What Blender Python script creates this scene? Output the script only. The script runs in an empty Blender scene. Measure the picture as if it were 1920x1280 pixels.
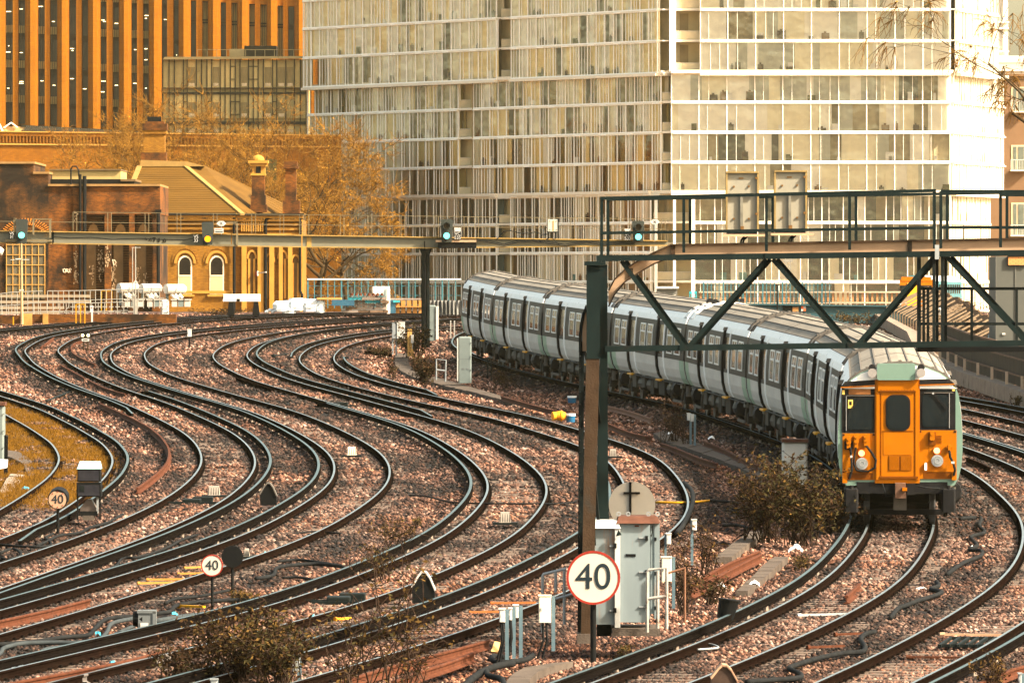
import bpy, math, random
import numpy as np
from mathutils import Vector, Matrix

# ------------------------------------------------------------------ camera, sky, sun
F = 13700.0        # focal length in pixels of the 1920 px wide photograph (about 257 mm)
HC = 8.0           # camera height
YT = 540.0         # true horizon row
KS = 211.0 / F     # the railway climbs 1.54 % away from the camera
sc = bpy.context.scene
cam = bpy.data.cameras.new('camera')
cam.sensor_width = 36.0
cam.lens = 36.0 * F / 1920.0
cam.shift_y = -(640.0 - YT) / 1920.0
cam.clip_start = 1.0
cam.clip_end = 6000.0
camo = bpy.data.objects.new('camera', cam)
sc.collection.objects.link(camo)
camo.location = (0, 0, HC)
camo.rotation_euler = (math.radians(90), 0, 0)
sc.camera = camo

SUN_EL, SUN_AZ = 40.0, 114.0      # azimuth clockwise from the view direction (+Y)
wd = bpy.data.worlds.new('World')
sc.world = wd
wd.use_nodes = True
wn = wd.node_tree.nodes
wl = wd.node_tree.links
bg = wn['Background']
sky = wn.new('ShaderNodeTexSky')
sky.sky_type = 'NISHITA'
sky.sun_disc = False
sky.sun_elevation = math.radians(SUN_EL)
sky.sun_rotation = math.radians(SUN_AZ)
sky.dust_density = 4.0
sky.air_density = 1.0
tint = wn.new('ShaderNodeMix'); tint.data_type = 'RGBA'; tint.blend_type = 'MULTIPLY'
tint.inputs[0].default_value = 1.0
tint.inputs[7].default_value = (1.0, 0.87, 0.63, 1)      # the golden cast of the evening air
wl.new(sky.outputs[0], tint.inputs[6])
wl.new(tint.outputs[2], bg.inputs[0])
bg.inputs[1].default_value = 0.15
sl = bpy.data.lights.new('sun', 'SUN')
sl.energy = 4.4
sl.angle = math.radians(4)
sl.color = (1.0, 0.87, 0.68)
slo = bpy.data.objects.new('sun', sl)
sc.collection.objects.link(slo)
_e, _a = math.radians(SUN_EL), math.radians(SUN_AZ)
_d = Vector((math.sin(_a) * math.cos(_e), math.cos(_a) * math.cos(_e), math.sin(_e)))
slo.rotation_euler = _d.to_track_quat('Z', 'Y').to_euler()
slo.location = _d * 300
sc.view_settings.view_transform = 'Standard'
sc.view_settings.look = 'None'
sc.view_settings.gamma = 1.0
sc.view_settings.exposure = 1.95
sc.view_settings.use_curve_mapping = False
sc.cycles.max_bounces = 6
sc.cycles.diffuse_bounces = 3
sc.cycles.glossy_bounces = 3
sc.cycles.transmission_bounces = 4
sc.cycles.transparent_max_bounces = 8
sc.cycles.volume_bounces = 0
sc.cycles.use_denoising = True

HAZE_D, HAZE_C, HAZE_G = 0.00005, (1.0, 0.86, 0.52, 1), 0.5
rnd = random.Random(7)
PI = math.pi

# ------------------------------------------------------------------ geometry of the view
def G(D):
    return KS * D

def at(x, y, h=0.0):
    """pixel standing at height h above the sloping track plane -> point"""
    D = F * (HC - h) / (y - 329.0)
    return Vector(((x - 960.0) * D / F, D, h + KS * D))

def Q(x, y, D):
    """pixel at a known distance -> point"""
    return Vector(((x - 960.0) * D / F, D, HC - (y - YT) * D / F))

def dist(y, h=0.0):
    return F * (HC - h) / (y - 329.0)

# ------------------------------------------------------------------ materials
MATS = {}
def mat(name, col, rough=0.6, metal=0.0, var=0.18, scale=2.5, rust=None, rust_amt=0.0, rust_scale=1.2,
        bump=0.0, bscale=30.0, emit=None, estr=0.0, spec=0.08, stretch=None):
    if name in MATS:
        return MATS[name]
    m = bpy.data.materials.new(name)
    m.use_nodes = True
    nt = m.node_tree
    N, L = nt.nodes, nt.links
    b = N['Principled BSDF']
    b.inputs['Roughness'].default_value = rough
    b.inputs['Metallic'].default_value = metal
    b.inputs['Specular IOR Level'].default_value = spec
    tc = N.new('ShaderNodeTexCoord')
    src = tc.outputs['Object']
    if stretch:
        mp = N.new('ShaderNodeMapping')
        mp.inputs['Scale'].default_value = stretch
        L.new(src, mp.inputs[0])
        src = mp.outputs[0]
    nz = N.new('ShaderNodeTexNoise')
    nz.inputs['Scale'].default_value = scale
    nz.inputs['Detail'].default_value = 6
    nz.inputs['Roughness'].default_value = 0.65
    L.new(src, nz.inputs['Vector'])
    mx = N.new('ShaderNodeMix'); mx.data_type = 'RGBA'
    mr = N.new('ShaderNodeMapRange')
    mr.inputs[1].default_value = 0.3; mr.inputs[2].default_value = 0.7
    L.new(nz.outputs[0], mr.inputs[0])
    L.new(mr.outputs[0], mx.inputs[0])
    mx.inputs[6].default_value = (*[max(0, c * (1 - var)) for c in col], 1)
    mx.inputs[7].default_value = (*[min(1, c * (1 + var)) for c in col], 1)
    out = mx.outputs[2]
    if rust:
        n2 = N.new('ShaderNodeTexNoise')
        n2.inputs['Scale'].default_value = rust_scale
        n2.inputs['Detail'].default_value = 8
        n2.inputs['Roughness'].default_value = 0.7
        L.new(src, n2.inputs['Vector'])
        r2 = N.new('ShaderNodeMapRange')
        r2.inputs[1].default_value = 0.72 - 0.4 * rust_amt
        r2.inputs[2].default_value = 0.82 - 0.4 * rust_amt
        L.new(n2.outputs[0], r2.inputs[0])
        m2 = N.new('ShaderNodeMix'); m2.data_type = 'RGBA'
        L.new(r2.outputs[0], m2.inputs[0])
        L.new(out, m2.inputs[6])
        m2.inputs[7].default_value = (*rust, 1)
        out = m2.outputs[2]
    L.new(out, b.inputs['Base Color'])
    if bump:
        n3 = N.new('ShaderNodeTexNoise')
        n3.inputs['Scale'].default_value = bscale
        n3.inputs['Detail'].default_value = 4
        L.new(src, n3.inputs['Vector'])
        bp = N.new('ShaderNodeBump')
        bp.inputs['Strength'].default_value = bump
        bp.inputs['Distance'].default_value = 0.05
        L.new(n3.outputs[0], bp.inputs['Height'])
        L.new(bp.outputs[0], b.inputs['Normal'])
    if emit:
        b.inputs['Emission Color'].default_value = (*emit, 1)
        b.inputs['Emission Strength'].default_value = estr
    MATS[name] = m
    return m

def brick_mat(name, c1, c2, mortar, bw=0.22, bh=0.075, stain=None, stain_amt=0.3, stain_scale=0.25):
    m = bpy.data.materials.new(name)
    m.use_nodes = True
    N, L = m.node_tree.nodes, m.node_tree.links
    b = N['Principled BSDF']
    b.inputs['Roughness'].default_value = 0.9
    b.inputs['Specular IOR Level'].default_value = 0.2
    tc = N.new('ShaderNodeTexCoord')
    sx = N.new('ShaderNodeSeparateXYZ'); L.new(tc.outputs['Object'], sx.inputs[0])
    ad = N.new('ShaderNodeMath'); ad.operation = 'ADD'
    L.new(sx.outputs[0], ad.inputs[0]); L.new(sx.outputs[1], ad.inputs[1])
    cb = N.new('ShaderNodeCombineXYZ'); L.new(ad.outputs[0], cb.inputs[0]); L.new(sx.outputs[2], cb.inputs[1])
    br = N.new('ShaderNodeTexBrick')
    br.inputs['Scale'].default_value = 1.0
    br.inputs['Brick Width'].default_value = bw
    br.inputs['Row Height'].default_value = bh
    br.inputs['Mortar Size'].default_value = 0.012
    br.inputs['Color1'].default_value = (*c1, 1)
    br.inputs['Color2'].default_value = (*c2, 1)
    br.inputs['Mortar'].default_value = (*mortar, 1)
    L.new(cb.outputs[0], br.inputs[0])
    nz = N.new('ShaderNodeTexNoise')
    nz.inputs['Scale'].default_value = stain_scale
    nz.inputs['Detail'].default_value = 9
    nz.inputs['Roughness'].default_value = 0.7
    L.new(tc.outputs['Object'], nz.inputs['Vector'])
    mr = N.new('ShaderNodeMapRange')
    mr.inputs[1].default_value = 0.65 - 0.4 * stain_amt
    mr.inputs[2].default_value = 0.85 - 0.4 * stain_amt
    L.new(nz.outputs[0], mr.inputs[0])
    mx = N.new('ShaderNodeMix'); mx.data_type = 'RGBA'
    L.new(mr.outputs[0], mx.inputs[0])
    L.new(br.outputs[0], mx.inputs[6])
    mx.inputs[7].default_value = (*(stain or tuple(c * 0.4 for c in c1)), 1)
    L.new(mx.outputs[2], b.inputs['Base Color'])
    MATS[name] = m
    return m

# ------------------------------------------------------------------ mesh builder
def org(o):
    v = Vector((0, 0, 0))
    while o is not None:
        v = v + o.location
        o = o.parent
    return v

class MB:
    def __init__(s):
        s.v = []; s.f = []; s.m = []
    def add(s, vs, fs, m=0):
        o = len(s.v)
        s.v.extend([tuple(v) for v in vs])
        s.f.extend([tuple(i + o for i in f) for f in fs])
        s.m.extend([m] * len(fs))
        return s
    def hexa(s, p, m=0):      # 8 points: bottom loop then top loop
        return s.add(p, [(3, 2, 1, 0), (4, 5, 6, 7), (0, 1, 5, 4), (1, 2, 6, 5), (2, 3, 7, 6), (3, 0, 4, 7)], m)
    def box(s, c, d, m=0, rz=0.0, ch=0.0):
        x, y, z = d[0] / 2, d[1] / 2, d[2] / 2
        ca, sa = math.cos(rz), math.sin(rz)
        def T(a, b_, e):
            return (c[0] + a * ca - b_ * sa, c[1] + a * sa + b_ * ca, c[2] + e)
        if ch <= 0:
            return s.hexa([T(-x, -y, -z), T(x, -y, -z), T(x, y, -z), T(-x, y, -z), T(-x, -y, z), T(x, -y, z), T(x, y, z), T(-x, y, z)], m)
        # chamfered top and upright edges
        lo = [(-x + ch, -y), (x - ch, -y), (x, -y + ch), (x, y - ch), (x - ch, y), (-x + ch, y), (-x, y - ch), (-x, -y + ch)]
        hi = [(a * (1 - ch / x), b_ * (1 - ch / y)) for a, b_ in lo]
        vs = [T(a, b_, -z) for a, b_ in lo] + [T(a, b_, z - ch) for a, b_ in lo] + [T(a, b_, z) for a, b_ in hi]
        fs = [tuple(range(7, -1, -1)), tuple(range(16, 24))]
        for i in range(8):
            j = (i + 1) % 8
            fs += [(i, j, 8 + j, 8 + i), (8 + i, 8 + j, 16 + j, 16 + i)]
        return s.add(vs, fs, m)
    def pbox(s, x0, y0, x1, y1, D, dep, m=0):
        """box whose front face covers the pixel rectangle at distance D"""
        a, b_ = Q(x0, y0, D), Q(x1, y1, D)
        return s.box(((a.x + b_.x) / 2, D + dep / 2, (a.z + b_.z) / 2), (abs(b_.x - a.x), dep, abs(a.z - b_.z)), m)
    def bar(s, p0, p1, w, h, m=0):
        p0, p1 = Vector(p0), Vector(p1)
        t = (p1 - p0).normalized()
        up = Vector((0, 0, 1)) if abs(t.z) < 0.95 else Vector((0, 1, 0))
        n = t.cross(up).normalized()
        u = n.cross(t).normalized()
        q = [n * (-w / 2) - u * (h / 2), n * (w / 2) - u * (h / 2), n * (w / 2) + u * (h / 2), n * (-w / 2) + u * (h / 2)]
        vs = [p0 + a for a in q] + [p1 + a for a in q]
        return s.add(vs, [(0, 1, 2, 3), (7, 6, 5, 4), (0, 4, 5, 1), (1, 5, 6, 2), (2, 6, 7, 3), (3, 7, 4, 0)], m)
    def tube(s, pts, r, n=8, m=0, cap=True):
        pts = [Vector(p) for p in pts]
        rs = r if isinstance(r, (list, tuple)) else [r] * len(pts)
        vs = []; k = len(pts)
        prev = None
        for i, p in enumerate(pts):
            t = (pts[min(i + 1, k - 1)] - pts[max(i - 1, 0)])
            t = t.normalized() if t.length > 1e-9 else Vector((0, 0, 1))
            if prev is None:
                a = Vector((0, 0, 1)) if abs(t.z) < 0.9 else Vector((1, 0, 0))
                u = t.cross(a).normalized()
            else:
                u = (prev - t * prev.dot(t))
                u = u.normalized() if u.length > 1e-6 else t.orthogonal().normalized()
            prev = u
            w = t.cross(u)
            for j in range(n):
                an = 2 * PI * j / n
                vs.append(p + (u * math.cos(an) + w * math.sin(an)) * rs[i])
        fs = []
        for i in range(k - 1):
            for j in range(n):
                a, b_ = i * n + j, i * n + (j + 1) % n
                fs.append((a, b_, b_ + n, a + n))
        if cap:
            fs.append(tuple(range(n - 1, -1, -1)))
            fs.append(tuple(range((k - 1) * n, k * n)))
        return s.add(vs, fs, m)
    def cyl(s, p0, p1, r0, r1=None, n=16, m=0):
        return s.tube([p0, p1], [r0, r0 if r1 is None else r1], n, m)
    def prism(s, poly, y0, y1, m=0):
        """closed (x, z) outline, run from y0 to y1"""
        k = len(poly)
        vs = [(x, y0, z) for x, z in poly] + [(x, y1, z) for x, z in poly]
        fs = [tuple(range(k)), tuple(range(2 * k - 1, k - 1, -1))]
        for i in range(k):
            j = (i + 1) % k
            fs.append((i, i + k, j + k, j))
        return s.add(vs, fs, m)
    def disc(s, c, r, th, n=32, m=0, mr=None, rim=0.0):
        """upright disc facing -Y"""
        c = Vector(c)
        s.cyl(c, c + Vector((0, th, 0)), r, r, n, m)
        return s
    def ring(s, c, r0, r1, th, n=36, m=0):
        vs = []
        for y in (0, th):
            for r in (r0, r1):
                for j in range(n):
                    a = 2 * PI * j / n
                    vs.append((c[0] + r * math.cos(a), c[1] + y, c[2] + r * math.sin(a)))
        fs = []
        for j in range(n):
            k = (j + 1) % n
            fs += [(j, k, n + k, n + j), (2 * n + j, 3 * n + j, 3 * n + k, 2 * n + k),
                   (n + j, n + k, 3 * n + k, 3 * n + j), (j, 2 * n + j, 2 * n + k, k)]
        return s.add(vs, fs, m)
    def build(s, name, mats, parent=None, smooth=False, raw=False):
        if not isinstance(mats, (list, tuple)):
            mats = [mats]
        o0 = Vector((0, 0, 0)) if (raw or parent is None) else org(parent)
        me = bpy.data.meshes.new(name)
        me.from_pydata([(v[0] - o0.x, v[1] - o0.y, v[2] - o0.z) for v in s.v], [], s.f)
        for m in mats:
            me.materials.append(m)
        if len(mats) > 1:
            me.polygons.foreach_set('material_index', s.m)
        if smooth:
            me.polygons.foreach_set('use_smooth', [True] * len(me.polygons))
        me.update()
        o = bpy.data.objects.new(name, me)
        sc.collection.objects.link(o)
        if parent is not None:
            o.parent = parent
        return o

def thing(name, label, cat, loc, group=None, rz=0.0):
    o = bpy.data.objects.new(name, None)
    o.empty_display_size = 0.3
    sc.collection.objects.link(o)
    o.location = loc
    o.rotation_euler = (0, 0, rz)
    o['label'] = label
    o['category'] = cat
    if group:
        o['group'] = group
    return o

def tag(o, label, cat, group=None):
    o['label'] = label
    o['category'] = cat
    if group:
        o['group'] = group
    return o

def single(mb, name, mats, label, cat, loc, group=None, smooth=False):
    """a thing that is one mesh, its origin at loc"""
    o = mb.build(name, mats, None, smooth)
    loc = Vector(loc)
    o.data.transform(Matrix.Translation(-loc))
    o.location = loc
    return tag(o, label, cat, group)

def structure(mb, name, mats, smooth=False):
    o = mb.build(name, mats, None, smooth)
    o['kind'] = 'structure'
    return o

def copy_tree(o, parent=None):
    c = o.copy()
    sc.collection.objects.link(c)
    if parent is not None:
        c.parent = parent
    for ch in list(o.children):
        copy_tree(ch, c)
    return c

def text(body, size, loc, material, parent, rz=0.0, name='lettering', ext=0.004, sx=1.0):
    cu = bpy.data.curves.new(name, 'FONT')
    cu.body = body
    cu.size = size
    cu.align_x = 'CENTER'
    cu.align_y = 'CENTER'
    cu.extrude = ext
    cu.space_line = 0.85
    cu.materials.append(material)
    o = bpy.data.objects.new(name, cu)
    sc.collection.objects.link(o)
    o.rotation_euler = (PI / 2, 0, rz)
    o.scale = (sx, 1, 1)
    o.location = Vector(loc) - (org(parent) if parent else Vector((0, 0, 0)))
    if parent:
        o.parent = parent
    bpy.context.view_layer.update()
    me = bpy.data.meshes.new_from_object(o.evaluated_get(bpy.context.evaluated_depsgraph_get()))
    n = bpy.data.objects.new(name, me)
    sc.collection.objects.link(n)
    n.rotation_euler, n.scale, n.location, n.parent = o.rotation_euler, o.scale, o.location, parent
    bpy.data.objects.remove(o)
    return n

# ------------------------------------------------------------------ shared materials
steel_dark = mat('dark_steel', (0.006, 0.009, 0.009), 0.6, 0.0, 0.3, 4, rust=(0.016, 0.010, 0.007), rust_amt=0.35, rust_scale=3)
steel_teal = mat('teal_grey_steel', (0.005, 0.011, 0.011), 0.6, 0.0, 0.25, 3, rust=(0.010, 0.008, 0.007), rust_amt=0.3, rust_scale=2.5)
steel_brown = mat('brown_weathered_steel', (0.04, 0.024, 0.014), 0.6, 0.0, 0.35, 3, rust=(0.03, 0.025, 0.02), rust_amt=0.5, rust_scale=1.5, bump=0.2)
steel_tan = mat('tan_painted_steel', (0.36, 0.24, 0.152), 0.6, 0.0, 0.15, 2, rust=(0.2, 0.09, 0.03), rust_amt=0.25, rust_scale=2)
galv = mat('galvanised_steel', (0.28, 0.30, 0.31), 0.45, 0.3, 0.15, 5)
blue_galv = mat('blue_grey_post_steel', (0.09, 0.14, 0.17), 0.5, 0.1, 0.2, 6)
cab_grey = mat('cabinet_grey_paint', (0.136, 0.164, 0.16), 0.55, 0.0, 0.12, 2, rust=(0.28, 0.17, 0.09), rust_amt=0.18, rust_scale=2.2)
cab_blue = mat('cabinet_pale_blue_paint', (0.16, 0.196, 0.212), 0.5, 0.0, 0.12, 2, rust=(0.24, 0.145, 0.09), rust_amt=0.45, rust_scale=3.0, stretch=(1, 1, 0.12))
cab_white = mat('cabinet_white_paint', (0.432, 0.44, 0.432), 0.5, 0.0, 0.08, 3, rust=(0.5, 0.36, 0.25), rust_amt=0.1, rust_scale=3)
rust_roof = mat('rusty_lid', (0.085, 0.0375, 0.025), 0.75, 0.0, 0.3, 5)
black = mat('black_paint', (0.004, 0.0045, 0.005), 0.6, 0.0, 0.3, 4, spec=.1)
rubber = mat('black_cable_rubber', (0.012, 0.013, 0.014), 0.8, 0.0, 0.3, 6, spec=.03)
white = mat('white_enamel', (0.464, 0.448, 0.416), 0.45, 0.0, 0.06, 5)
concrete = mat('worn_concrete', (0.075, 0.06, 0.05), 0.9, 0.0, 0.3, 1.5, rust=(0.035, 0.03, 0.025), rust_amt=0.35, rust_scale=1.0, bump=0.3)
rust = mat('rusty_rail_steel', (0.068, 0.024, 0.0128), 0.8, 0.0, 0.4, 6, rust=(0.08, 0.04, 0.03), rust_amt=0.35, rust_scale=5, spec=.05)
wood = mat('weathered_timber', (0.24, 0.17, 0.12), 0.85, 0.0, 0.35, 5, stretch=(1, 1, 4))
yellow = mat('yellow_paint', (0.4, 0.2, 0.008), 0.5, 0.0, 0.12, 5)
orange = mat('orange_plastic', (0.80, 0.30, 0.02), 0.5, 0.0, 0.2, 8)
red_paint = mat('dull_red_rim', (0.224, 0.024, 0.016), 0.5, 0.0, 0.2, 8)

# ------------------------------------------------------------------ track centre lines (traced on the track plane)
TRK = {
 'A': [(65,1056),(188,1015),(293,972),(355,942),(405,905),(427,875),(429,860),(416,832),(385,807),(324,777),(265,752),(198,730),(143,707),(98,682),(75,656),(106,636),(148,625),(242,611),(350,601),(520,592),(700,587.5),(900,584.5)],
 'B': [(-62,1182),(75,1145),(300,1077),(443,1032),(543,992),(589,967),(636,937),(670,910),(680,880),(671,855),(643,832),(584,800),(511,770),(439,750),(385,735),(289,705),(245,682),(238,662),(258,647),(287,637),(347,627),(392,621),(515,610),(630,602),(740,595),(900,589)],
 'C': [(0,1279),(246,1219),(564,1142),(677,1102),(773,1065),(845,1032),(905,1000),(940,967),(965,937),(971,912),(960,887),(930,860),(912,847),(858,817),(809,797),(736,776),(687,762),(615,742),(535,720),(490,705),(443,682),(429,666),(445,650),(468,640),(514,629),(592,617),(687,608),(780,602),(900,595)],
 'D': [(450,1280),(568,1247),(729,1202),(860,1155),(962,1120),(1025,1092),(1140,1032),(1170,1012),(1202,990),(1230,960),(1233,927),(1216,892),(1186,860),(1162,847),(1094,821),(1036,805),(992,790),(918,772),(840,757),(766,740),(693,722),(630,702),(597,682),(593,668),(613,650),(657,637),(722,626),(775,620),(900,610)],
 'L': [(-64,1010),(22,977),(59,954),(88,937),(142,897),(160,870),(161,855),(144,830),(97,800),(34,767),(-39,742),(-140,712),(-195,688),(-215,665),(-190,645),(-110,628),(0,617.5),(150,604.5),(330,595),(480,588.5),(700,584.5)],
}
XD = {
 'E': [(1.98,115.2),(4.09,125.8),(5.43,134),(6.65,142),(7.5,150),(8.94,167),(9.8,187),(9.74,207),(8.68,226.5),(6.95,250.3),(4.75,268.5),(2.48,287),(.49,307),(-.93,327),(-1.7,345),(-1.6,365),(0.2,390),(3,415)],
 'F': [(5.5,115.2),(6.77,121.4),(8.1,129.2),(10.1,142),(11.05,150),(12.03,161),(12.75,172.6),(13.2,195),(12.75,213),(11.95,226),(10.25,250),(8.1,268.5),(5.8,287),(3.8,307),(2.4,327),(1.6,347),(1.9,367),(4,392),(7,415)],
}

def smooth_line(pts, sig=6.0, step=1.0, near=98.0, far=436.0):
    p = np.array(pts, float)
    o = np.argsort(p[:, 1])
    p = p[o]
    s = np.concatenate([[0], np.cumsum(np.hypot(np.diff(p[:, 0]), np.diff(p[:, 1])))])
    t = np.arange(0, s[-1], 0.5)
    q = np.stack([np.interp(t, s, p[:, 0]), np.interp(t, s, p[:, 1])], 1)
    k = int(4 * sig / 0.5)
    w = np.exp(-0.5 * ((np.arange(-k, k + 1) * 0.5) / sig) ** 2); w /= w.sum()
    # point-reflected ends keep the end direction
    a = 2 * q[0] - q[1:k + 1][::-1]
    b_ = 2 * q[-1] - q[-k - 1:-1][::-1]
    e = np.concatenate([a, q, b_])
    r = np.stack([np.convolve(e[:, 0], w, 'valid'), np.convolve(e[:, 1], w, 'valid')], 1)
    # second, lighter pass restores the tight bends
    d = q - r
    ed = np.concatenate([np.repeat(d[:1], k, 0), d, np.repeat(d[-1:], k, 0)])
    r = r + np.stack([np.convolve(ed[:, 0], w, 'valid'), np.convolve(ed[:, 1], w, 'valid')], 1)
    # straight run-out at the near end
    d0 = (r[6] - r[0]) / np.linalg.norm(r[6] - r[0])
    n = int(max(0, (r[0, 1] - near) / max(0.25, d0[1])) / 0.5)
    pre = np.array([r[0] - d0 * 0.5 * (i + 1) for i in range(n)][::-1]).reshape(-1, 2)
    r = np.concatenate([pre, r])
    s = np.concatenate([[0], np.cumsum(np.hypot(np.diff(r[:, 0]), np.diff(r[:, 1])))])
    t = np.arange(0, s[-1], step)
    return np.stack([np.interp(t, s, r[:, 0]), np.interp(t, s, r[:, 1])], 1)

LINES = {}
for k, pts in TRK.items():
    LINES[k] = smooth_line([((x - 960) * 8.0 / (y - 329), F * 8.0 / (y - 329)) for x, y in pts], 6.0 if k != 'L' else 4.0)
for k, pts in XD.items():
    LINES[k] = smooth_line(pts, 7.0)

def normals(c):
    t = np.gradient(c, axis=0)
    t /= np.linalg.norm(t, axis=1)[:, None]
    return np.stack([t[:, 1], -t[:, 0]], 1)       # to the right of travel (away from the camera)

LINES['G'] = (LINES['E'] + normals(LINES['E']) * 6.25)
LINES['H'] = (LINES['E'] + normals(LINES['E']) * 9.35)
LINES['G'] = LINES['G'][(LINES['G'][:, 1] > 165)]
LINES['H'] = LINES['H'][(LINES['H'][:, 1] > 165)]

def sweep(mb, c, off, prof, h0, i0=0, i1=None, dip=0):
    """run a closed profile [(lateral, height, mat)] along the centre line at an offset"""
    n = normals(c)
    q = c + n * off
    q = q[i0:i1]; nn = n[i0:i1]
    k = len(prof)
    vs = []
    m = len(q)
    for i in range(m):
        dz = 0.0
        if dip:
            e = min(i, m - 1 - i)
            dz = -dip * max(0.0, 1 - e / 3.0)
        for a, z, _ in prof:
            x = q[i, 0] + nn[i, 0] * a
            y = q[i, 1] + nn[i, 1] * a
            vs.append((x, y, KS * y + h0 + z + dz))
    o = len(mb.v)
    mb.v.extend(vs)
    for i in range(m - 1):
        for j in range(k):
            j2 = (j + 1) % k
            mb.f.append((o + i * k + j, o + (i + 1) * k + j, o + (i + 1) * k + j2, o + i * k + j2))
            mb.m.append(prof[j][2])
    mb.f.append(tuple(o + j for j in range(k))); mb.m.append(0)
    mb.f.append(tuple(o + (m - 1) * k + j for j in range(k - 1, -1, -1))); mb.m.append(0)

# flat-bottom running rail, the worn head on top (material 1); z = 0 is the rail top
RAIL = [(-.07,-.159,0),(-.07,-.147,0),(-.02,-.125,0),(-.009,-.11,0),(-.009,-.05,0),(-.034,-.038,0),(-.036,-.012,0),(-.026,0.0,1),(.026,0.0,0),(.036,-.012,0),(.034,-.038,0),(.009,-.05,0),(.009,-.11,0),(.02,-.125,0),(.07,-.147,0),(.07,-.159,0)]
COND = [(-.06,-.075,0),(-.06,-.05,0),(-.025,-.035,0),(-.025,.02,0),(-.045,.035,0),(-.045,.066,0),(-.035,.075,1),(.035,.075,0),(.045,.066,0),(.045,.035,0),(.025,.02,0),(.025,-.035,0),(.06,-.05,0),(.06,-.075,0)]
rail_side = mat('running_rail_brown', (0.007, 0.004, 0.003), 0.85, 0.0, 0.4, 5, rust=(0.022, 0.0095, 0.006), rust_amt=0.2, rust_scale=3, spec=0)
rail_top = mat('polished_rail_head', (0.128, 0.16, 0.176), 0.40, 0.35, 0.25, 2, spec=.3)
cond_side = mat('conductor_rail_black', (0.005, 0.004, 0.0036), 0.85, 0.0, 0.3, 5, spec=0)
cond_top = mat('conductor_rail_head', (0.056, 0.084, 0.092), 0.5, 0.2, 0.25, 2, spec=.2)
slp_m = mat('grimy_concrete_sleeper', (0.15, 0.115, 0.095), 0.9, 0.0, 0.3, 3, rust=(0.04, 0.03, 0.025), rust_amt=0.45, rust_scale=2)
pot_m = mat('insulator_pot', (0.20, 0.16, 0.13), 0.6, 0.0, 0.3, 5)

sl_mb = MB()
sl_mb.hexa([(-1.25,-.13,-.30),(1.25,-.13,-.30),(1.25,.13,-.30),(-1.25,.13,-.30),(-1.23,-.10,-.163),(1.23,-.10,-.163),(1.23,.10,-.163),(-1.23,.10,-.163)], 0)
for rx in (-.75, .75):
    for sx in (-1, 1):
        sl_mb.hexa([(rx+sx*.085-.03,-.07,-.164),(rx+sx*.085+.03,-.07,-.164),(rx+sx*.085+.03,.07,-.164),(rx+sx*.085-.03,.07,-.164),
                    (rx+sx*.08-.02,-.045,-.115),(rx+sx*.08+.02,-.045,-.115),(rx+sx*.08+.02,.045,-.115),(rx+sx*.08-.02,.045,-.115)], 1)
sl_mesh = bpy.data.meshes.new('sleeper')
sl_mesh.from_pydata(sl_mb.v, [], sl_mb.f)
sl_mesh.materials.append(slp_m); sl_mesh.materials.append(cond_side)
sl_mesh.polygons.foreach_set('material_index', sl_mb.m)

def visible(x, D, h=0.0, mx=60, my=40):
    u = 960 + x * F / D
    v = 329 + F * (HC - h) / D
    return -mx < u < 1920 + mx and v < 1280 + my

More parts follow.
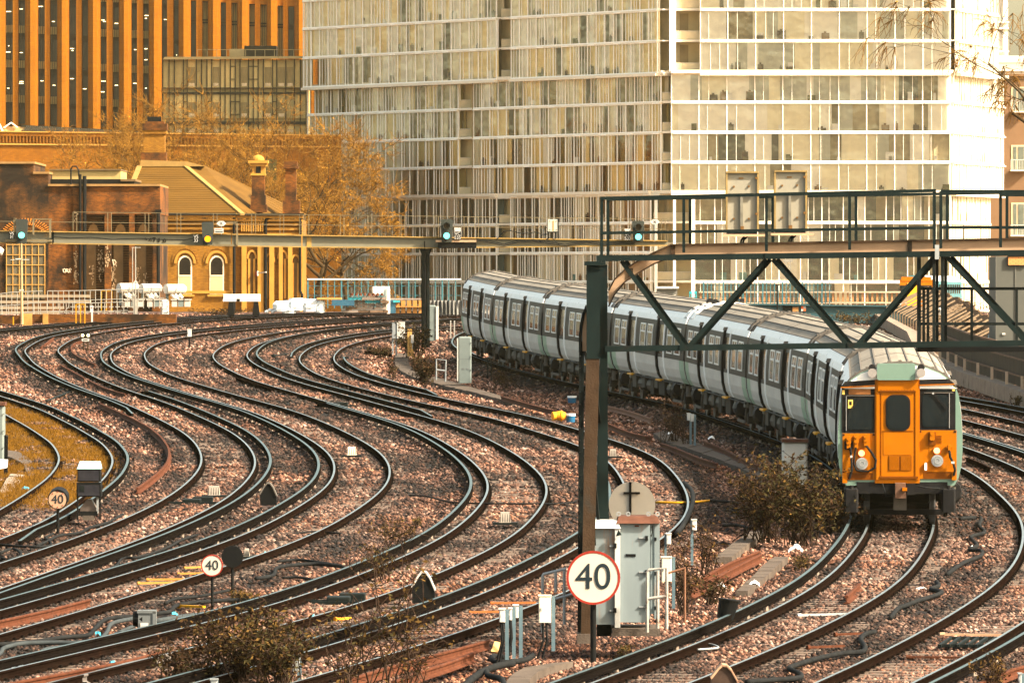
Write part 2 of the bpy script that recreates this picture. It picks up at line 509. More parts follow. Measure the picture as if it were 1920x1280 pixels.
TRACK_INFO = {
 'A': ('railway track swinging farthest left, past the little two lamp ground signal', [('l', 436, 246.5), ('r', 272, 98)]),
 'B': ('railway track bending right just beside the small black hood in the second left curve', [('l', 436, 98)]),
 'C': ('railway track passing between the bright rimmed hood and the small round 40 sign', [('r', 436, 243.5), ('l', 258, 98)]),
 'D': ('railway track curving behind the gantry post and round the white cabinets', [('l', 436, 323.5), ('r', 323, 267), ('l', 210, 98)]),
 'E': ('railway track the yellow fronted train is running on', [('l', 415, 98)]),
 'F': ('railway track right of the train, with a black cable snaking beside it', [('r', 158, 98)]),
 'G': ('railway track second from the train on its right side, towards the trackside wall', [('l', 400, 165)]),
 'H': ('railway track nearest the dark corrugated trackside wall', [('r', 400, 165)]),
 'L': ('siding track with mossy orange grass between its rails at the left', [('r', 400, 160)]),
}
sleeper_all = 0
for key, (label, third) in TRACK_INFO.items():
    c = LINES[key]
    i_ref = int(np.argmin(abs(c[:, 1] - 150)))
    t = thing('railway_track', label, 'railway track', (float(c[0, 0]), float(c[0, 1]), KS * float(c[0, 1]) - .16), 'railway tracks curving through the junction')
    for off in (-.7525, .7525):
        mb = MB(); sweep(mb, c, off, RAIL, 0.0)
        mb.build('running_rail', [rail_side, rail_top], t)
    for side, d1, d0 in third:
        idx = np.where((c[:, 1] <= d1) & (c[:, 1] >= d0))[0]
        if len(idx) < 6:
            continue
        off = (-1 if side == 'l' else 1) * (.7525 + .43)
        mb = MB(); sweep(mb, c, off, COND, 0.0, int(idx[0]), int(idx[-1]) + 1, dip=.11)
        # pots under the conductor rail
        n = normals(c)
        pm = MB()
        for i in range(int(idx[0]) + 4, int(idx[-1]) - 3, 3):
            p = c[i] + n[i] * off
            pm.cyl((p[0], p[1], KS * p[1] - .19), (p[0], p[1], KS * p[1] - .074), .06, .045, 6)
        cr = mb.build('conductor_rail', [cond_side, cond_top], t)
        po = pm.build('insulator_pots', pot_m, cr)
        po['kind'] = 'stuff'
    # sleepers: every 0.65 m along the line
    s = np.arange(0, len(c) - 1, 0.65)
    xs = np.interp(s, np.arange(len(c)), c[:, 0]); ys = np.interp(s, np.arange(len(c)), c[:, 1])
    tg = np.gradient(c, axis=0)
    tx = np.interp(s, np.arange(len(c)), tg[:, 0]); ty = np.interp(s, np.arange(len(c)), tg[:, 1])
    ids = [i for i in range(len(s)) if visible(xs[i], ys[i])]
    ids.sort(key=lambda i: ys[i])
    near, rest = set(ids[:34]), [i for i in range(len(s)) if i not in set(ids[:34])]
    o0 = org(t)
    for i in ids[:34]:
        o = bpy.data.objects.new('sleeper', sl_mesh)
        sc.collection.objects.link(o); o.parent = t
        o.location = Vector((xs[i], ys[i], KS * ys[i])) - o0
        o.rotation_euler = (0, 0, -math.atan2(tx[i], ty[i]))
    V = np.array(sl_mb.v)
    vs, fs, ms = [], [], []
    for i in rest:
        a = -math.atan2(tx[i], ty[i]); ca, sa = math.cos(a), math.sin(a)
        o = len(vs)
        vs.extend([(xs[i] + p[0] * ca - p[1] * sa, ys[i] + p[0] * sa + p[1] * ca, KS * ys[i] + p[2]) for p in sl_mb.v])
        fs.extend([tuple(k + o for k in f) for f in sl_mb.f]); ms.extend(sl_mb.m)
    rb = MB(); rb.v, rb.f, rb.m = vs, fs, ms
    ro = rb.build('far_sleepers', [slp_m, cond_side], t)
    ro['kind'] = 'stuff'

# ------------------------------------------------------------------ ballast bed and ground
def dist_to(c, X, Y):
    """lateral distance to a line, taken at equal Y"""
    o = np.argsort(c[:, 1])
    cx = np.interp(Y, c[o, 1], c[o, 0], left=1e3, right=1e3)
    tg = np.gradient(c[o], axis=0)
    sl = np.interp(Y, c[o, 1], np.clip(tg[:, 0] / np.maximum(tg[:, 1], .2), -2, 2))
    return (X - cx) / np.sqrt(1 + sl * sl)

rs = np.random.RandomState(3)
def vnoise(X, Y, s, seed=0):
    """cheap value noise"""
    r = np.random.RandomState(seed).rand(256, 256)
    x, y = X / s, Y / s
    xi, yi = np.floor(x).astype(int), np.floor(y).astype(int)
    fx, fy = x - xi, y - yi
    fx = fx * fx * (3 - 2 * fx); fy = fy * fy * (3 - 2 * fy)
    g = lambda a, b_: r[a % 256, b_ % 256]
    return (g(xi, yi) * (1 - fx) + g(xi + 1, yi) * fx) * (1 - fy) + (g(xi, yi + 1) * (1 - fx) + g(xi + 1, yi + 1) * fx) * fy

def bed_fields(X, Y):
    """height above the track plane, oily grime, moss at ballast points"""
    best = np.full(X.shape, 9.0)
    grime = np.zeros(X.shape)
    for k, c in LINES.items():
        d = dist_to(c, X, Y)
        best = np.minimum(best, abs(d))
        g = np.exp(-((abs(d) - .80) / .44) ** 2) * 1.35
        g2 = np.exp(-((d) / .45) ** 2) * 0.5
        g3 = np.exp(-((abs(d) - 1.3) / .5) ** 2) * 0.95
        g4 = np.exp(-((abs(d) - 1.7) / .55) ** 2) * 0.75
        grime = np.maximum(grime, np.maximum(np.maximum(g, g2), np.maximum(g3, g4)))
    h = np.where(best < 1.5, -.185, -.185 - .12 * np.clip((best - 1.5) / .6, 0, 1))
    h = h + (vnoise(X, Y, 1.3, 1) - .5) * .05 + (vnoise(X, Y, .35, 2) - .5) * .04
    big = vnoise(X, Y * .5, 3.0, 5)
    grime = np.clip(grime * (0.30 + 1.35 * big) + np.clip(vnoise(X, Y * .3, 2.2, 6) - .62, 0, 1) * 1.6, 0, .97)
    # moss: the left siding
    dl = dist_to(LINES['L'], X, Y)
    moss = ((Y > 178) & (Y < 262)) * np.clip((1.0 - dl) / .5, 0, 1) * np.clip((Y - 178) / 8, 0, 1)
    moss = moss * np.clip((vnoise(X, Y * .4, 1.6, 9) * .6 + vnoise(X, Y * .4, .5, 10) * .5 - .28) * 4, 0, 1)
    return h, grime, np.clip(moss, 0, 1)

ys_ = []
y = 92.0
while y < 446:
    ys_.append(y); y += 0.35 * (y / 115.0)
ys_ = np.array(ys_)
xs_ = np.arange(-46, 36.01, .26)
GX, GY = np.meshgrid(xs_, ys_)
GH, GG, GM = bed_fields(GX, GY)
nr, nc = GX.shape
co = np.stack([GX, GY, GH + KS * GY], -1).reshape(-1, 3)
ii = np.arange(nr * nc).reshape(nr, nc)
quads = np.stack([ii[:-1, :-1], ii[:-1, 1:], ii[1:, 1:], ii[1:, :-1]], -1).reshape(-1, 4)

def np_mesh(name, co, faces, mats, attrs=None):
    me = bpy.data.meshes.new(name)
    nv, (nf, k) = len(co), faces.shape
    me.vertices.add(nv)
    me.vertices.foreach_set('co', np.ascontiguousarray(co, np.float32).ravel())
    me.loops.add(nf * k)
    me.loops.foreach_set('vertex_index', np.ascontiguousarray(faces, np.int32).ravel())
    me.polygons.add(nf)
    me.polygons.foreach_set('loop_start', np.arange(0, nf * k, k, dtype=np.int32))
    me.polygons.foreach_set('loop_total', np.full(nf, k, np.int32))
    for a, v in (attrs or {}).items():
        at_ = me.attributes.new(a, 'FLOAT', 'POINT')
        at_.data.foreach_set('value', np.ascontiguousarray(v, np.float32).ravel())
    for m in mats:
        me.materials.append(m)
    me.update(calc_edges=True)
    o = bpy.data.objects.new(name, me)
    sc.collection.objects.link(o)
    return o

def ballast_material(name, stones):
    m = bpy.data.materials.new(name)
    m.use_nodes = True
    N, L = m.node_tree.nodes, m.node_tree.links
    b = N['Principled BSDF']
    b.inputs['Roughness'].default_value = 0.85
    b.inputs['Specular IOR Level'].default_value = 0.25
    tc = N.new('ShaderNodeTexCoord')
    if stones:
        at_ = N.new('ShaderNodeAttribute'); at_.attribute_name = 'tone'
        fac = at_.outputs['Fac']
    else:
        vo = N.new('ShaderNodeTexVoronoi'); vo.inputs['Scale'].default_value = 11
        L.new(tc.outputs['Object'], vo.inputs['Vector'])
        sp = N.new('ShaderNodeSeparateColor'); L.new(vo.outputs['Color'], sp.inputs[0])
        fac = sp.outputs[0]
        bp = N.new('ShaderNodeBump'); bp.inputs['Strength'].default_value = 0.9; bp.inputs['Distance'].default_value = 0.05
        L.new(vo.outputs['Distance'], bp.inputs['Height']); bp.invert = True
        L.new(bp.outputs[0], b.inputs['Normal'])
    cr = N.new('ShaderNodeValToRGB')
    e = cr.color_ramp.elements
    cols = [(0.0, (0.004, 0.0025, 0.002)), (0.25, (0.020, 0.0085, 0.0055)), (0.5, (0.085, 0.038, 0.0245)), (0.78, (0.225, 0.120, 0.085)), (0.93, (0.40, 0.25, 0.19)), (1.0, (0.52, 0.40, 0.33))]
    e[0].position, e[0].color = cols[0][0], (*cols[0][1], 1)
    e[1].position, e[1].color = cols[-1][0], (*cols[-1][1], 1)
    for p, c in cols[1:-1]:
        x = e.new(p); x.color = (*c, 1)
    L.new(fac, cr.inputs[0])
    # broad drifts of browner stone
    nz = N.new('ShaderNodeTexNoise'); nz.inputs['Scale'].default_value = 0.22; nz.inputs['Detail'].default_value = 5
    L.new(tc.outputs['Object'], nz.inputs['Vector'])
    mr = N.new('ShaderNodeMapRange'); mr.inputs[1].default_value = 0.42; mr.inputs[2].default_value = 0.68
    L.new(nz.outputs[0], mr.inputs[0])
    mx = N.new('ShaderNodeMix'); mx.data_type = 'RGBA'; mx.blend_type = 'MULTIPLY'
    L.new(mr.outputs[0], mx.inputs[0]); L.new(cr.outputs[0], mx.inputs[6])
    mx.inputs[7].default_value = (0.92, 0.66, 0.45, 1)
    g = N.new('ShaderNodeAttribute'); g.attribute_name = 'grime'
    m2 = N.new('ShaderNodeMix'); m2.data_type = 'RGBA'
    L.new(g.outputs['Fac'], m2.inputs[0]); L.new(mx.outputs[2], m2.inputs[6])
    m2.inputs[7].default_value = (0.0045, 0.0036, 0.0032, 1)
    ms = N.new('ShaderNodeAttribute'); ms.attribute_name = 'moss'
    m3 = N.new('ShaderNodeMix'); m3.data_type = 'RGBA'
    L.new(ms.outputs['Fac'], m3.inputs[0]); L.new(m2.outputs[2], m3.inputs[6])
    m3.inputs[7].default_value = (0.095, 0.044, 0.005, 1)
    if stones:
        L.new(m3.outputs[2], b.inputs['Base Color'])
    else:       # bed colour darkened for the shade in gaps between the stones
        m4 = N.new('ShaderNodeMix'); m4.data_type = 'RGBA'; m4.blend_type = 'MULTIPLY'; m4.inputs[0].default_value = 1
        m4.inputs[7].default_value = (.45, .42, .40, 1)
        L.new(m2.outputs[2], m4.inputs[6]); L.new(m4.outputs[2], m3.inputs[6])
        L.new(m3.outputs[2], b.inputs['Base Color'])
    MATS[name] = m
    return m

bed = np_mesh('ballast_bed', co, quads, [ballast_material('ballast_ground', False)], {'grime': GG, 'moss': GM})
bed['kind'] = 'structure'

# loose ballast stones
def stones(n_near, seed=5):
    r = np.random.RandomState(seed)
    # distances drawn so that stones get sparser with distance
    D = 104 + (436 - 104) * r.rand(n_near * 3) ** 1.9
    half = 980.0 * D / F
    X = (r.rand(len(D)) * 2 - 1) * half
    keep = (X > -45) & (X < 30)
    X, D = X[keep], D[keep]
    h, g, mo = bed_fields(X, D)
    keep = r.rand(len(X)) > mo * .9
    for k, c in LINES.items():       # keep the rails clear
        d = abs(abs(dist_to(c, X, D)) - .7525)
        keep &= (d > .12)
    X, D, h, g, mo = X[keep][:n_near], D[keep][:n_near], h[keep][:n_near], g[keep][:n_near], mo[keep][:n_near]
    n = len(X)
    base = np.array([(1,0,0),(-1,0,0),(0,1,0),(0,-1,0),(0,0,1),(0,0,-1)], float)
    tri = np.array([(0,2,4),(2,1,4),(1,3,4),(3,0,4),(2,0,5),(1,2,5),(3,1,5),(0,3,5)])
    size = (0.026 + 0.030 * r.rand(n)) * (1 + 0.9 * np.clip((D - 120) / 200, 0, 1.3))
    v = base[None] * (1 + .45 * (r.rand(n, 6, 1) - .5)) + .45 * (r.rand(n, 6, 3) - .5)
    v = v * size[:, None, None] * np.array([1.1, 1.1, .8])
    a = r.rand(n) * 2 * PI
    ca, sa = np.cos(a)[:, None], np.sin(a)[:, None]
    vx = v[:, :, 0] * ca - v[:, :, 1] * sa
    vy = v[:, :, 0] * sa + v[:, :, 1] * ca
    co = np.stack([vx + X[:, None], vy + D[:, None], v[:, :, 2] + (h + KS * D + size * .25)[:, None]], -1)
    f = (tri[None] + (np.arange(n) * 6)[:, None, None])
    tone = np.repeat(np.clip(r.beta(1.5, 1.35, n) , 0, 1), 6)
    return np_mesh('ballast_stones', co.reshape(-1, 3), f.reshape(-1, 3), [ballast_material('ballast_stone', True)],
                   {'grime': np.repeat(g * (.75 + .3 * r.rand(n)), 6), 'moss': np.repeat(mo * .5, 6), 'tone': tone})
st = stones(330000)
st['kind'] = 'stuff'

# viaduct flanks and the lower ground all round, out to the horizon
vb = MB()
vb.hexa([(-46, 92, -2), (36, 92, -2), (36, 446, -2), (-46, 446, -2), (-46, 92, KS*92-.45), (36, 92, KS*92-.45), (36, 446, KS*446-.45), (-46, 446, KS*446-.45)])
structure(vb, 'railway_embankment', mat('embankment_earth', (0.14, 0.09, 0.06), 0.95, 0, .4, .6))
yb = MB()
yb.box((0, 1500, 4.0), (900, 2108, 2.0))
structure(yb, 'yard_ground', mat('yard_earth', (0.20, 0.14, 0.10), 0.95, 0, .35, .4))
gb = MB()
gb.add([(-6000, -3000, -2.1), (6000, -3000, -2.1), (6000, 6000, -2.1), (-6000, 6000, -2.1)], [(0, 1, 2, 3)])
structure(gb, 'ground', mat('street_ground', (0.10, 0.09, 0.08), 0.95, 0, .3, .3))

# tufts of ochre grass on the moss
def tufts(n, seed, region, name, col):
    r = np.random.RandomState(seed)
    X, D = region(r, n)
    h, g, mo = bed_fields(X, D)
    k = r.rand(len(X)) < mo
    X, D, h = X[k], D[k], h[k]
    nb = 7
    m = len(X)
    bx = np.repeat(X, nb) + r.randn(m * nb) * .09; by = np.repeat(D, nb) + r.randn(m * nb) * .09
    bz = np.repeat(h + KS * D, nb)
    hh = .04 + .11 * r.rand(m * nb)
    lx, ly = r.randn(m * nb) * .04, r.randn(m * nb) * .04
    w = .010
    co = np.stack([np.stack([bx - w, by, bz], -1), np.stack([bx + w, by, bz], -1), np.stack([bx + lx, by + ly, bz + hh], -1)], 1)
    o = np_mesh(name, co.reshape(-1, 3), np.arange(m * nb * 3).reshape(-1, 3), [col])
    o['kind'] = 'stuff'
    return o
def reg(r, n):
    D = 178 + 84 * r.rand(n) ** 1.3
    c = LINES['L']; o = np.argsort(c[:, 1])
    cx = np.interp(D, c[o, 1], c[o, 0])
    return cx + 1.0 - 7 * r.rand(n), D
tufts(26000, 11, reg, 'mossy_grass', mat('ochre_grass', (0.136, 0.064, 0.0064), 0.8, 0, .5, 3))

# ------------------------------------------------------------------ the train
t_silver = mat('train_silver_panel', (0.52, 0.51, 0.475), 0.45, 0.1, 0.10, 1.5, rust=(0.38, 0.35, 0.30), rust_amt=0.25, rust_scale=.8, stretch=(1, .5, 2))
t_white = mat('train_white_cantrail', (0.86, 0.86, 0.83), 0.45, 0.0, 0.07, 2)
t_grey = mat('train_charcoal_band', (0.030, 0.031, 0.031), 0.5, 0.0, 0.18, 2)
t_green = mat('train_soft_green', (0.27, 0.38, 0.28), 0.45, 0.0, 0.10, 2)
t_face_green = mat('train_pale_green', (0.1326, 0.2106, 0.1755), 0.45, 0.0, 0.08, 3)
t_roof = mat('train_roof_grey', (0.189, 0.171, 0.144), 0.85, 0.0, 0.18, .9, spec=.08, rust=(0.15, 0.13, 0.105), rust_amt=0.3, rust_scale=.7, stretch=(2, .4, 1))
t_rib = mat('train_roof_rib', (0.10, 0.09, 0.08), 0.8, 0.0, 0.2, 3)
t_glass = mat('train_window_glass', (0.045, 0.035, 0.028), 0.08, 0.0, 0.4, .8, spec=0.8)
t_frame = mat('train_window_frame', (0.75, 0.75, 0.72), 0.4, 0.2, 0.06, 3)
t_yellow = mat('train_front_yellow', (0.3432, 0.103, 0.00117), 0.42, 0.0, 0.10, 3, rust=(0.28, 0.075, 0.003), rust_amt=0.18, rust_scale=2.5)
t_yedge = mat('train_front_yellow_edge', (0.1248, 0.0351, 0.00156), 0.5, 0.0, 0.2, 5)
t_step = mat('train_step_yellow', (0.624, 0.2808, 0.0156), 0.5, 0.0, 0.1, 5)
t_black = mat('train_underframe_black', (0.008, 0.008, 0.009), 0.7, 0.0, 0.5, 3, rust=(0.025, 0.02, 0.018), rust_amt=0.3, rust_scale=2, spec=.1)
t_screen = mat('train_windscreen_black', (0.006, 0.010, 0.012), 0.10, 0.0, 0.3, 2, spec=0.25)
t_lamp = mat('train_lamp_glow', (.8, .4, .15), 0.3, 0, 0.05, 5, emit=(1.0, 0.36, 0.08), estr=1.3)
t_lens = mat('train_lamp_lens', (0.24, 0.26, 0.27), 0.2, 0.3, 0.2, 12)
t_chrome = mat('train_lamp_bezel', (0.45, 0.46, 0.47), 0.35, 0.6, 0.1, 5)
t_red = mat('train_lamp_red_bezel', (0.42, 0.05, 0.02), 0.4, 0, 0.1, 5)
t_blind = mat('destination_blind', (0.20, 0.085, 0.03), 0.4, 0, 0.2, 6)
t_horn = mat('horn_grey', (0.28, 0.26, 0.25), 0.5, 0.2, 0.1, 6)

PROF = [(1.22, .95), (1.32, 1.12), (1.385, 1.40), (1.41, 1.75), (1.405, 2.15), (1.375, 2.60), (1.325, 3.00), (1.265, 3.16)]
ROOFP = [(1.265, 3.16), (1.13, 3.34), (.90, 3.50), (.60, 3.62), (.30, 3.69), (0, 3.715)]
def px_(z):
    for (x0, z0), (x1, z1) in zip(PROF, PROF[1:]):
        if z0 <= z <= z1:
            return x0 + (x1 - x0) * (z - z0) / (z1 - z0)
    return PROF[0][0] if z < PROF[0][1] else PROF[-1][0]

def slab(mb, y0, y1, z0, z1, o0, o1, side, m=0):
    zs = [z0] + [z for _, z in PROF if z0 + .01 < z < z1 - .01] + [z1]
    vs = []
    for z in zs:
        for y in (y0, y1):
            for o in (o0, o1):
                vs.append((side * (px_(z) + o), y, z))
    fs = []
    k = len(zs)
    for i in range(k - 1):
        a, b_ = 4 * i, 4 * i + 4
        fs += [(a + 1, a + 3, b_ + 3, b_ + 1), (a, a + 1, b_ + 1, b_), (a + 3, a + 2, b_ + 2, b_ + 3)]
    fs += [(0, 2, 3, 1), (4 * k - 4, 4 * k - 3, 4 * k - 1, 4 * k - 2)]
    if side < 0:
        fs = [tuple(reversed(f)) for f in fs]
    mb.add(vs, fs, m)

CL = 19.6
DOORS = (5.9, 13.7)
outline = [(-x, z) for x, z in PROF] + [(-x, z) for x, z in ROOFP[1:-1]] + [(x, z) for x, z in reversed(ROOFP)] + [(x, z) for x, z in reversed(PROF[:-1])]

def carriage_meshes():
    P_ = {}
    b = MB()
    out_in = [(x * .985, z if z < 3 else z - .02) for x, z in outline]
    b.prism(out_in, 0.0, CL, 5)
    for sd in (-1, 1):
        slab(b, 0, CL, .95, 1.73, -.03, 0, sd, 0)
        slab(b, 0, CL, 1.73, 2.98, -.03, 0, sd, 1)
        slab(b, 0, CL, 2.98, 3.16, -.03, .004, sd, 2)
        for y0, y1 in ((0, 1.15), (CL - 1.15, CL)):
            slab(b, y0, y1, .95, 1.73, 0, .004, sd, 3)
        # number panel and vent
        for k in range(6):
            slab(b, .35, .6, 2.0 + .06 * k, 2.03 + .06 * k, 0, .012, sd, 4)
    P_['body'] = (b, [t_silver, t_grey, t_white, t_green, t_black, t_grey])
    r = MB()
    full = [(-x, z) for x, z in ROOFP] + [(x, z) for x, z in reversed(ROOFP[:-1])]
    k = len(full)
    vs = [(x, 0.05, z) for x, z in full] + [(x, CL - .05, z) for x, z in full]
    r.add(vs, [(i, i + 1, i + 1 + k, i + k) for i in range(k - 1)], 0)
    # white shoulder
    for sd in (-1, 1):
        a, c = ROOFP[0], ROOFP[1]
        nx, nz = .012, .012
        q = [(sd * (a[0] + .004), .05, a[1]), (sd * (c[0] + nx), .05, c[1] + nz), (sd * (c[0] + nx), CL - .05, c[1] + nz), (sd * (a[0] + .004), CL - .05, a[1])]
        r.add(q, [(0, 1, 2, 3) if sd > 0 else (3, 2, 1, 0)], 2)
    # ribs along the roof
    for x, z in ((-1.13, 3.35), (-.88, 3.515), (-.55, 3.64), (-.2, 3.705), (.2, 3.705), (.55, 3.64), (.88, 3.515), (1.13, 3.35)):
        r.box((x, CL / 2, z + .004), (.035, CL - .3, .03), 1)
    # raised cross straps at both ends
    for yb_ in (.18, .55, CL - .55, CL - .18):
        for (x0, z0), (x1, z1) in zip(full, full[1:]):
            r.bar((x0, yb_, z0 + .025), (x1, yb_, z1 + .025), .09, .05, 1)
    for yb_ in (.36, CL - .36):
        for i in range(9):
            x = -1.0 + .25 * i
            z = np.interp(abs(x), [q[0] for q in reversed(ROOFP)], [q[1] for q in reversed(ROOFP)])
            r.box((x, yb_, z + .05), (.07, .34, .06), 1)
    # sheet joints across the roof
    for yb_ in (9.8,):
        for (x0, z0), (x1, z1) in zip(full, full[1:]):
            r.bar((x0, yb_, z0 + .004), (x1, yb_, z1 + .004), .03, .012, 1)
    P_['roof'] = (r, [t_roof, t_rib, t_white])
    # a window: glass, frame, hopper bar; for one side
    for sd in (-1, 1):
        w = MB()
        slab(w, -.66, .66, 1.93, 2.80, 0, .010, sd, 0)
        for z0, z1 in ((1.90, 1.945), (2.77, 2.815), (2.50, 2.555)):
            slab(w, -.69, .69, z0, z1, 0, .026, sd, 1)
        for y0, y1 in ((-.70, -.64), (.64, .70)):
            slab(w, y0, y1, 1.90, 2.815, 0, .026, sd, 1)
        slab(w, -.03, .03, 2.55, 2.78, 0, .024, sd, 1)
        P_['window%d' % sd] = (w, [t_glass, t_frame])
        d = MB()
        slab(d, -.68, .68, .98, 1.73, 0, .006, sd, 3)
        slab(d, -.68, .68, 1.73, 2.98, 0, .006, sd, 0)
        slab(d, -.62, -.08, 1.85, 2.85, 0, .010, sd, 2)
        slab(d, .08, .62, 1.85, 2.85, 0, .010, sd, 2)
        slab(d, -.92, -.74, .97, 3.12, 0, .03, sd, 1)       # white pillar
        slab(d, .72, .98, .97, 3.16, 0, .075, sd, 4)         # dark door pocket standing proud
        slab(d, 1.02, 1.10, .97, 3.10, 0, .03, sd, 1)
        slab(d, .70, 1.0, 3.06, 3.16, 0, .11, sd, 5)
        P_['door%d' % sd] = (d, [t_grey, t_white, t_glass, t_silver, t_black, t_rib])
        s = MB()
        x = sd * 1.27
        s.box((x, .25, .915), (.24, 1.15, .055), 0, 0, .02)
        P_['step%d' % sd] = (s, [t_step])
    g = MB()
    wheel_m = 1
    for y in (-1.3, 1.3):
        for x in (-.75, .75):
            g.cyl((x - .065, y, .42), (x + .065, y, .42), .42, .42, 20, 1)
            g.cyl((x + (.066 if x > 0 else -.066), y, .42), (x + (.03 if x > 0 else -.03) , y, .42), .46, .46, 20, 1)
        g.cyl((-.7, y, .42), (.7, y, .42), .08, .08, 8, 0)
        for x in (-1.05, 1.05):
            g.box((x, y, .42), (.26, .34, .34), 0, 0, .03)
            g.cyl((x, y - .3, .5), (x, y - .3, .86), .11, .11, 10, 2)
            g.cyl((x, y + .3, .5), (x, y + .3, .86), .11, .11, 10, 2)
            g.tube([(x * 1.12, y + .1, .75), (x * 1.12, y + .5, .45), (x * 1.1, y + .7, .36)], .05, 8, 2)
    for x in (-1.02, 1.02):
        g.box((x, 0, .64), (.18, 3.4, .22), 0, 0, .03)
        g.tube([(x * 1.17, -.35, .72), (x * 1.17, 0, .66), (x * 1.17, .35, .72)], [.24, .27, .24], 12, 0)
        g.box((x * 1.2, 0, .30), (.06, 2.2, .08), 2)
    g.box((0, 0, .60), (2.0, .5, .25), 0)
    P_['bogie'] = (g, [t_black, mat('wheel_steel', (0.10, 0.10, 0.105), 0.45, 0.5, 0.3, 4), t_rib])
    e = MB()
    r_ = random.Random(4)
    y = 4.9
    while y < 14.4:
        w = r_.uniform(.6, 1.6)
        for sd in (-1, 1):
            if r_.random() < .3:
                e.cyl((sd * .95, y, .62), (sd * .95, y + w, .62), .27, .27, 12, r_.choice((0, 1)))
            else:
                hgt = r_.uniform(.35, .62)
                e.box((sd * .98, y + w / 2, .95 - hgt / 2), (.55, w, hgt), r_.choice((0, 0, 1)), 0, .03)
        y += w + r_.uniform(.12, .4)
    for sd in (-1, 1):
        e.tube([(sd * 1.28, 1, .90), (sd * 1.28, 18.5, .90)], .03, 6, 0)
        for yy in (1.5, 4.4, 15.2, 18.2):
            e.box((sd * 1.22, yy, .85), (.12, .35, .16), 2)
    P_['underframe'] = (e, [t_black, mat('underframe_grey', (0.022, 0.023, 0.023), 0.55, 0, .3, 3), mat('underframe_pale_plate', (0.20, 0.19, 0.16), 0.6, 0, .1, 3)])
    c = MB()
    for y0 in (-.45, CL):
        pass
    c.box((0, CL + .22, 2.05), (1.0, .44, 2.1), 0, 0, .05)
    P_['gangway'] = (c, [t_black])
    return P_

PM = carriage_meshes()
train = thing('passenger_train', 'silver and charcoal commuter train with a yellow front, eight coaches long on the curve', 'train', (float(np.interp(166.4, LINES['E'][:, 1], LINES['E'][:, 0])), 166.4, G(166.4)))

cE = LINES['E']
sE = np.concatenate([[0], np.cumsum(np.hypot(np.diff(cE[:, 0]), np.diff(cE[:, 1])))])
s_front = float(np.interp(166.4, cE[:, 1], sE))
def E_at(s):
    return Vector((float(np.interp(s, sE, cE[:, 0])), float(np.interp(s, sE, cE[:, 1])), 0))

proto = None
cars = []
for k in range(8):
    s0 = s_front + k * 20.15
    a, b_ = E_at(s0), E_at(s0 + CL)
    a.z, b_.z = KS * a.y, KS * b_.y
    d = b_ - a
    yaw = -math.atan2(d.x, d.y)
    pitch = math.atan2(d.z, math.hypot(d.x, d.y))
    if proto is None:
        mb, ms = PM['body']
        body = mb.build('carriage', ms, train, raw=True)
        mb, ms = PM['roof']; mb.build('roof', ms, body, raw=True)
        for sd in (-1, 1):
            wm = None
            for yc in (1.75, 4.05) if False else ():
                pass
            for yc in (1.62, 3.55, 8.85, 10.75, 16.05, 17.98):
                if wm is None:
                    mb, ms = PM['window%d' % sd]
                    wo = mb.build('window', ms, body, raw=True); wm = wo.data
                else:
                    wo = bpy.data.objects.new('window', wm); sc.collection.objects.link(wo); wo.parent = body
                wo.location = (0, yc, 0)
            dm = sm = None
            for yc in DOORS:
                if dm is None:
                    mb, ms = PM['door%d' % sd]
                    do = mb.build('sliding_doors', ms, body, raw=True); dm = do.data
                    mb, ms = PM['step%d' % sd]
                    so = mb.build('step', ms, body, raw=True); sm = so.data
                else:
                    do = bpy.data.objects.new('sliding_doors', dm); sc.collection.objects.link(do); do.parent = body
                    so = bpy.data.objects.new('step', sm); sc.collection.objects.link(so); so.parent = body
                do.location = (0, yc, 0); so.location = (0, yc + .7, 0)
        mb, ms = PM['bogie']
        bo = mb.build('bogie', ms, body, raw=True); bo.location = (0, 2.75, 0)
        b2 = bpy.data.objects.new('bogie', bo.data); sc.collection.objects.link(b2); b2.parent = body; b2.location = (0, CL - 2.75, 0)
        mb, ms = PM['underframe']; mb.build('underframe_equipment', ms, body, raw=True)
        mb, ms = PM['gangway']; mb.build('gangway', ms, body, raw=True)
        proto = body
        car = body
    else:
        car = copy_tree(proto, train)
    car.location = a - train.location
    car.rotation_euler = (pitch, 0, yaw)
    cars.append(car)

# cab roof ends where the two sets couple (coach 4 rear, coach 5 front) and at the far end
def cab_cap(car, y0, y1):
    m = MB()
    full = [(-x, z) for x, z in ROOFP] + [(x, z) for x, z in reversed(ROOFP[:-1])]
    k = len(full)
    vs = [(x * 1.012, y0, z + .045) for x, z in full] + [(x * 1.012, y1, z + .045) for x, z in full] + [(x, y0, z - .05) for x, z in full] + [(x, y1, z - .05) for x, z in full]
    fs = [(i, i + 1, i + 1 + k, i + k) for i in range(k - 1)] + [(i + 2 * k, i, i + k, i + 3 * k) for i in ()]
    fs += [(i, i + 2 * k, i + 1 + 2 * k, i + 1) for i in range(k - 1)] + [(i + k, i + 1 + k, i + 1 + 3 * k, i + 3 * k) for i in range(k - 1)]
    m.add(vs, fs, 0)
    m.cyl((-.45, (y0 + y1) / 2, 3.72), (-.45, (y0 + y1) / 2 - .12, 3.72), .13, .13, 14, 1)
    m.box((.45, (y0 + y1) / 2, 3.80), (.16, .16, .12), 1)
    m.build('cab_roof_dome', [t_white, t_black], car, raw=True)
cab_cap(cars[3], CL - 1.3, CL - .02)
cab_cap(cars[4], .02, .8)

# ---- the front of the train, in the first coach's own axes (x right, y away, z up)
SF = F / 166.4
def fx(x):
    return (x - 1693.5) / SF
def fz(y):
    return HC - (y - 329) / SF
FY = -0.02

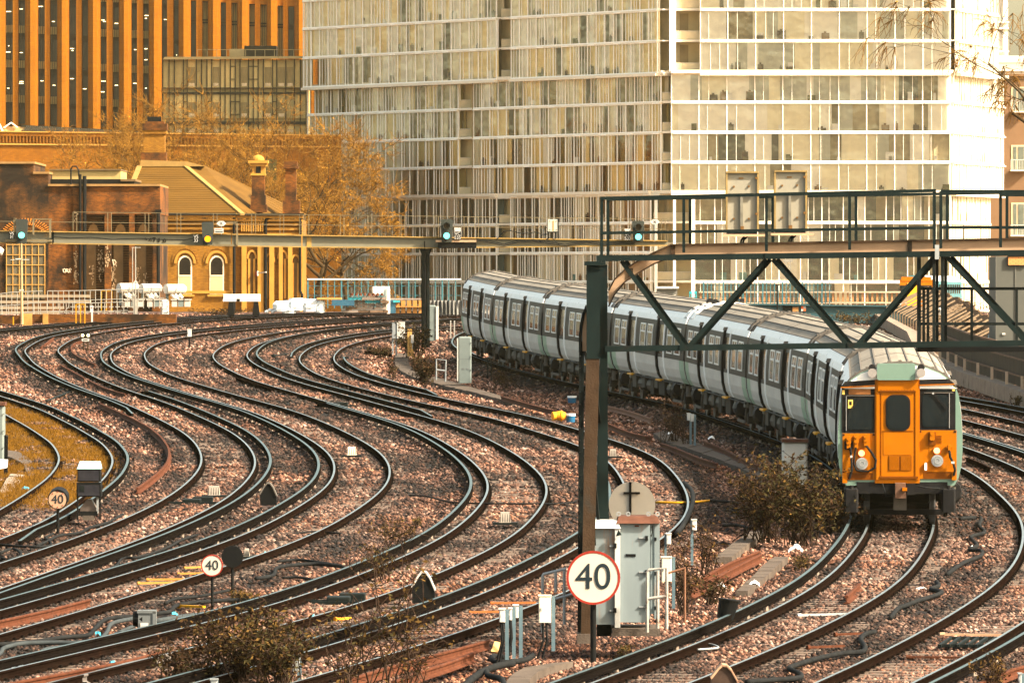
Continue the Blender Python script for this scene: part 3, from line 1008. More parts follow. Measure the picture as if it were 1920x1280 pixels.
class FB(MB):
    def rect(s, x0, y0, x1, y1, f0, f1, m=0, ch=0.0):
        """pixel rectangle on the front, standing from depth f0 to f1 (metres towards the viewer)"""
        a, b_, c, d = fx(x0), fx(x1), fz(y1), fz(y0)
        if ch <= 0:
            return s.box(((a + b_) / 2, FY - (f0 + f1) / 2, (c + d) / 2), (b_ - a, f1 - f0, d - c), m)
        poly = []
        for cx, cz, a0 in ((b_ - ch, c + ch, -90), (b_ - ch, d - ch, 0), (a + ch, d - ch, 90), (a + ch, c + ch, 180)):
            for q in range(5):
                an = math.radians(a0 + 22.5 * q)
                poly.append((cx + ch * math.cos(an), cz + ch * math.sin(an)))
        return s.prism(poly, FY - f1, FY - f0, m)
    def rnd(s, x, y, r, f0, f1, m=0, n=24):
        return s.cyl((fx(x), FY - f0, fz(y)), (fx(x), FY - f1, fz(y)), r, r, n, m)

cab = FB()
cap = [(x * 1.006, z + (.006 if z > 3 else -.004)) for x, z in outline]
cab.prism(cap, FY - .01, 0.35, 0)
o = cab.build('cab_front', [t_face_green], cars[0], raw=True)
cabf = o
o.parent = train
o.location = cars[0].location; o.rotation_euler = cars[0].rotation_euler
def sub(mb, name, mats):
    return mb.build(name, mats, cabf, raw=True)
# white dome above the windows
m = FB()
dome = [(-x * .985, z - .01) for x, z in PROF[-1:] + ROOFP[1:]] + [(x * .985, z - .01) for x, z in list(reversed(ROOFP[:-1])) + PROF[-1:]]
zb = fz(727)
dome = [(-1.30, zb)] + dome + [(1.30, zb)]
m.prism(dome, FY - .05, FY, 0)
sub(m, 'white_dome', [t_white])
m = FB()
m.rect(1650, 681, 1721.5, 712, .0, .16, 0, .05)
sub(m, 'headcode_box', [t_face_green])
for hx in (1641, 1732.5):
    m = FB()
    m.cyl((fx(hx), FY + .25, fz(698)), (fx(hx), FY - .10, fz(698)), .05, .05, 10, 1)
    m.cyl((fx(hx), FY - .06, fz(698.5)), (fx(hx), FY - .22, fz(698.5)), .07, .105, 18, 0)
    m.cyl((fx(hx), FY - .05, fz(690)), (fx(hx), FY - .16, fz(689)), .06, .085, 14, 1)
    sub(m, 'horn', [t_horn, t_black])
# black brow over each windscreen, with the thin yellow strip beneath
for x0, x1, sg in ((1584, 1646, -1), (1730, 1796, 1)):
    m = FB()
    if sg < 0:
        poly = [(fx(1582), fz(725)), (fx(1646), fz(721)), (fx(1646), fz(711.5)), (fx(1590), fz(715))]
    else:
        poly = [(fx(1730), fz(721)), (fx(1795), fz(719)), (fx(1784), fz(709.5)), (fx(1730), fz(711))]
    m.prism(poly, FY - .07, FY, 0)
    poly = [(x, z - .035) for x, z in poly]
    if sg < 0:
        poly = [(fx(1582), fz(727)), (fx(1646), fz(724)), (fx(1646), fz(721.5)), (fx(1582), fz(725))]
    else:
        poly = [(fx(1730), fz(722.5)), (fx(1795), fz(720.5)), (fx(1795), fz(718.5)), (fx(1730), fz(720.5))]
    m.prism(poly, FY - .09, FY, 1)
    sub(m, 'brow', [t_black, t_yellow])
# windscreens
for x0, y0, x1, y1 in ((1584, 727, 1650, 811), (1729, 721.5, 1797, 806)):
    m = FB()
    m.rect(x0, y0, x1, y1, 0, .03, 0)
    left = x0 < 1650
    m.rect(x0 + 11 if left else x0 + 6, y0 + 18, x1 - 7 if left else x1 - 14, y1 - 6, .028, .045, 1, .07)
    m.rect(x0 + 13, y0 + 1.5, x1 - 12, y0 + 12, .03, .04, 2 if left else 1)
    m.rect(x0 + 9, y0 + 13.5, x1 - 4, y0 + 15, .03, .06, 3)
    m.rect((x0 + 8 if left else x1 - 12), y0 + 15, (x0 + 9 if left else x1 - 11), y1 - 4, .03, .055, 4)
    m.rect(x0 + 1, y0 + 4, x0 + 5.5, y0 + 12, .03, .04, 5) if left else m.rect(x1 - 6, y0 + 3, x1 - 1.5, y0 + 11, .03, .04, 5)
    if left:
        m.rect(1596, 749, 1605, 765, .045, .055, 5)
        m.rect(1598, 752, 1603, 759, .055, .058, 0)
    w = sub(m, 'windscreen', [t_black, t_screen, t_blind, t_rib, t_chrome, mat('warning_sticker', (0.75, 0.50, 0.12), .5, 0, .2, 40)])
    wp = FB()
    if left:
        wp.bar((fx(1619), FY - .06, fz(743)), (fx(1597), FY - .07, fz(772)), .018, .018, 0)
        wp.bar((fx(1621), FY - .06, fz(743)), (fx(1601), FY - .07, fz(770)), .014, .014, 0)
    else:
        wp.bar((fx(1754), FY - .06, fz(737)), (fx(1781), FY - .07, fz(768)), .018, .018, 0)
        wp.bar((fx(1757), FY - .06, fz(737)), (fx(1783), FY - .07, fz(766)), .014, .014, 0)
        wp.rnd(1755, 737, .025, .05, .08, 1)
    sub(wp, 'wiper', [t_black, t_chrome])
# gangway door column
m = FB()
m.rect(1646, 711, 1730, 905, 0, .055, 0)
m.rect(1649, 712, 1655, 899, .055, .085, 0)
m.rect(1722, 712, 1727.5, 899, .055, .085, 0)
m.rect(1652, 712, 1724, 733, .055, .10, 0)
m.rect(1655, 731.5, 1722, 734, .10, .112, 1)
m.rect(1658, 733, 1718.5, 893, .055, .075, 0)
m.rect(1662, 809, 1716, 852, .075, .083, 0, .03)
m.rect(1660, 807, 1718, 808.5, .075, .09, 1)
m.rect(1655, 892, 1727, 896, .055, .10, 1)
for k in range(17):
    for xx in (1656.5, 1720):
        m.rnd(xx, 738 + 9 * k, .008, .06, .082, 1, 8)
for k in range(12):
    m.rnd(1658 + 5.5 * k, 730, .008, .10, .106, 1, 8)
sub(m, 'gangway_door', [t_yellow, t_yedge])
m = FB()
m.rect(1666.5, 739.5, 1712.5, 807, .072, .10, 0, .17)
m.rect(1669.5, 743, 1709.5, 803.5, .098, .108, 1, .14)
sub(m, 'gangway_door_window', [t_black, t_screen])
m = FB()
m.rect(1671.5, 854, 1714.5, 881.5, .075, .082, 1)
for k in range(15):
    for a, b_ in ((1673, 1691.5), (1694.5, 1713)):
        m.rect(a, 855 + 1.75 * k, b_, 856 + 1.75 * k, .08, .094, 0)
sub(m, 'door_grille', [t_yellow, t_yedge])
# lower yellow panels with the lamps
for x0, y0, x1, y1 in ((1585.5, 812, 1647, 899), (1729, 806, 1799, 897)):
    m = FB()
    m.rect(x0, y0, x1, y1, 0, .03, 0)
    m.rect(x0 + 8, y1 - 13, x1 - 4, y1 - 1, .028, .034, 1)
    m.rect(x0 + 18, y1 - 15, x1 - 4, y1 - 13, .03, .045, 0)
    m.rect(x0, y1 - 12, x0 + 9, y1 + 6, .03, .09, 0) if x0 < 1650 else m.rect(x1 - 9, y1 - 12, x1, y1 + 2, .03, .09, 0)
    m.rect(x0 + .5, y0 + 1, x0 + 4, y0 + 4, .03, .04, 2)
    m.rect(x1 - 5, y0 + 1, x1 - 1, y0 + 4, .03, .04, 2)
    sub(m, 'front_panel', [t_yellow, t_yedge, t_black])
for (x, y), (x2, y2) in (((1621.3, 849), (1622, 868.3)), ((1762, 844), (1763, 863))):
    m = FB()
    m.rect(x - 14, y - 12, x + 15, y2 + 14, .028, .038, 1, .09)
    m.rnd(x, y, .092, .03, .075, 2); m.rnd(x, y, .07, .07, .09, 0)
    sub(m, 'marker_lamp', [t_lamp, t_yellow, t_red])
    m = FB()
    m.rnd(x2, y2, .136, .03, .10, 1); m.rnd(x2, y2, .108, .09, .112, 0)
    m.ring((fx(x2), FY - .118, fz(y2)), .05, .062, .01, 20, 1)
    sub(m, 'headlight', [t_lens, t_chrome])
m = FB()
for x, y, h in ((1597, 822, 18), (1611.5, 818, 22), (1629, 818, 17)):
    m.rect(x - 4.5, y - 3, x + 4.5, y + h * .55, .03, .13, 0, .03)
    m.rnd(x, y - 1, .05, .05, .16, 0)
    m.rect(x - 3.5, y + h * .5, x + 3.5, y + h, .03, .11, 0)
m.rect(1589, 826, 1605, 842, .03, .08, 1, .03)
m.tube([(fx(1600), FY - .12, fz(838)), (fx(1602), FY - .14, fz(855)), (fx(1603), FY - .14, fz(880)), (fx(1598), FY - .08, fz(897))], .027, 8, 1)
m.tube([(fx(1611), FY - .10, fz(838)), (fx(1608), FY - .12, fz(852)), (fx(1606.5), FY - .12, fz(868)), (fx(1612), FY - .12, fz(881)), (fx(1622), FY - .08, fz(882))], .022, 8, 1)
m.tube([(fx(1630), FY - .10, fz(835)), (fx(1640), FY - .13, fz(848)), (fx(1648), FY - .14, fz(862)), (fx(1646), FY - .13, fz(876)), (fx(1634), FY - .11, fz(883)), (fx(1616), FY - .06, fz(882))], .027, 8, 1)
m.rect(1600, 853, 1604, 857, .10, .18, 2)
sub(m, 'jumper_cables', [t_yellow, rubber, white])
m = FB()
m.rect(1746, 809, 1760, 834, .03, .07, 1)
m.rnd(1753.5, 811.5, .05, .05, .15, 0); m.rect(1749, 812, 1758, 825, .05, .14, 0, .03)
for k in range(6):
    m.rect(1761, 816 + 2.8 * k, 1771, 817.3 + 2.8 * k, .03, .038, 1)
sub(m, 'jumper_socket', [t_yellow, t_yedge, white])
m = FB()
m.rect(1779, 836, 1791, 839, .03, .12, 0); m.rect(1783, 833, 1788, 845, .03, .14, 0, .02)
m.tube([(fx(1785), FY - .12, fz(843)), (fx(1787), FY - .14, fz(856)), (fx(1793), FY - .14, fz(868)), (fx(1796), FY - .13, fz(880)), (fx(1794), FY - .1, fz(890))], .027, 8, 1)
m.rect(1789, 864, 1795, 868, .10, .18, 2)
sub(m, 'jumper_cable', [t_yellow, rubber, white])
m = FB()
m.rect(1739, 867, 1743.5, 881, .03, .10, 0, .02)
sub(m, 'white_handle', [t_white])
# coupler and gear below the cab
m = FB()
m.rect(1612, 903, 1782, 925, -.9, .02, 0)
m.rect(1684, 904, 1704, 932, -.3, .42, 1)
m.rect(1697, 912, 1706, 918, .42, .5, 2)
m.rect(1706, 906, 1722, 926, -.2, .25, 0)
m.tube([(fx(1716), FY - .1, fz(908)), (fx(1740), FY - .16, fz(913)), (fx(1768), FY - .05, fz(915))], .02, 6, 3)
m.tube([(fx(1660), FY - .1, fz(906)), (fx(1668), FY - .2, fz(930)), (fx(1680), FY - .2, fz(926))], .02, 6, 3)
for x in (1602, 1784):
    m.box((fx(x), FY + .1, .62), (.32, .5, .55), 0, 0, .04)
    m.tube([(fx(x), FY - .1, .95), (fx(x), FY - .05, .5), (fx(x) * .93, FY + .2, .25)], .045, 8, 0)
m.rect(1660, 930, 1730, 936, -.8, -.7, 0)
m.box((0, FY + .55, .32), (2.0, .06, .12), 0)
m.box((0, FY + .4, .55), (.3, .3, .35), 4)
sub(m, 'coupler_gear', [t_black, mat('rusty_coupler', (0.11, 0.06, 0.04), .7, 0, .4, 8), t_yellow, rubber, t_rib])

# ------------------------------------------------------------------ front gantry (125 m)
DG = 125.0
DR = 1.15           # spacing of its two trusses
def ln(mb, x0, y0, x1, y1, w, h, D, m=0):
    mb.bar(Q(x0, y0, D), Q(x1, y1, D), w, h, m)
gan = thing('signal_gantry', 'dark lattice steel signal gantry with a tan walkway beam, spanning over the yellow fronted train', 'signal gantry', Q(1112, 1203, DG))
# main legs
m = MB()
def qbox(mb, pts_lo, pts_hi, D0, D1, mm):
    (xa, xb, yl), (xc, xd, yh) = pts_lo, pts_hi
    a, b_, c, d = Q(xa, yl, D0), Q(xb, yl, D0), Q(xc, yh, D0), Q(xd, yh, D0)
    sh = Vector((0, D1 - D0, 0))
    mb.hexa([a, b_, b_ + sh, a + sh, c, d, d + sh, c + sh], mm)
qbox(m, (1089, 1111, 1204), (1099, 1124, 671), DG, DG + .30, 0)
qbox(m, (1100, 1125, 671), (1100, 1125, 497), DG, DG + .34, 1)
m.pbox(1096, 490, 1136, 497.5, DG - .06, .5, 1)
m.pbox(1099, 668, 1126, 672.5, DG - .012, .37, 1)
m.pbox(1082, 1188, 1116, 1206, DG - .12, .7, 2)
m.build('front_leg', [steel_brown, steel_teal, concrete], gan)
m = MB()
qbox(m, (1119, 1146, 1192), (1120, 1140, 860), DG + DR, DG + DR + .30, 0)
qbox(m, (1120, 1140, 860), (1125, 1139, 660), DG + DR, DG + DR + .30, 0)
qbox(m, (1125, 1139, 660), (1125, 1139, 496), DG + DR, DG + DR + .30, 0)
m.build('rear_leg', [steel_teal, steel_brown], gan)
m = MB()
for ya, yb_ in ((700, 790), (790, 700), (880, 1000), (1000, 1110), (1110, 1000)):
    m = MB(); m.bar(Q(1113, ya, DG + .2), Q(1124, yb_, DG + DR), .05, .05, 0)
    m.build('lacing_bar', [steel_dark], gan)
# ladder with its hoop seen edge on
m = MB()
ln(m, 1090, 1195, 1092, 640, .06, .05, DG + .5)
ln(m, 1086, 1195, 1089, 640, .06, .05, DG + .9)
for k in range(24):
    m.bar(Q(1090, 1185 - 22.5 * k, DG + .5), Q(1087.5, 1185 - 22.5 * k, DG + .9), .025, .025, 0)
m.build('ladder', [steel_dark], gan)
m = MB()
hp = [(1100, 575), (1094, 590), (1089.5, 610), (1088, 630), (1088, 660)]
for D in (DG + .4, DG + .95):
    m.tube([Q(x, y, D) for x, y in hp], .03, 6, 0)
m.hexa([Q(1092, 658, DG + .42), Q(1100, 658, DG + .42), Q(1100, 658, DG + .9), Q(1092, 658, DG + .9), Q(1092, 600, DG + .42), Q(1100, 580, DG + .42), Q(1100, 580, DG + .9), Q(1092, 600, DG + .9)], 1)
m.build('ladder_hoop', [steel_dark, steel_tan], gan)
XR = 2010
def yl(x, x0, y0, x1, y1):
    return y0 + (y1 - y0) * (x - x0) / (x1 - x0)
for D in (DG, DG + DR):
    off = 0 if D == DG else 4
    m = MB()
    m.bar(Q(1118, 484.5, D), Q(XR, yl(XR, 1118, 484.5, 1920, 474), D), .11, .10, 0)
    m.build('top_chord', [steel_teal], gan)
    m = MB()
    m.bar(Q(1134, 654, D), Q(XR, yl(XR, 1134, 654, 1920, 643), D), .11, .10, 0)
    m.build('bottom_chord', [steel_teal], gan)
    for xa, ya, xb, yb_ in ((1165, 489, 1283, 651), (1290, 651, 1437, 486), (1449, 486, 1590, 648), (1606, 648, 1752, 481), (1775, 481, 1926, 644)):
        m = MB()
        dx = 0 if D == DG else 8
        m.bar(Q(xa + dx, ya, D + .05), Q(xb + dx, yb_, D + .05), .075, .075, 0)
        m.build('diagonal', [steel_teal], gan)
    for xx in (1751, 1767):
        m = MB()
        m.bar(Q(xx + (6 if D > DG else 0), 478, D + .02), Q(xx + (6 if D > DG else 0), 645, D + .02), .05, .06, 0)
        m.build('upright', [steel_dark], gan)
m = MB(); m.bar(Q(1723, 481, DG + .4), Q(1723, 648, DG + .4), .065, .09, 0); m.build('upright', [steel_dark], gan)
for x in (1283, 1443, 1598, 1757):
    m = MB()
    y1, y2 = yl(x, 1118, 484.5, 1920, 474), yl(x, 1134, 654, 1920, 643)
    yy = y2 if x in (1283, 1598) else y1
    m.pbox(x - 9, yy - 5.5, x + 9, yy + 5.5, DG - .07, .03, 0)
    m.bar(Q(x, y1, DG), Q(x, y1, DG + DR), .06, .06, 0)
    m.bar(Q(x, y2, DG), Q(x, y2, DG + DR), .06, .06, 0)
    m.build('gusset_plate', [steel_teal], gan)
m = MB(); m.pbox(1753, 459, 1761, 486, DG - .09, .06, 0)
m.build('splice_plate', [galv], gan)
# tan walkway beam and its knee bracket
m = MB()
m.hexa([Q(1262, 481, DG + .35), Q(XR, 467, DG + .35), Q(XR, 467, DG + .41), Q(1262, 481, DG + .41), Q(1262, 460, DG + .35), Q(XR, 446.5, DG + .35), Q(XR, 446.5, DG + .41), Q(1262, 460, DG + .41)], 0)
m.hexa([Q(1258, 460.5, DG + .28), Q(XR, 447, DG + .28), Q(XR, 447, DG + 1.1), Q(1258, 460.5, DG + 1.1), Q(1258, 457.5, DG + .28), Q(XR, 444, DG + .28), Q(XR, 444, DG + 1.1), Q(1258, 457.5, DG + 1.1)], 1)
for x in (1262, 1706):
    m.pbox(x - 4, yl(x, 1262, 459, 1920, 447), x + 4, yl(x, 1262, 481, 1920, 469), DG + .31, .05, 1)
m.build('walkway_beam', [steel_tan, steel_brown], gan)
m = MB()
kn = [(1258, 459, 482), (1225, 474, 495), (1196, 489, 512), (1172, 505, 528), (1152, 524, 552), (1141, 545, 575)]
for (x0, t0, b0), (x1, t1, b1) in zip(kn, kn[1:]):
    m.hexa([Q(x1, b1, DG + .36), Q(x0, b0, DG + .36), Q(x0, b0, DG + .42), Q(x1, b1, DG + .42), Q(x1, t1, DG + .36), Q(x0, t0, DG + .36), Q(x0, t0, DG + .42), Q(x1, t1, DG + .42)], 0)
    for a0, a1 in ((t0, t1), (b0, b1)):
        m.bar(Q(x0, a0, DG + .39), Q(x1, a1, DG + .39), .22, .025, 1)
m.pbox(1178, 503, 1187, 519, DG + .33, .06, 1)
m.build('knee_bracket', [steel_tan, steel_brown], gan)
# handrails
def hy(x): return yl(x, 1125, 372, 1755, 357.5) if x < 1760 else 358.5
def my(x): return yl(x, 1125, 437, 1755, 427) if x < 1760 else 426.5
for D, dx in ((DG + .05, 0), (DG + DR, 12)):
    m = MB()
    m.bar(Q(1125 + dx, hy(1125), D), Q(1755 + dx, hy(1755), D), .045, .055, 0)
    m.bar(Q(1125 + dx, my(1125), D), Q(1755 + dx, my(1755), D), .045, .05, 0)
    m.bar(Q(1764, 358.5, D + .03), Q(XR, 359.5, D + .03), .045, .05, 0)
    m.bar(Q(1764, 426.5, D + .03), Q(XR, 426.5, D + .03), .045, .05, 0)
    if dx:
        m.v, m.f, m.m = [], [], []
        m.bar(Q(1137, hy(1125) + 2, D), Q(XR, 359.5, D), .045, .05, 0)
    m.build('handrail', [steel_teal], gan)
    for x in (1128, 1282, 1437, 1593, 1752, 1764, 1876):
        xx = x + dx
        if dx and x in (1752,):
            continue
        m = MB()
        m.bar(Q(xx, hy(min(x, 1900)), D + .012), Q(xx, 484 if x < 1250 else yl(x, 1262, 474, 1920, 463), D + .012), .05, .045, 0)
        m.build('handrail_post', [steel_teal], gan)
m = MB(); ln(m, 1876, 366, XR, 366, .05, .045, DG + .03); m.build('handrail', [steel_teal], gan)
# cage under the right part
m = MB()
for y in (541, 607):
    ln(m, 1724, y, XR, y, .04, .05, DG + .75)
for x in (1732, 1740, 1822, 1906):
    ln(m, x, 541, x, 640, .045, .05, DG + .72)
m.pbox(1720, 649.5, XR, 659.5, DG + .5, .5, 1)
m.build('underslung_cage', [steel_dark, black], gan)
# the two signal backs
for x0, y0, lab in ((1362, 322, 'left of the pair of grey rust trimmed signal backs on the near gantry'), (1452.5, 320, 'right of the pair of grey rust trimmed signal backs on the near gantry')):
    D = DG + .55
    t = thing('railway_signal', lab, 'signal', Q(x0 + 30, y0 + 112, D), 'signal backs on the near gantry')
    m = MB()
    m.pbox(x0, y0 + 2, x0 + 60, y0 + 111, D, .22, 0)
    m.pbox(x0 - .5, y0 - .5, x0 + 61, y0 + 2.5, D - .06, .32, 1)
    m.pbox(x0 - .7, y0 + 2.5, x0 + 2.3, y0 + 111, D - .05, .3, 1)
    m.pbox(x0 + 57.5, y0 + 2.5, x0 + 61, y0 + 111, D - .05, .3, 1)
    m.build('housing', [mat('signal_back_grey', (0.256, 0.24, 0.192), .6, 0, .1, 2, rust=(.36, .24, .1), rust_amt=.15, rust_scale=2.5), mat('signal_back_rusty_trim', (0.24, 0.17, 0.07), .7, 0, .35, 5)], t)
    m = MB()
    m.pbox(x0 + 26, y0 + 46, x0 + 31, y0 + 108, D - .05, .05, 0)
    m.pbox(x0 + 6, y0 + 40, x0 + 55, y0 + 43, D - .07, .07, 0)
    for bx, by in ((14, 28), (42, 27.5), (14, 88), (42, 88)):
        m.cyl(Q(x0 + bx, y0 + by, D - .025), Q(x0 + bx, y0 + by, D), .018, .018, 8, 1)
    m.pbox(x0 + 23, y0 + 11, x0 + 32, y0 + 13.5, D - .012, .02, 1)
    m.pbox(x0 + 26.5, y0 + 102, x0 + 33, y0 + 109, D - .06, .06, 1)
    for yy in (10, 77):
        m.pbox(x0 + 54, y0 + yy, x0 + 59, y0 + yy + 4, D - .06, .04, 1)
    m.build('bracing', [mat('signal_back_strap', (0.17, 0.16, 0.13), .6, 0, .3, 5), mat('signal_back_rust_spot', (0.16, 0.085, 0.03), .8, 0, .3, 9)], t)
    m = MB()
    m.pbox(x0 + 1, y0 + 111, x0 + 58, y0 + 117, D - .02, .3, 0)
    m.pbox(x0 - 7, y0 + 117, x0 + 74, y0 + 121.5, D - .06, .1, 1)
    m.tube([Q(x0 + 40, y0 + 121, D), Q(x0 + 33, y0 + 127, D), Q(x0 + 31, y0 + 134, D)], .02, 6, 0)
    m.tube([Q(x0 + 34, y0 + 121, D), Q(x0 + 28, y0 + 128, D), Q(x0 + 27, y0 + 134, D)], .02, 6, 0)
    m.build('foot_bracket', [steel_dark, mat('signal_foot_tan', (0.5, 0.32, 0.2), .6, 0, .15, 5)], t)

# ------------------------------------------------------------------ rear gantry (342 m)
DB = 342.0
rg = thing('signal_gantry', 'long grey green girder gantry with lit signals crossing before the yellow brick station', 'signal gantry', Q(798, 652, DB))
g_beam = mat('gantry_grey_green', (0.152, 0.148, 0.112), 0.55, 0, .12, .8, rust=(.30, .16, .05), rust_amt=.16, rust_scale=.7)
g_flange = mat('gantry_flange_ochre', (0.30, 0.19, 0.06), 0.7, 0, .3, 1.5)
def ty(x): return 433.5 + (x + 20) * (452.5 - 433.5) / 1270 if x > -60 else 433
def by(x):
    return yl(x, 0, 454, 640, 463) if x < 790 else yl(x, 797, 464, 1250, 459)
m = MB()
for x0, x1 in ((-80, 98), (100, 433), (435, 565), (567, 812), (812, 1000), (1000, 1252)):
    D = DB + (0.05 if x0 < 90 else 0)
    m.hexa([Q(x0, by(x0), D), Q(x1, by(x1), D), Q(x1, by(x1), D + .4), Q(x0, by(x0), D + .4), Q(x0, ty(x0), D), Q(x1, ty(x1), D), Q(x1, ty(x1), D + .4), Q(x0, ty(x0), D + .4)], 0)
    m.hexa([Q(x0, ty(x0), D - .16), Q(x1, ty(x1), D - .16), Q(x1, ty(x1), D + .7), Q(x0, ty(x0), D + .7), Q(x0, ty(x0) - 2, D - .16), Q(x1, ty(x1) - 2, D - .16), Q(x1, ty(x1) - 2, D + .7), Q(x0, ty(x0) - 2, D + .7)], 1)
    m.hexa([Q(x0, by(x0) + 2, D - .16), Q(x1, by(x1) + 2, D - .16), Q(x1, by(x1) + 2, D + .5), Q(x0, by(x0) + 2, D + .5), Q(x0, by(x0), D - .16), Q(x1, by(x1), D - .16), Q(x1, by(x1), D + .5), Q(x0, by(x0), D + .5)], 1)
m.pbox(575, 444, 584, 464, DB - .03, .03, 1)
m.pbox(96, 434, 101, 457, DB - .04, .1, 2)
m.pbox(442, 440, 447, 462, DB - .06, .06, 0)
m.build('girder', [g_beam, g_flange, steel_dark], rg)
m = MB()
m.pbox(790, 466, 794.5, 651, DB + .0, .35, 0); m.pbox(801, 466, 805.5, 651, DB + .0, .35, 0)
m.pbox(794, 466, 802, 651, DB + .1, .08, 0)
m.prism([(Q(786, 466, DB).x, Q(0, 466, DB).z), (Q(791, 478, DB).x, Q(0, 478, DB).z), (Q(805, 478, DB).x, Q(0, 478, DB).z), (Q(810, 466, DB).x, Q(0, 466, DB).z)], DB - .02, DB + .38, 0)
m.tube([Q(796, 452, DB - .15), Q(797, 520, DB - .06), Q(796, 645, DB - .06)], .03, 6, 1)
m.build('column', [steel_dark, rubber], rg)
m = MB()
m.pbox(-60, 455, -46, 625, DB, .4, 0)
m.build('column', [steel_dark], rg)
def hy2(x): return yl(x, 137, 397.5, 1193, 410)
for rail, off in (('handrail', 0), ('middle_rail', 19)):
    m = MB()
    for D in (DB - .1, DB + .65):
        m.bar(Q(-80 if off else 137, hy2(-80 if off else 137) + off, D), Q(1250, hy2(1250) + off, D), .024, .024, 0)
    m.build(rail, [galv if False else mat('gantry_rail_buff', (0.1512, 0.1218, 0.0714), .6, 0, .2, 2)], rg)
xs = [137, 202, 272, 332, 400, 472, 525, 562, 572, 638, 690, 752, 815, 870, 890, 960, 1003, 1070, 1130, 1180, 1240]
for i, x in enumerate(xs):
    for D, dx in ((DB - .1, 0), (DB + .65, 7)):
        m = MB(); m.bar(Q(x + dx, hy2(x), D), Q(x + dx, ty(x), D), .028, .028, 0)
        m.build('handrail_post', [MATS['gantry_rail_buff']], rg)
m = MB()
for x0, y0, x1, y1 in ((25, 410, 29, 436), (61, 411, 64, 440), (92, 411, 96, 446), (25, 409, 31, 412), (60, 410, 97, 412), (443, 415, 446, 460), (425, 416, 446, 418)):
    m.pbox(x0, y0, x1, y1, DB - .45, .05, 0)
m.pbox(10, 449, 97, 453, DB - .4, .3, 0)
m.pbox(400, 458, 446, 461.5, DB - .4, .3, 0)
m.build('signal_stage', [MATS['gantry_rail_buff']], rg)
m = MB()
pts = [(100, 444), (130, 446), (170, 445), (210, 449), (260, 447), (310, 449), (345, 450), (362, 447)]
m.tube([Q(x, y, DB - .18) for x, y in pts], .022, 5, 0)
pts = [(893, 450), (925, 456), (945, 461), (970, 454), (1000, 452), (1030, 457), (1060, 461), (1100, 454), (1130, 460), (1170, 456), (1190, 458)]
for dy in (-3, 0):
    m.tube([Q(x, y + dy, DB - .2) for x, y in pts], .022, 5, 0)
m.tube([Q(x, y, DB - .2) for x, y in ((930, 450), (945, 434), (955, 432), (980, 438), (1005, 435), (1020, 441), (1028, 438))], .02, 5, 0)
m.tube([Q(x, y, DB - .2) for x, y in ((1028, 436), (1030, 446), (1020, 452), (1010, 453))], .02, 5, 0)
m.tube([Q(x, y, DB - .2) for x, y in ((1042, 436), (1040, 452), (1050, 460))], .02, 5, 0)
m.build('girder_cables', [rubber], rg)
m = MB()
m.pbox(821, 455, 893, 465, DB - .5, .3, 0); m.pbox(817, 450, 893, 454, DB - .55, .4, 1)
m.build('signal_platform', [black, steel_tan], rg)
# pencil-thin scrawl on the girder
m = MB()
for pts in ([(272, 446), (275, 450)], [(279, 452), (283, 446), (284, 452)], [(286, 446), (292, 446), (289, 446), (289, 453)], [(296, 448), (299, 447), (300, 452), (297, 454), (296, 448)], [(307, 448), (311, 449), (310, 454), (306, 453), (307, 448)]):
    m.tube([Q(x, y, DB - .012) for x, y in pts], .022, 4, 0)
m.build('scrawl', [black], rg)

lamp_green = mat('signal_green_lamp', (.1, .4, .32), .3, 0, .02, 5, emit=(0.16, 1.0, 0.78), estr=.9)
lamp_amber = mat('signal_amber_lamp', (.8, .3, .02), .3, 0, .02, 5, emit=(1.0, 0.24, 0.004), estr=1.1)
lamp_off = mat('signal_dark_lens', (0.05, 0.035, 0.02), .2, 0, .2, 9)
bb = mat('signal_backboard_charcoal', (0.035, 0.04, 0.036), .55, 0, .2, 3)
def signal(x0, y0, x1, y1, D, lens, lab):
    t = thing('colour_light_signal', lab, 'signal', Q((x0 + x1) / 2, y1, D), 'signals on the far gantry')
    a, b_ = Q(x0, y1, D), Q(x1, y0, D)
    r = .09
    poly = []
    for cx, cz, a0 in ((b_.x - r, a.z + .03, -90), (b_.x - r, b_.z - r, 0), (a.x + r, b_.z - r, 90), (a.x + r, a.z + .03, 180)):
        for q in range(4):
            an = math.radians(a0 + 30 * q)
            rr = r if cz > a.z + .1 else .03
            poly.append((cx + rr * math.cos(an), cz + rr * math.sin(an)))
    m = MB(); m.prism(poly, D, D + .12, 0)
    m.box(((a.x + b_.x) / 2, D + .26, (a.z + b_.z) / 2), ((b_.x - a.x) * .6, .3, (b_.z - a.z) * .8), 0)
    m.build('backboard', [bb], t)
    for (lx, ly, lm) in lens:
        p = Q(lx, ly, D)
        h = MB()
        h.ring((p.x, D - .20, p.z), .155, .175, .2, 20, 0)
        ho = h.build('lamp_hood', [bb], t)
        l = MB()
        l.cyl((p.x, D - .03, p.z), (p.x, D + .01, p.z), .145, .145, 18, 0)
        l.build('lens', [lm], ho)
    return t
signal(29, 410.5, 52.5, 456, DB - .5, [(40.5, 441, lamp_green)], 'square shouldered black signal showing green beside the VS 31 plate')
signal(378, 416, 400.5, 459, DB - .5, [(389.5, 448, lamp_amber)], 'black signal glowing amber in front of the station brickwork')
signal(826, 411, 849.5, 454, DB - .6, [(837.5, 423.5, lamp_off), (837.5, 442, lamp_green)], 'two lens signal lit green above the gantry column, plate VC 535')
signal(1185, 414, 1208, 453, DB - .5, [(1197, 426, lamp_off), (1197, 444, lamp_green)], 'two lens signal lit green at the far girder end, behind the near handrail')
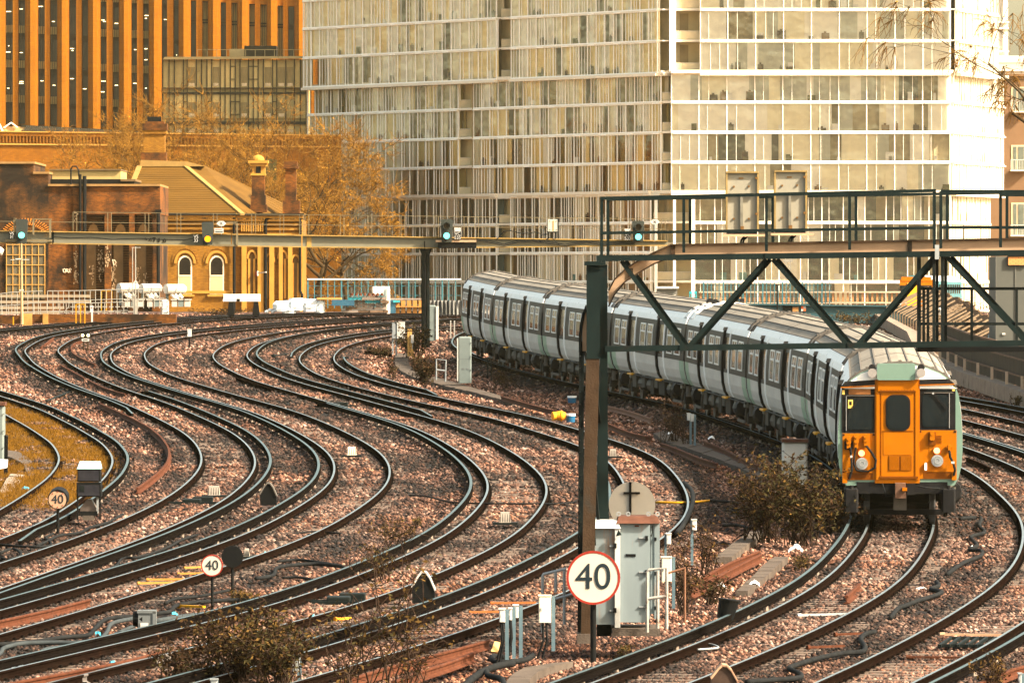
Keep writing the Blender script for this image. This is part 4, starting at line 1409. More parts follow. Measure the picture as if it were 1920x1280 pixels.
def plate(x0, y0, x1, y1, D, body, lab, cap=False, col=black, tcol=white, size=.2):
    m = MB()
    t = thing('signal_plate' , lab, 'plate', Q((x0 + x1) / 2, y1, D), 'number plates on the far gantry')
    m.pbox(x0, y0, x1, y1, D, .04, 0)
    if cap:
        m.pbox(x0, y0 - 8, x1, y0 - 5, D, .06, 1); m.pbox(x0 + 1, y0 - 4.5, x1, y0 - 1, D, .06, 1)
    m.build('plate', [col, white], t)
    p = Q((x0 + x1) / 2, (y0 + y1) / 2, D)
    text(body, size, (p.x, D - .008, p.z), tcol, t)
    return t
plate(17, 435, 27, 447, DB - .5, 'VS\n31', 'tiny black plate reading VS 31', size=.19)
plate(362, 441, 373, 454, DB - .5, 'VS\n33', 'tiny black plate reading VS 33', size=.21)
plate(852, 435, 864, 449, DB - .6, 'VC\n535', 'tiny black plate reading VC 535 under white strips', True, size=.21)
plate(1171, 437, 1183, 450, DB - .5, 'VC\n533', 'tiny black plate reading VC 533', True, size=.21)
for x, y, lab in ((415, 419, 'white lozenge plate marked X beside the amber signal'), (1228, 416, 'white lozenge plate marked X at the far girder end')):
    t = thing('lozenge_sign', lab, 'sign', Q(x, ty(x), DB - .45), 'X lozenges on the far gantry')
    m = MB()
    c = Q(x, y, DB - .45)
    m.prism([(c.x - .23, c.z), (c.x - .1, c.z - .115), (c.x + .1, c.z - .115), (c.x + .23, c.z), (c.x + .1, c.z + .115), (c.x - .1, c.z + .115)], DB - .45, DB - .42, 0)
    m.build('plate', [white], t)
    m = MB(); m.bar((c.x, DB - .43, c.z), Q(x, ty(x), DB - .43), .03, .03, 0)
    m.build('post', [galv], t)
    text('X', .2, (c.x, DB - .462, c.z), black, t)
m = MB()
m.pbox(402, 428, 419, 437, DB - .45, .05, 0)
for k in range(4):
    m.pbox(404 + 3.6 * k, 433.5, 406.6 + 3.6 * k, 435.5, DB - .458, .01, 1)
m.pbox(404, 430, 416, 431, DB - .458, .01, 2)
single(m, 'notice_plate', [white, black, red_paint], 'small white notice under the X lozenge beside the amber signal', 'sign', Q(410, 437, DB - .45))
m = MB()
m.pbox(1026.5, 411, 1047, 434, DB - .15, .2, 0); m.pbox(1026, 434, 1047.5, 436.5, DB - .17, .25, 1)
m.pbox(1025.6, 410, 1027, 436, DB - .17, .22, 1); m.pbox(1046.4, 410, 1047.6, 436, DB - .17, .22, 1)
m.pbox(1036, 414, 1038.5, 433, DB - .158, .01, 2)
for x, y in ((1031, 414.5), (1043, 414.5), (1031, 431), (1043, 431)):
    m.cyl(Q(x, y, DB - .17), Q(x, y, DB - .15), .02, .02, 6, 1)
single(m, 'junction_box', [mat('gantry_box_grey', (0.42, 0.40, 0.34), .6, 0, .1, 3), steel_dark, mat('gantry_box_stain', (0.36, 0.22, 0.08), .8, 0, .2, 3)], 'grey box with dark edges on the far gantry handrail', 'box', Q(1036, 436, DB - .15))

# ------------------------------------------------------------------ speed signs
sign_white = mat('sign_white', (0.451, 0.41, 0.3526), 0.5, 0, .05, 3, rust=(.5, .42, .34), rust_amt=.06, rust_scale=3)
digit = mat('sign_digit_black', (0.012, 0.02, 0.026), .5, 0, .1, 5)
def speed_sign(x, y, r, yb_, D, lab, post_w, digits, rim, group='40 speed signs', hood=False, facec=sign_white):
    base = Q(x, yb_, D)
    t = thing('speed_sign', lab, 'speed sign', base, group)
    s = F / D
    R = r / s
    c = Q(x, y, D)
    m = MB()
    m.cyl((c.x, D, c.z), (c.x, D + .025, c.z), R * .985, R * .985, 40, 0)
    d = m.build('disc', [facec], t)
    m = MB(); m.ring((c.x, D - .006, c.z), R * (1 - rim), R, .035, 44, 0)
    m.build('rim', [red_paint if not hood else black], t)
    text('40', digits, (c.x, D - .006, c.z), digit, t, sx=1.0)
    m = MB()
    m.cyl((c.x, D + .10, c.z + R * .5), (c.x, D + .10, base.z - .3), post_w, post_w, 12, 0)
    for zz in (c.z + R * .4, c.z - R * .4):
        m.box((c.x, D + .05, zz), (R * .6, .06, .05), 0)
    m.build('post', [black], t)
    if hood:
        m = MB()
        m.tube([(c.x, D + .02, c.z), (c.x + .01, D + .45, c.z + .05)], [R * 1.02, R * 1.04], 28, 0)
        m.build('hood', [black], t)
        m = MB()
        for a in (50, 90, 130, 230, 270, 310):
            an = math.radians(a)
            m.cyl((c.x + R * .78 * math.cos(an), D - .012, c.z + R * .78 * math.sin(an)), (c.x + R * .78 * math.cos(an), D, c.z + R * .78 * math.sin(an)), .012, .012, 8, 0)
        m.build('bolts', [red_paint], t)
    return t
speed_sign(1112.5, 1082.5, 50.5, 1210, 124.2, 'large round white 40 sign with a red rim in front of the gantry leg', .05, .62, .085)
speed_sign(397.5, 1059.5, 20.5, 1125, dist(1125), 'small round red rimmed 40 sign on a thin post beside a black disc', .028, .255, .10)
speed_sign(108, 936, 18.5, 986, dist(988), 'small hooded 40 sign with studs round its buff face, beside the black mast box', .035, .28, .09, hood=True, facec=mat('sign_buff', (0.3444, 0.2132, 0.1394), .5, 0, .08, 4))
# the back of a disc sign beside the small 40
D = dist(1110)
t = thing('disc_sign_back', 'black back of a round sign on a thin post beside the small 40 sign', 'sign', Q(435, 1110, D))
m = MB(); c = Q(435.5, 1043, D); R = 20.5 * D / F
m.cyl((c.x, D, c.z), (c.x, D + .04, c.z), R, R, 36, 0); m.build('disc', [black], t)
m = MB(); m.cyl((c.x, D + .06, c.z), (c.x, D + .06, G(D) - .3), .03, .03, 10, 0); m.build('post', [black], t)
# white disc with a black cross bracket behind the cabinets
D = 127.8
t = thing('disc_sign_back', 'large white weathered disc with a black cross bracket, behind the pale blue cabinets', 'sign', Q(1183, 1150, D))
m = MB(); c = Q(1185, 946, D); R = 43.5 * D / F
m.cyl((c.x, D, c.z), (c.x, D + .03, c.z), R, R, 44, 0)
m.build('disc', [mat('disc_back_white', (0.451, 0.41, 0.3526), .6, 0, .06, 3, rust=(.34, .21, .12), rust_amt=.22, rust_scale=1.3)], t)
m = MB(); m.pbox(1179.5, 903, 1184, 1150, D - .05, .04, 0); m.pbox(1169, 922, 1200, 926, D - .06, .045, 0)
m.build('cross_bracket', [black], t)

# ------------------------------------------------------------------ cabinets by the gantry
D = 125.4
t = thing('equipment_cabinet', 'tall pale blue cabinet with a rusty lid, just right of the big 40 sign', 'cabinet', Q(1192, 1178, D), 'pale blue cabinets by the gantry')
m = MB()
m.pbox(1163, 982, 1216, 1166, D, 1.0, 0)
m.pbox(1216, 984, 1219, 1160, D + .06, .9, 0)
m.build('body', [cab_blue], t)
m = MB()
for x0, x1, dd in ((1156, 1221, 0), (1213, 1237, .18)):
    a, b_, c = Q(x0, 981, D - .08 + dd), Q(x1, 981, D - .08 + dd), Q(x0, 968, D)
    m.hexa([(a.x, D - .08 + dd, a.z), (b_.x, D - .08 + dd, a.z), (b_.x, D + 1.1, a.z), (a.x, D + 1.1, a.z), (a.x + .04, D + .1 + dd, c.z), (b_.x - .04, D + .1 + dd, c.z), (b_.x - .04, D + 1.0, c.z), (a.x + .04, D + 1.0, c.z)], 0)
m.build('lid', [rust_roof], t)
m = MB()
m.pbox(1220, 981, 1227, 1150, D + .22, .8, 0); m.pbox(1227, 980, 1237, 1160, D + .20, .9, 0)
m.build('side_door', [cab_blue], t)
m = MB()
for x in (1160, 1178, 1216, 1233):
    c = Q(x, 963, D + .3)
    m.ring((c.x, D + .3, c.z), .022, .04, .02, 16, 0)
m.build('lifting_eyes', [galv], t)
m = MB()
m.pbox(1173, 1038, 1192, 1043, D - .012, .012, 0)
for y in (1007, 1071, 1136):
    m.pbox(1198, y, 1216, y + 2.2, D - .03, .03, 1); m.pbox(1210, y - 3, 1215, y + 6, D - .05, .05, 0)
    m.pbox(1227, y, 1231, y + 6, D + .15, .05, 0)
c = Q(1222, 990, D + .15)
m.tube([Q(1218, 985, D + .15), Q(1217, 998, D + .1), Q(1221, 1005, D + .1), Q(1224, 996, D + .12), Q(1223, 986, D + .15)], .012, 6, 0)
m.pbox(1190, 984, 1198, 987, D - .012, .012, 2)
m.build('hinges_and_slot', [black, galv, rust], t)
m = MB(); m.pbox(1148, 1178, 1238, 1192, D - .25, 1.7, 0)
m.build('plinth', [concrete], t)
D = 125.0
t = thing('equipment_cabinet', 'narrow white cabinet half behind the gantry leg and the big 40 sign', 'cabinet', Q(1150, 1176, D), 'pale blue cabinets by the gantry')
m = MB(); m.pbox(1112, 992, 1153, 1170, D + .35, .8, 0); m.pbox(1153, 990, 1163, 1176, D + .28, .9, 1)  # right face in white: the sun on it put into the colour
m.build('body', [cab_blue, cab_white], t)
m = MB()
a = Q(1108, 990, D + .3); b_ = Q(1164, 990, D + .3); c = Q(1150, 977, D)
m.hexa([(a.x, D + .26, a.z), (b_.x, D + .26, a.z), (b_.x, D + 1.25, a.z), (a.x, D + 1.25, a.z), (a.x + .06, D + .4, c.z), (b_.x - .06, D + .4, c.z), (b_.x - .06, D + 1.15, c.z), (a.x + .06, D + 1.15, c.z)], 0)
m.build('lid', [cab_white], t)
m = MB()
for y in (1022, 1084, 1143):
    m.pbox(1143, y, 1153, y + 2.5, D + .31, .04, 1); m.pbox(1150, y - 4, 1156, y + 5, D + .25, .03, 0)
m.prism([(Q(1155, 1006, D).x, Q(0, 1006, D).z), (Q(1166, 1003, D).x, Q(0, 1003, D).z), (Q(1160, 993, D).x, Q(0, 993, D).z)], D + .2, D + .24, 2)
m.build('hinges', [black, galv, steel_teal], t)

def tube_thing(name, lab, cat, segs, r, material, loc, group=None, n=8):
    m = MB()
    for pts in segs:
        m.tube(pts, r, n, 0)
    return single(m, name, material, lab, cat, loc, group)
pipe = mat('dull_galvanised_pipe', (0.30, 0.29, 0.27), .5, .3, .25, 5, rust=(.12, .07, .05), rust_amt=.4, rust_scale=4)
D = 124.9
tube_thing('pipe_rail', 'grey pipe handrail in front of the tall pale blue cabinet', 'handrail',
           [[Q(1213.5, 1185, D), Q(1213.5, 1072, D), Q(1216, 1068, D), Q(1250, 1064, D), Q(1250, 1178, D)], [Q(1213.5, 1122, D), Q(1250, 1117, D)], [Q(1233, 1183, D + .4), Q(1233, 1070, D + .4)]], .028, pipe, Q(1230, 1185, D))
D = 126.5
tube_thing('pipe_rail', 'rusty thin pipe handrail running right from the cabinets into the weeds', 'handrail',
           [[Q(1252, 1074, D), Q(1286, 1064, D)], [Q(1284, 1167, D), Q(1284, 1064, D)]], .02, mat('brown_pipe', (.16, .08, .05), .7, .1, .3, 5), Q(1284, 1167, D))
D = 126.0
tube_thing('pipe_rail', 'bright pipe handrail bent over the buff box left of the big 40 sign', 'handrail',
           [[Q(1017.5, 1186, D), Q(1017.5, 1080, D), Q(1019, 1076, D), Q(1056, 1067, D), Q(1062, 1066, D)], [Q(1042, 1110, D), Q(1042, 1070, D)], [Q(1058, 1170, D), Q(1058, 1067, D)], [Q(1042, 1122, D), Q(1078, 1112, D)]], .026, galv, Q(1017, 1186, D))

def post_box(lab, box, post, yb_, D, bm, pm, group, cables=False, cat='junction box', dep=.18):
    x0, y0, x1, y1 = box
    t = thing('junction_box_on_post', lab, cat, Q((post[0] + post[1]) / 2, yb_, D), group)
    m = MB(); m.pbox(post[0], post[2], post[1], yb_ + 3, D, .09, 0); m.build('post', [pm], t)
    m = MB()
    a, b_ = Q(x0, y1, D - .1), Q(x1, y0, D - .1)
    m.box(((a.x + b_.x) / 2, D - .02 - dep / 2, (a.z + b_.z) / 2), (b_.x - a.x, dep, b_.z - a.z), 0, 0, .015)
    m.box(((a.x + b_.x) / 2, D - .02 - dep / 2, b_.z + .004), (b_.x - a.x + .02, dep + .02, .02), 0)
    b = m.build('box', [bm], t)
    m = MB(); m.box(((a.x * .8 + b_.x * .2), D - .025 - dep, (a.z + b_.z) / 2), (.02, .012, .05), 0); m.build('latch', [galv], b)
    if cables:
        m = MB()
        for dx in (0.3, .6):
            x = a.x + (b_.x - a.x) * dx
            m.tube([(x, D - .08, a.z + .02), (x + .02, D - .1, a.z - .3), (x - .10 + .06 * dx, D - .05, G(D) - .15)], .022, 6, 0)
        m.build('cables', [rubber], t)
    return t
gp = 'junction boxes on short posts'
buff = mat('buff_box', (.62, .55, .45), .55, 0, .08, 4)
post_box('buff box on a blue grey post left of the big 40 sign', (1010, 1116, 1033, 1166), (1034, 1041, 1117), 1217, 123.4, buff, blue_galv, gp, True)
post_box('leftmost of three small white boxes on posts in a row, beside a buff paper block', (936, 1141, 947, 1165), (947, 954, 1142), 1233, 121.5, white, blue_galv, gp, True)
post_box('middle one of three small white boxes on posts in a row near a coiled cable', (954, 1140, 960, 1161), (960, 967, 1138), 1231, 122.0, white, blue_galv, gp, True)
post_box('rightmost of three small white boxes on posts in a row near a coiled cable', (962, 1134, 972, 1157), (973, 980, 1135), 1232, 122.3, white, blue_galv, gp)
post_box('cream box on a grey post right of the tall pale blue cabinet', (1240, 1044, 1259, 1089), (1260, 1266, 1044), 1137, 129.5, buff, blue_galv, gp)
post_box('small white box on a post just right of the round white disc', (1249, 1000, 1258, 1019), (1246, 1250, 999), 1040, 136.0, white, blue_galv, gp)
post_box('small white box on a grey post standing in pink ballast right of the cabinets', (1297, 974, 1306, 993), (1295, 1300, 975), 1056, 146.0, white, blue_galv, gp)
post_box('left small grey box of two side by side posts near the bare twigs', (1288, 775, 1294, 788), (1293, 1297, 775), 830, dist(831), galv, blue_galv, gp)
post_box('right small grey box of two side by side posts near the bare twigs', (1295, 777, 1301, 790), (1301, 1305, 777), 832, dist(833), galv, blue_galv, gp)
post_box('white box on a pair of legs beside the far gantry column', (744, 603.5, 759, 634), (741.5, 744.5, 603), 664, dist(664), white, galv, gp, dep=.25)
post_box('grey box on a post behind the white box left of the far gantry column', (735, 606, 743, 634), (735, 738, 605), 662, dist(662.5), galv, galv, gp)
post_box('small white box beside the orange timber post near the far gantry column', (770.5, 628, 775.5, 643), (772, 774, 628), 668, dist(668), white, galv, gp)
post_box('small pale box on a post at the bottom edge behind weeds', (548, 1234, 562, 1258), (557, 565, 1235), 1287, 117.5, galv, blue_galv, gp)
post_box('pale box cut off by the bottom edge below the brown weeds', (395, 1273, 408, 1290), (403, 409, 1274), 1300, 116, galv, blue_galv, gp)
post_box('white tag post half hidden in the big brown bush', (1435, 931, 1441, 948), (1440, 1444, 931), 988, dist(988), white, blue_galv, gp)
post_box('bluish post top at the bottom right corner', (1909, 1262, 1915, 1280), (1912, 1921, 1262), 1300, 117, galv, blue_galv, gp)
post_box('white topped stub post with a red mark standing between the left tracks', (351, 617, 359, 631), (353.5, 356.5, 617), 648, dist(649), white, black, gp, dep=.06)

# tall grey cabinets by the concrete path
def tall_cabinet(lab, x0, y0, x1, y1, D, side=None, material=cab_grey, lid=None, dep=.6, group='tall grey lineside cabinets'):
    t = thing('lineside_cabinet', lab, 'cabinet', Q((x0 + x1) / 2, y1, D), group)
    m = MB()
    a, b_ = Q(x0, y1 + 3, D), Q(x1, y0, D)
    m.box(((a.x + b_.x) / 2, D + dep / 2, (a.z + b_.z) / 2), (b_.x - a.x, dep, b_.z - a.z), 0, 0, .05)
    if side:
        m.pbox(*side, D - .05, dep * .9, 1)
    m.build('body', [material, white], t)
    m = MB()
    for f in (.2, .5, .8):
        yy = y0 + (y1 - y0) * f
        m.pbox(x0 - .4, yy, x0 + 2, yy + 1.6, D - .03, .03, 0)
        m.pbox(x1 - 2, yy - 6, x1 + .4, yy - 4.4, D - .03, .03, 0)
    m.pbox(x0 + .5, (y0 + y1) / 2 - .4, x1 - .5, (y0 + y1) / 2 + .1, D - .006, .01, 0)
    for xx in (x0 + (x1 - x0) * .3, x0 + (x1 - x0) * .65):
        m.pbox(xx, y0 + (y1 - y0) * .7, xx + 4, y0 + (y1 - y0) * .73, D - .012, .012, 0)
    m.build('hinges', [mat('cabinet_hinge', (.12, .13, .13), .6, 0, .3, 5)], t)
    if lid:
        m = MB(); m.pbox(x0 - 2, y0 - 6, x1 + 2, y0, D - .06, dep + .12, 0); m.build('lid', [lid], t)
    return t
tall_cabinet('tall grey green cabinet with clipped corners in front of the last coach', 859, 631, 884, 715, dist(716), side=(857, 634, 859, 714))
tall_cabinet('tall grey cabinet with a white edge just right of the far gantry column', 804, 572, 817, 636, dist(637), side=(817.5, 574, 822, 636))
tall_cabinet('graffitied pale cabinet with a rusty lid behind the brown bush by the train', 1468, 829, 1514, 905, dist(912), material=mat('graffiti_cabinet', (.58, .54, .48), .6, 0, .1, 3, rust=(.25, .36, .42), rust_amt=.28, rust_scale=2.6), lid=rust_roof, dep=.9)
tall_cabinet('pale grey cabinet cut off by the left edge above the mossy track', -30, 760, 7.5, 865, dist(868), material=cab_grey, lid=rust_roof)
tall_cabinet('short white cabinet standing before the brick wall left of the buffer stop', 303, 562.5, 316, 596, dist(596), material=cab_white, dep=.5)

# the mast box at the left
D = dist(972)
t = thing('signal_box_head', 'black two decked box with a lit-painted flat top standing beside the hooded 40 sign', 'signal', Q(166, 972, D))
m = MB()
lit_top = mat('lit_teal_top', (.22, .34, .36), .45, 0, .1, 3)  # pale teal stands for light falling on the black box's top
a = Q(145, 879, D); b_ = Q(187.5, 903, D)
m.hexa([(a.x, D, b_.z), (b_.x, D, b_.z), (b_.x, D + .6, b_.z), (a.x, D + .6, b_.z), (a.x, D, a.z), (b_.x, D, a.z), (b_.x, D + .6, a.z), (a.x, D + .6, a.z)], 0)
m.hexa([(a.x - .02, D - .05, a.z), (b_.x + .02, D - .05, a.z), (b_.x + .02, D + .62, a.z), (a.x - .02, D + .62, a.z), (a.x, D - .04, a.z + .02), (b_.x, D - .04, a.z + .02), (b_.x - .02, D + .62, a.z + .17), (a.x + .02, D + .62, a.z + .17)], 1)
m.pbox(147, 881, 185, 901, D - .03, .03, 2)
m.build('upper_deck', [black, lit_top, mat('dark_pane', (.02, .02, .025), .15, 0, .3, 6)], t)
m = MB(); m.pbox(143.5, 905, 189, 931, D - .06, .66, 0); m.pbox(146, 909, 186, 929, D - .08, .02, 1); m.pbox(149, 910, 158, 921, D - .09, .01, 2)
m.build('lower_deck', [black, MATS['dark_pane'], steel_dark], t)
m = MB()
for x in (144, 186):
    m.pbox(x, 931, x + 3, 974, D - .05, .05, 0); m.pbox(x, 931, x + 3, 970, D + .5, .05, 0)
m.pbox(181, 931, 184.5, 962, D + .1, .05, 1)
m.build('legs', [black, galv], t)
m = MB()
p0 = [(149, 961), (151, 950), (163, 936), (171, 936), (180, 952), (181, 961)]
m.prism([(Q(x, 0, D).x, Q(0, y, D).z) for x, y in reversed(p0)], D + .05, D + .5, 0)
m.pbox(150, 958, 182, 966, D - .02, .5, 1); m.pbox(155, 966, 176, 975, D - .03, .4, 2)
m.build('cone_base', [mat('bronze_cover', (.09, .07, .06), .4, .2, .3, 5), black, concrete], t)

# ground position signal with two lamps
D = dist(656)
t = thing('ground_signal', 'little black ground signal with two lit yellow white lamps between the left tracks', 'signal', Q(160, 656, D))
m = MB(); c = Q(160, 627, D)
m.prism([(c.x - .22, c.z - .12), (c.x + .22, c.z - .12), (c.x + .24, c.z + .02), (c.x + .12, c.z + .16), (c.x - .12, c.z + .16), (c.x - .24, c.z + .02)], D, D + .25, 0)
m.build('head', [black], t)
for x in (155, 165.5):
    m = MB(); p = Q(x, 628.5, D); m.cyl((p.x, D - .05, p.z), (p.x, D, p.z), .07, .07, 16, 0)
    m.build('lamp', [mat('ground_signal_lamp', (1, .9, .5), .3, 0, .02, 5, emit=(1, .72, .30), estr=1.1)], t)
m = MB(); m.pbox(153.5, 634.5, 167, 639.5, D - .06, .05, 0)
m.pbox(155.5, 636, 165, 637.5, D - .066, .006, 1); m.build('number_plate', [white, black], t)
m = MB(); m.pbox(155, 639, 158, 657, D, .1, 0); m.pbox(163, 639, 166, 657, D, .1, 0); m.build('legs', [steel_brown], t)

# boxes lying between the rails
def track_box(lab, x0, y0, x1, y1, col):
    D = dist(y1)
    t = thing('trackside_magnet_box', lab, 'track box', Q((x0 + x1) / 2, y1, D), 'grey boxes between the rails')
    a, b_ = Q(x0, y1, D), Q(x1, y0, D)
    m = MB()
    h = b_.z - a.z
    m.hexa([(a.x, D, a.z - .05), (b_.x, D, a.z - .05), (b_.x, D + .5, a.z - .05), (a.x, D + .5, a.z - .05), (a.x + .03, D + .08, b_.z), (b_.x - .03, D + .08, b_.z), (b_.x - .03, D + .42, b_.z), (a.x + .03, D + .42, b_.z)], 0)
    for k in range(5):
        xx = a.x + (b_.x - a.x) * (k + .5) / 5
        m.bar((xx, D + .012, a.z), (xx, D + .085, b_.z - .01), .012, .012, 1)
    m.build('cover', [col, steel_dark], t)
    m = MB(); m.box(((a.x + b_.x) / 2, D + .25, a.z - .04), (b_.x - a.x + .3, .5, .05), 0); m.build('bracket', [steel_dark], t)
bx = mat('track_box_cream', (.55, .48, .38), .6, 0, .1, 6)
bg2 = mat('track_box_grey', (.24, .21, .18), .65, 0, .15, 6)
track_box('cream ribbed box by the third left rail curve, palest of the track boxes', 650, 838, 668, 852, bx)
track_box('grey brown ribbed box lying between rails left of the gantry leg', 936, 960, 958, 978, bg2)
track_box('dark grey ribbed box in the leftmost curve beside point machinery', 389, 911, 412, 927, bg2)
track_box('buff stained box beside the rail just right of the gantry post', 1142, 842, 1157, 854, bg2)
track_box('grey topped box right of the black sign disc', 456, 1029, 468, 1041, bg2)

def hood(lab, x, y0, yb_, w, lit_rim_m, body_m):
    D = dist(yb_)
    t = thing('ground_hood', lab, 'hood', Q(x, yb_, D), 'rounded black hoods between the tracks')
    s = D / F
    c = Q(x, yb_, D)
    hgt = (yb_ - y0) * s
    half = w * s / 2
    def outl(k, top):
        return [(-half * k * 1.0, 0), (-half * k, hgt * .5 * top), (-half * .45 * k, hgt * .86 * top), (-half * .15 * k, hgt * top), (half * .2 * k, hgt * .98 * top), (half * .55 * k, hgt * .8 * top), (half * k, hgt * .4 * top), (half * k, 0)]
    m = MB()
    m.prism([(c.x + a, c.z - .05 + b_) for a, b_ in outl(.96, .97)], D + .01, D + .45, 0)
    m.build('body', [body_m], t)
    m = MB()
    o = outl(1, 1)
    for (a, b_), (a2, b2) in zip(o[1:6], o[2:7]):
        m.bar((c.x + a, D - .01, c.z - .05 + b_), (c.x + a2, D - .01, c.z - .05 + b2), .02, .03, 0)
        m.bar((c.x + a, D + .2, c.z - .04 + b_), (c.x + a2, D + .2, c.z - .04 + b2), .45, .02, 0)
    m.build('rim', [lit_rim_m], t)  # paler rim colour: light on the top edge, painted in
hood('small black hood beside the second left curve', 503, 902, 943, 32, mat('hood_grey', (.10, .09, .08), .6, 0, .2, 6), black)
hood('black hood with a bright lit-painted arched rim, left of the gantry post foot', 794, 1067, 1125, 44, mat('hood_lit_edge', (.6, .56, .52), .4, .3, .1, 6), black)
hood('brown arched hood at the bottom edge beside a rail', 1358, 1241, 1290, 50, mat('hood_tan', (.38, .23, .15), .6, 0, .2, 6), mat('hood_brown', (.05, .032, .025), .6, 0, .3, 6))

# black bucket beside the train's track, blue tub, orange pipe collar
D = dist(1158)
m = MB(); c = Q(1364, 1156, D)
m.tube([(c.x - .05, D, c.z - .03), (c.x + .03, D, c.z + .31)], [.15, .19], 20, 0)
m.tube([(c.x + .03, D, c.z + .30), (c.x + .033, D, c.z + .325)], [.205, .205], 20, 0)
single(m, 'bucket', black, 'black bucket beside the pale conductor rail at the lower right', 'bucket', c)
def tub(lab, x0, y0, x1, y1):
    D = dist(y1); a, b_ = Q(x0, y1, D), Q(x1, y0, D)
    r = (b_.x - a.x) / 2; cx = (a.x + b_.x) / 2; hh = b_.z - a.z
    t = thing('paint_tub', lab, 'tub', (cx, D, a.z), 'blue tubs with pale lids')
    m = MB(); m.tube([(cx, D, a.z - .02), (cx, D, a.z + hh * .72)], [r * .88, r], 18, 0); m.build('body', [mat('tub_blue', (.02, .10, .20), .4, 0, .1, 6)], t)
    m = MB(); m.tube([(cx, D, a.z + hh * .72), (cx, D, b_.z)], [r * 1.05, r * 1.03], 18, 0); m.build('lid', [mat('tub_lid', (.72, .76, .78), .4, 0, .05, 6)], t)
tub('blue tub with a white lid lying beside the orange collar', 1061, 775, 1079, 790)
tub('blue tub with a white lid left of the gantry post, farther back on dry ground', 1064, 742, 1081, 754)
D = dist(790)
m = MB(); c = Q(1047, 780, D)
m.tube([(c.x - .19, D - .05, c.z), (c.x - .05, D, c.z + .01), (c.x + .0, D, c.z + .01), (c.x + .10, D, c.z + .01), (c.x + .2, D + .05, c.z)], [.14, .14, .16, .16, .13], 18, 0)
m.tube([(c.x + .08, D, c.z), (c.x + .12, D, c.z)], [.19, .19], 18, 0)
single(m, 'pipe_collar', orange, 'orange plastic pipe collar lying beside the blue tub', 'pipe collar', c)

# cable joint box with its thick cables
D = dist(1178)
t = thing('cable_joint_box', 'grey cable joint box with a white label, thick black cables running into it', 'joint box', Q(270, 1178, D))
m = MB(); m.pbox(259, 1145, 291, 1176, D, .35, 0); m.pbox(257, 1144, 292, 1149, D - .02, .39, 0); m.pbox(286, 1147, 293, 1172, D - .02, .2, 0)
m.build('body', [mat('joint_box_grey', (.11, .12, .125), .5, 0, .2, 5)], t)
m = MB(); p0 = Q(254, 1160, D)
m.tube([(p0.x - .05, D + .15, p0.z), (p0.x + .12, D + .15, p0.z)], [.13, .16], 14, 0); m.build('gland', [black], t)
m = MB(); m.pbox(263, 1167, 278, 1175.5, D - .012, .012, 0)
for k in range(4):
    m.pbox(265 + 3 * k, 1169.5, 267 + 3 * k, 1173.5, D - .015, .004, 1)
m.build('label', [white, mat('label_grey', (.45, .47, .48), .5, 0, .1, 5)], t)
def cable(lab, pts, r=.035, h=-.10, material=rubber, group='black cables on the ballast'):
    P3 = [at(x, y, h) for x, y in pts]
    # densify
    q = []
    for i in range(len(P3) - 1):
        p_1 = P3[max(i - 1, 0)]; p0_, p1_ = P3[i], P3[i + 1]; p2 = P3[min(i + 2, len(P3) - 1)]
        for u in (0, .25, .5, .75):
            q.append(0.5 * ((2 * p0_) + (p1_ - p_1) * u + (2 * p_1 - 5 * p0_ + 4 * p1_ - p2) * u * u + (3 * p0_ - p_1 - 3 * p1_ + p2) * u ** 3))
    q.append(P3[-1])
    m = MB(); m.tube(q, r, 8, 0)
    return single(m, 'cable', material, lab, 'cable', P3[0], group, smooth=True)
cable('upper thick black cable running left from the joint box', [(-10, 1208), (60, 1203), (120, 1194), (165, 1190), (178, 1178), (200, 1160), (250, 1155)], .04)
cable('middle grey black cable looping left from the joint box', [(-10, 1232), (2, 1222), (8, 1214), (40, 1206), (90, 1204), (150, 1204), (185, 1198), (200, 1185), (210, 1168), (250, 1159)], .04, material=mat('grey_cable', (.035, .042, .046), .8, 0, .3, 6, spec=.03))
cable('lowest cable curling down from the joint box past a blue scrap', [(75, 1224), (84, 1217), (105, 1213), (150, 1208), (200, 1196), (225, 1184), (252, 1173)], .035, material=MATS['grey_cable'])
cable('thick cable climbing right from the joint box beside the orange stick', [(292, 1150), (318, 1146), (326, 1138), (340, 1132), (400, 1126), (460, 1124), (480, 1128)], .04)
cable('cable bundle running right from the joint box into the weeds', [(292, 1164), (340, 1156), (390, 1150), (440, 1146)], .05, material=MATS['grey_cable'])
cable('black cable from behind the joint box towards the small 40 sign', [(310, 1130), (330, 1122), (370, 1118), (400, 1112), (430, 1106)], .03)
cable('black cable pair curving between the centre left tracks', [(480, 1084), (512, 1078), (520, 1064), (560, 1058), (600, 1057), (645, 1062)], .04)
cable('upper straight cable between the centre left tracks', [(520, 1052), (560, 1049), (600, 1054), (640, 1060)], .03)
cable('thin cable between the centre left tracks, nearest the weeds', [(530, 1082), (560, 1082), (600, 1088)], .025)
cable('cable crossing the ballast under the mast box', [(70, 1022), (90, 1014), (110, 1004), (150, 998), (170, 988), (200, 980), (230, 964)], .035)
cable('forked cable near the left edge below the hooded 40 sign', [(-5, 1020), (40, 1024), (88, 1024), (96, 1018), (86, 1008), (100, 1000)], .03)
cable('lower cable leaving the left edge beneath the hooded 40 sign', [(-5, 1042), (15, 1048), (40, 1040), (25, 1028), (0, 1036)], .03)
cable('black cable snaking down beside the right track from under the train', [(1800, 972), (1838, 970), (1836, 985), (1846, 998), (1820, 1006), (1832, 1022), (1818, 1030), (1840, 1032), (1838, 1042), (1812, 1052), (1795, 1062), (1776, 1076)], .045)
cable('black cable snaking through the ballast in front of the right track', [(1756, 1090), (1760, 1098), (1745, 1104), (1766, 1110), (1740, 1120), (1720, 1126), (1700, 1134), (1684, 1140), (1670, 1158)], .045)
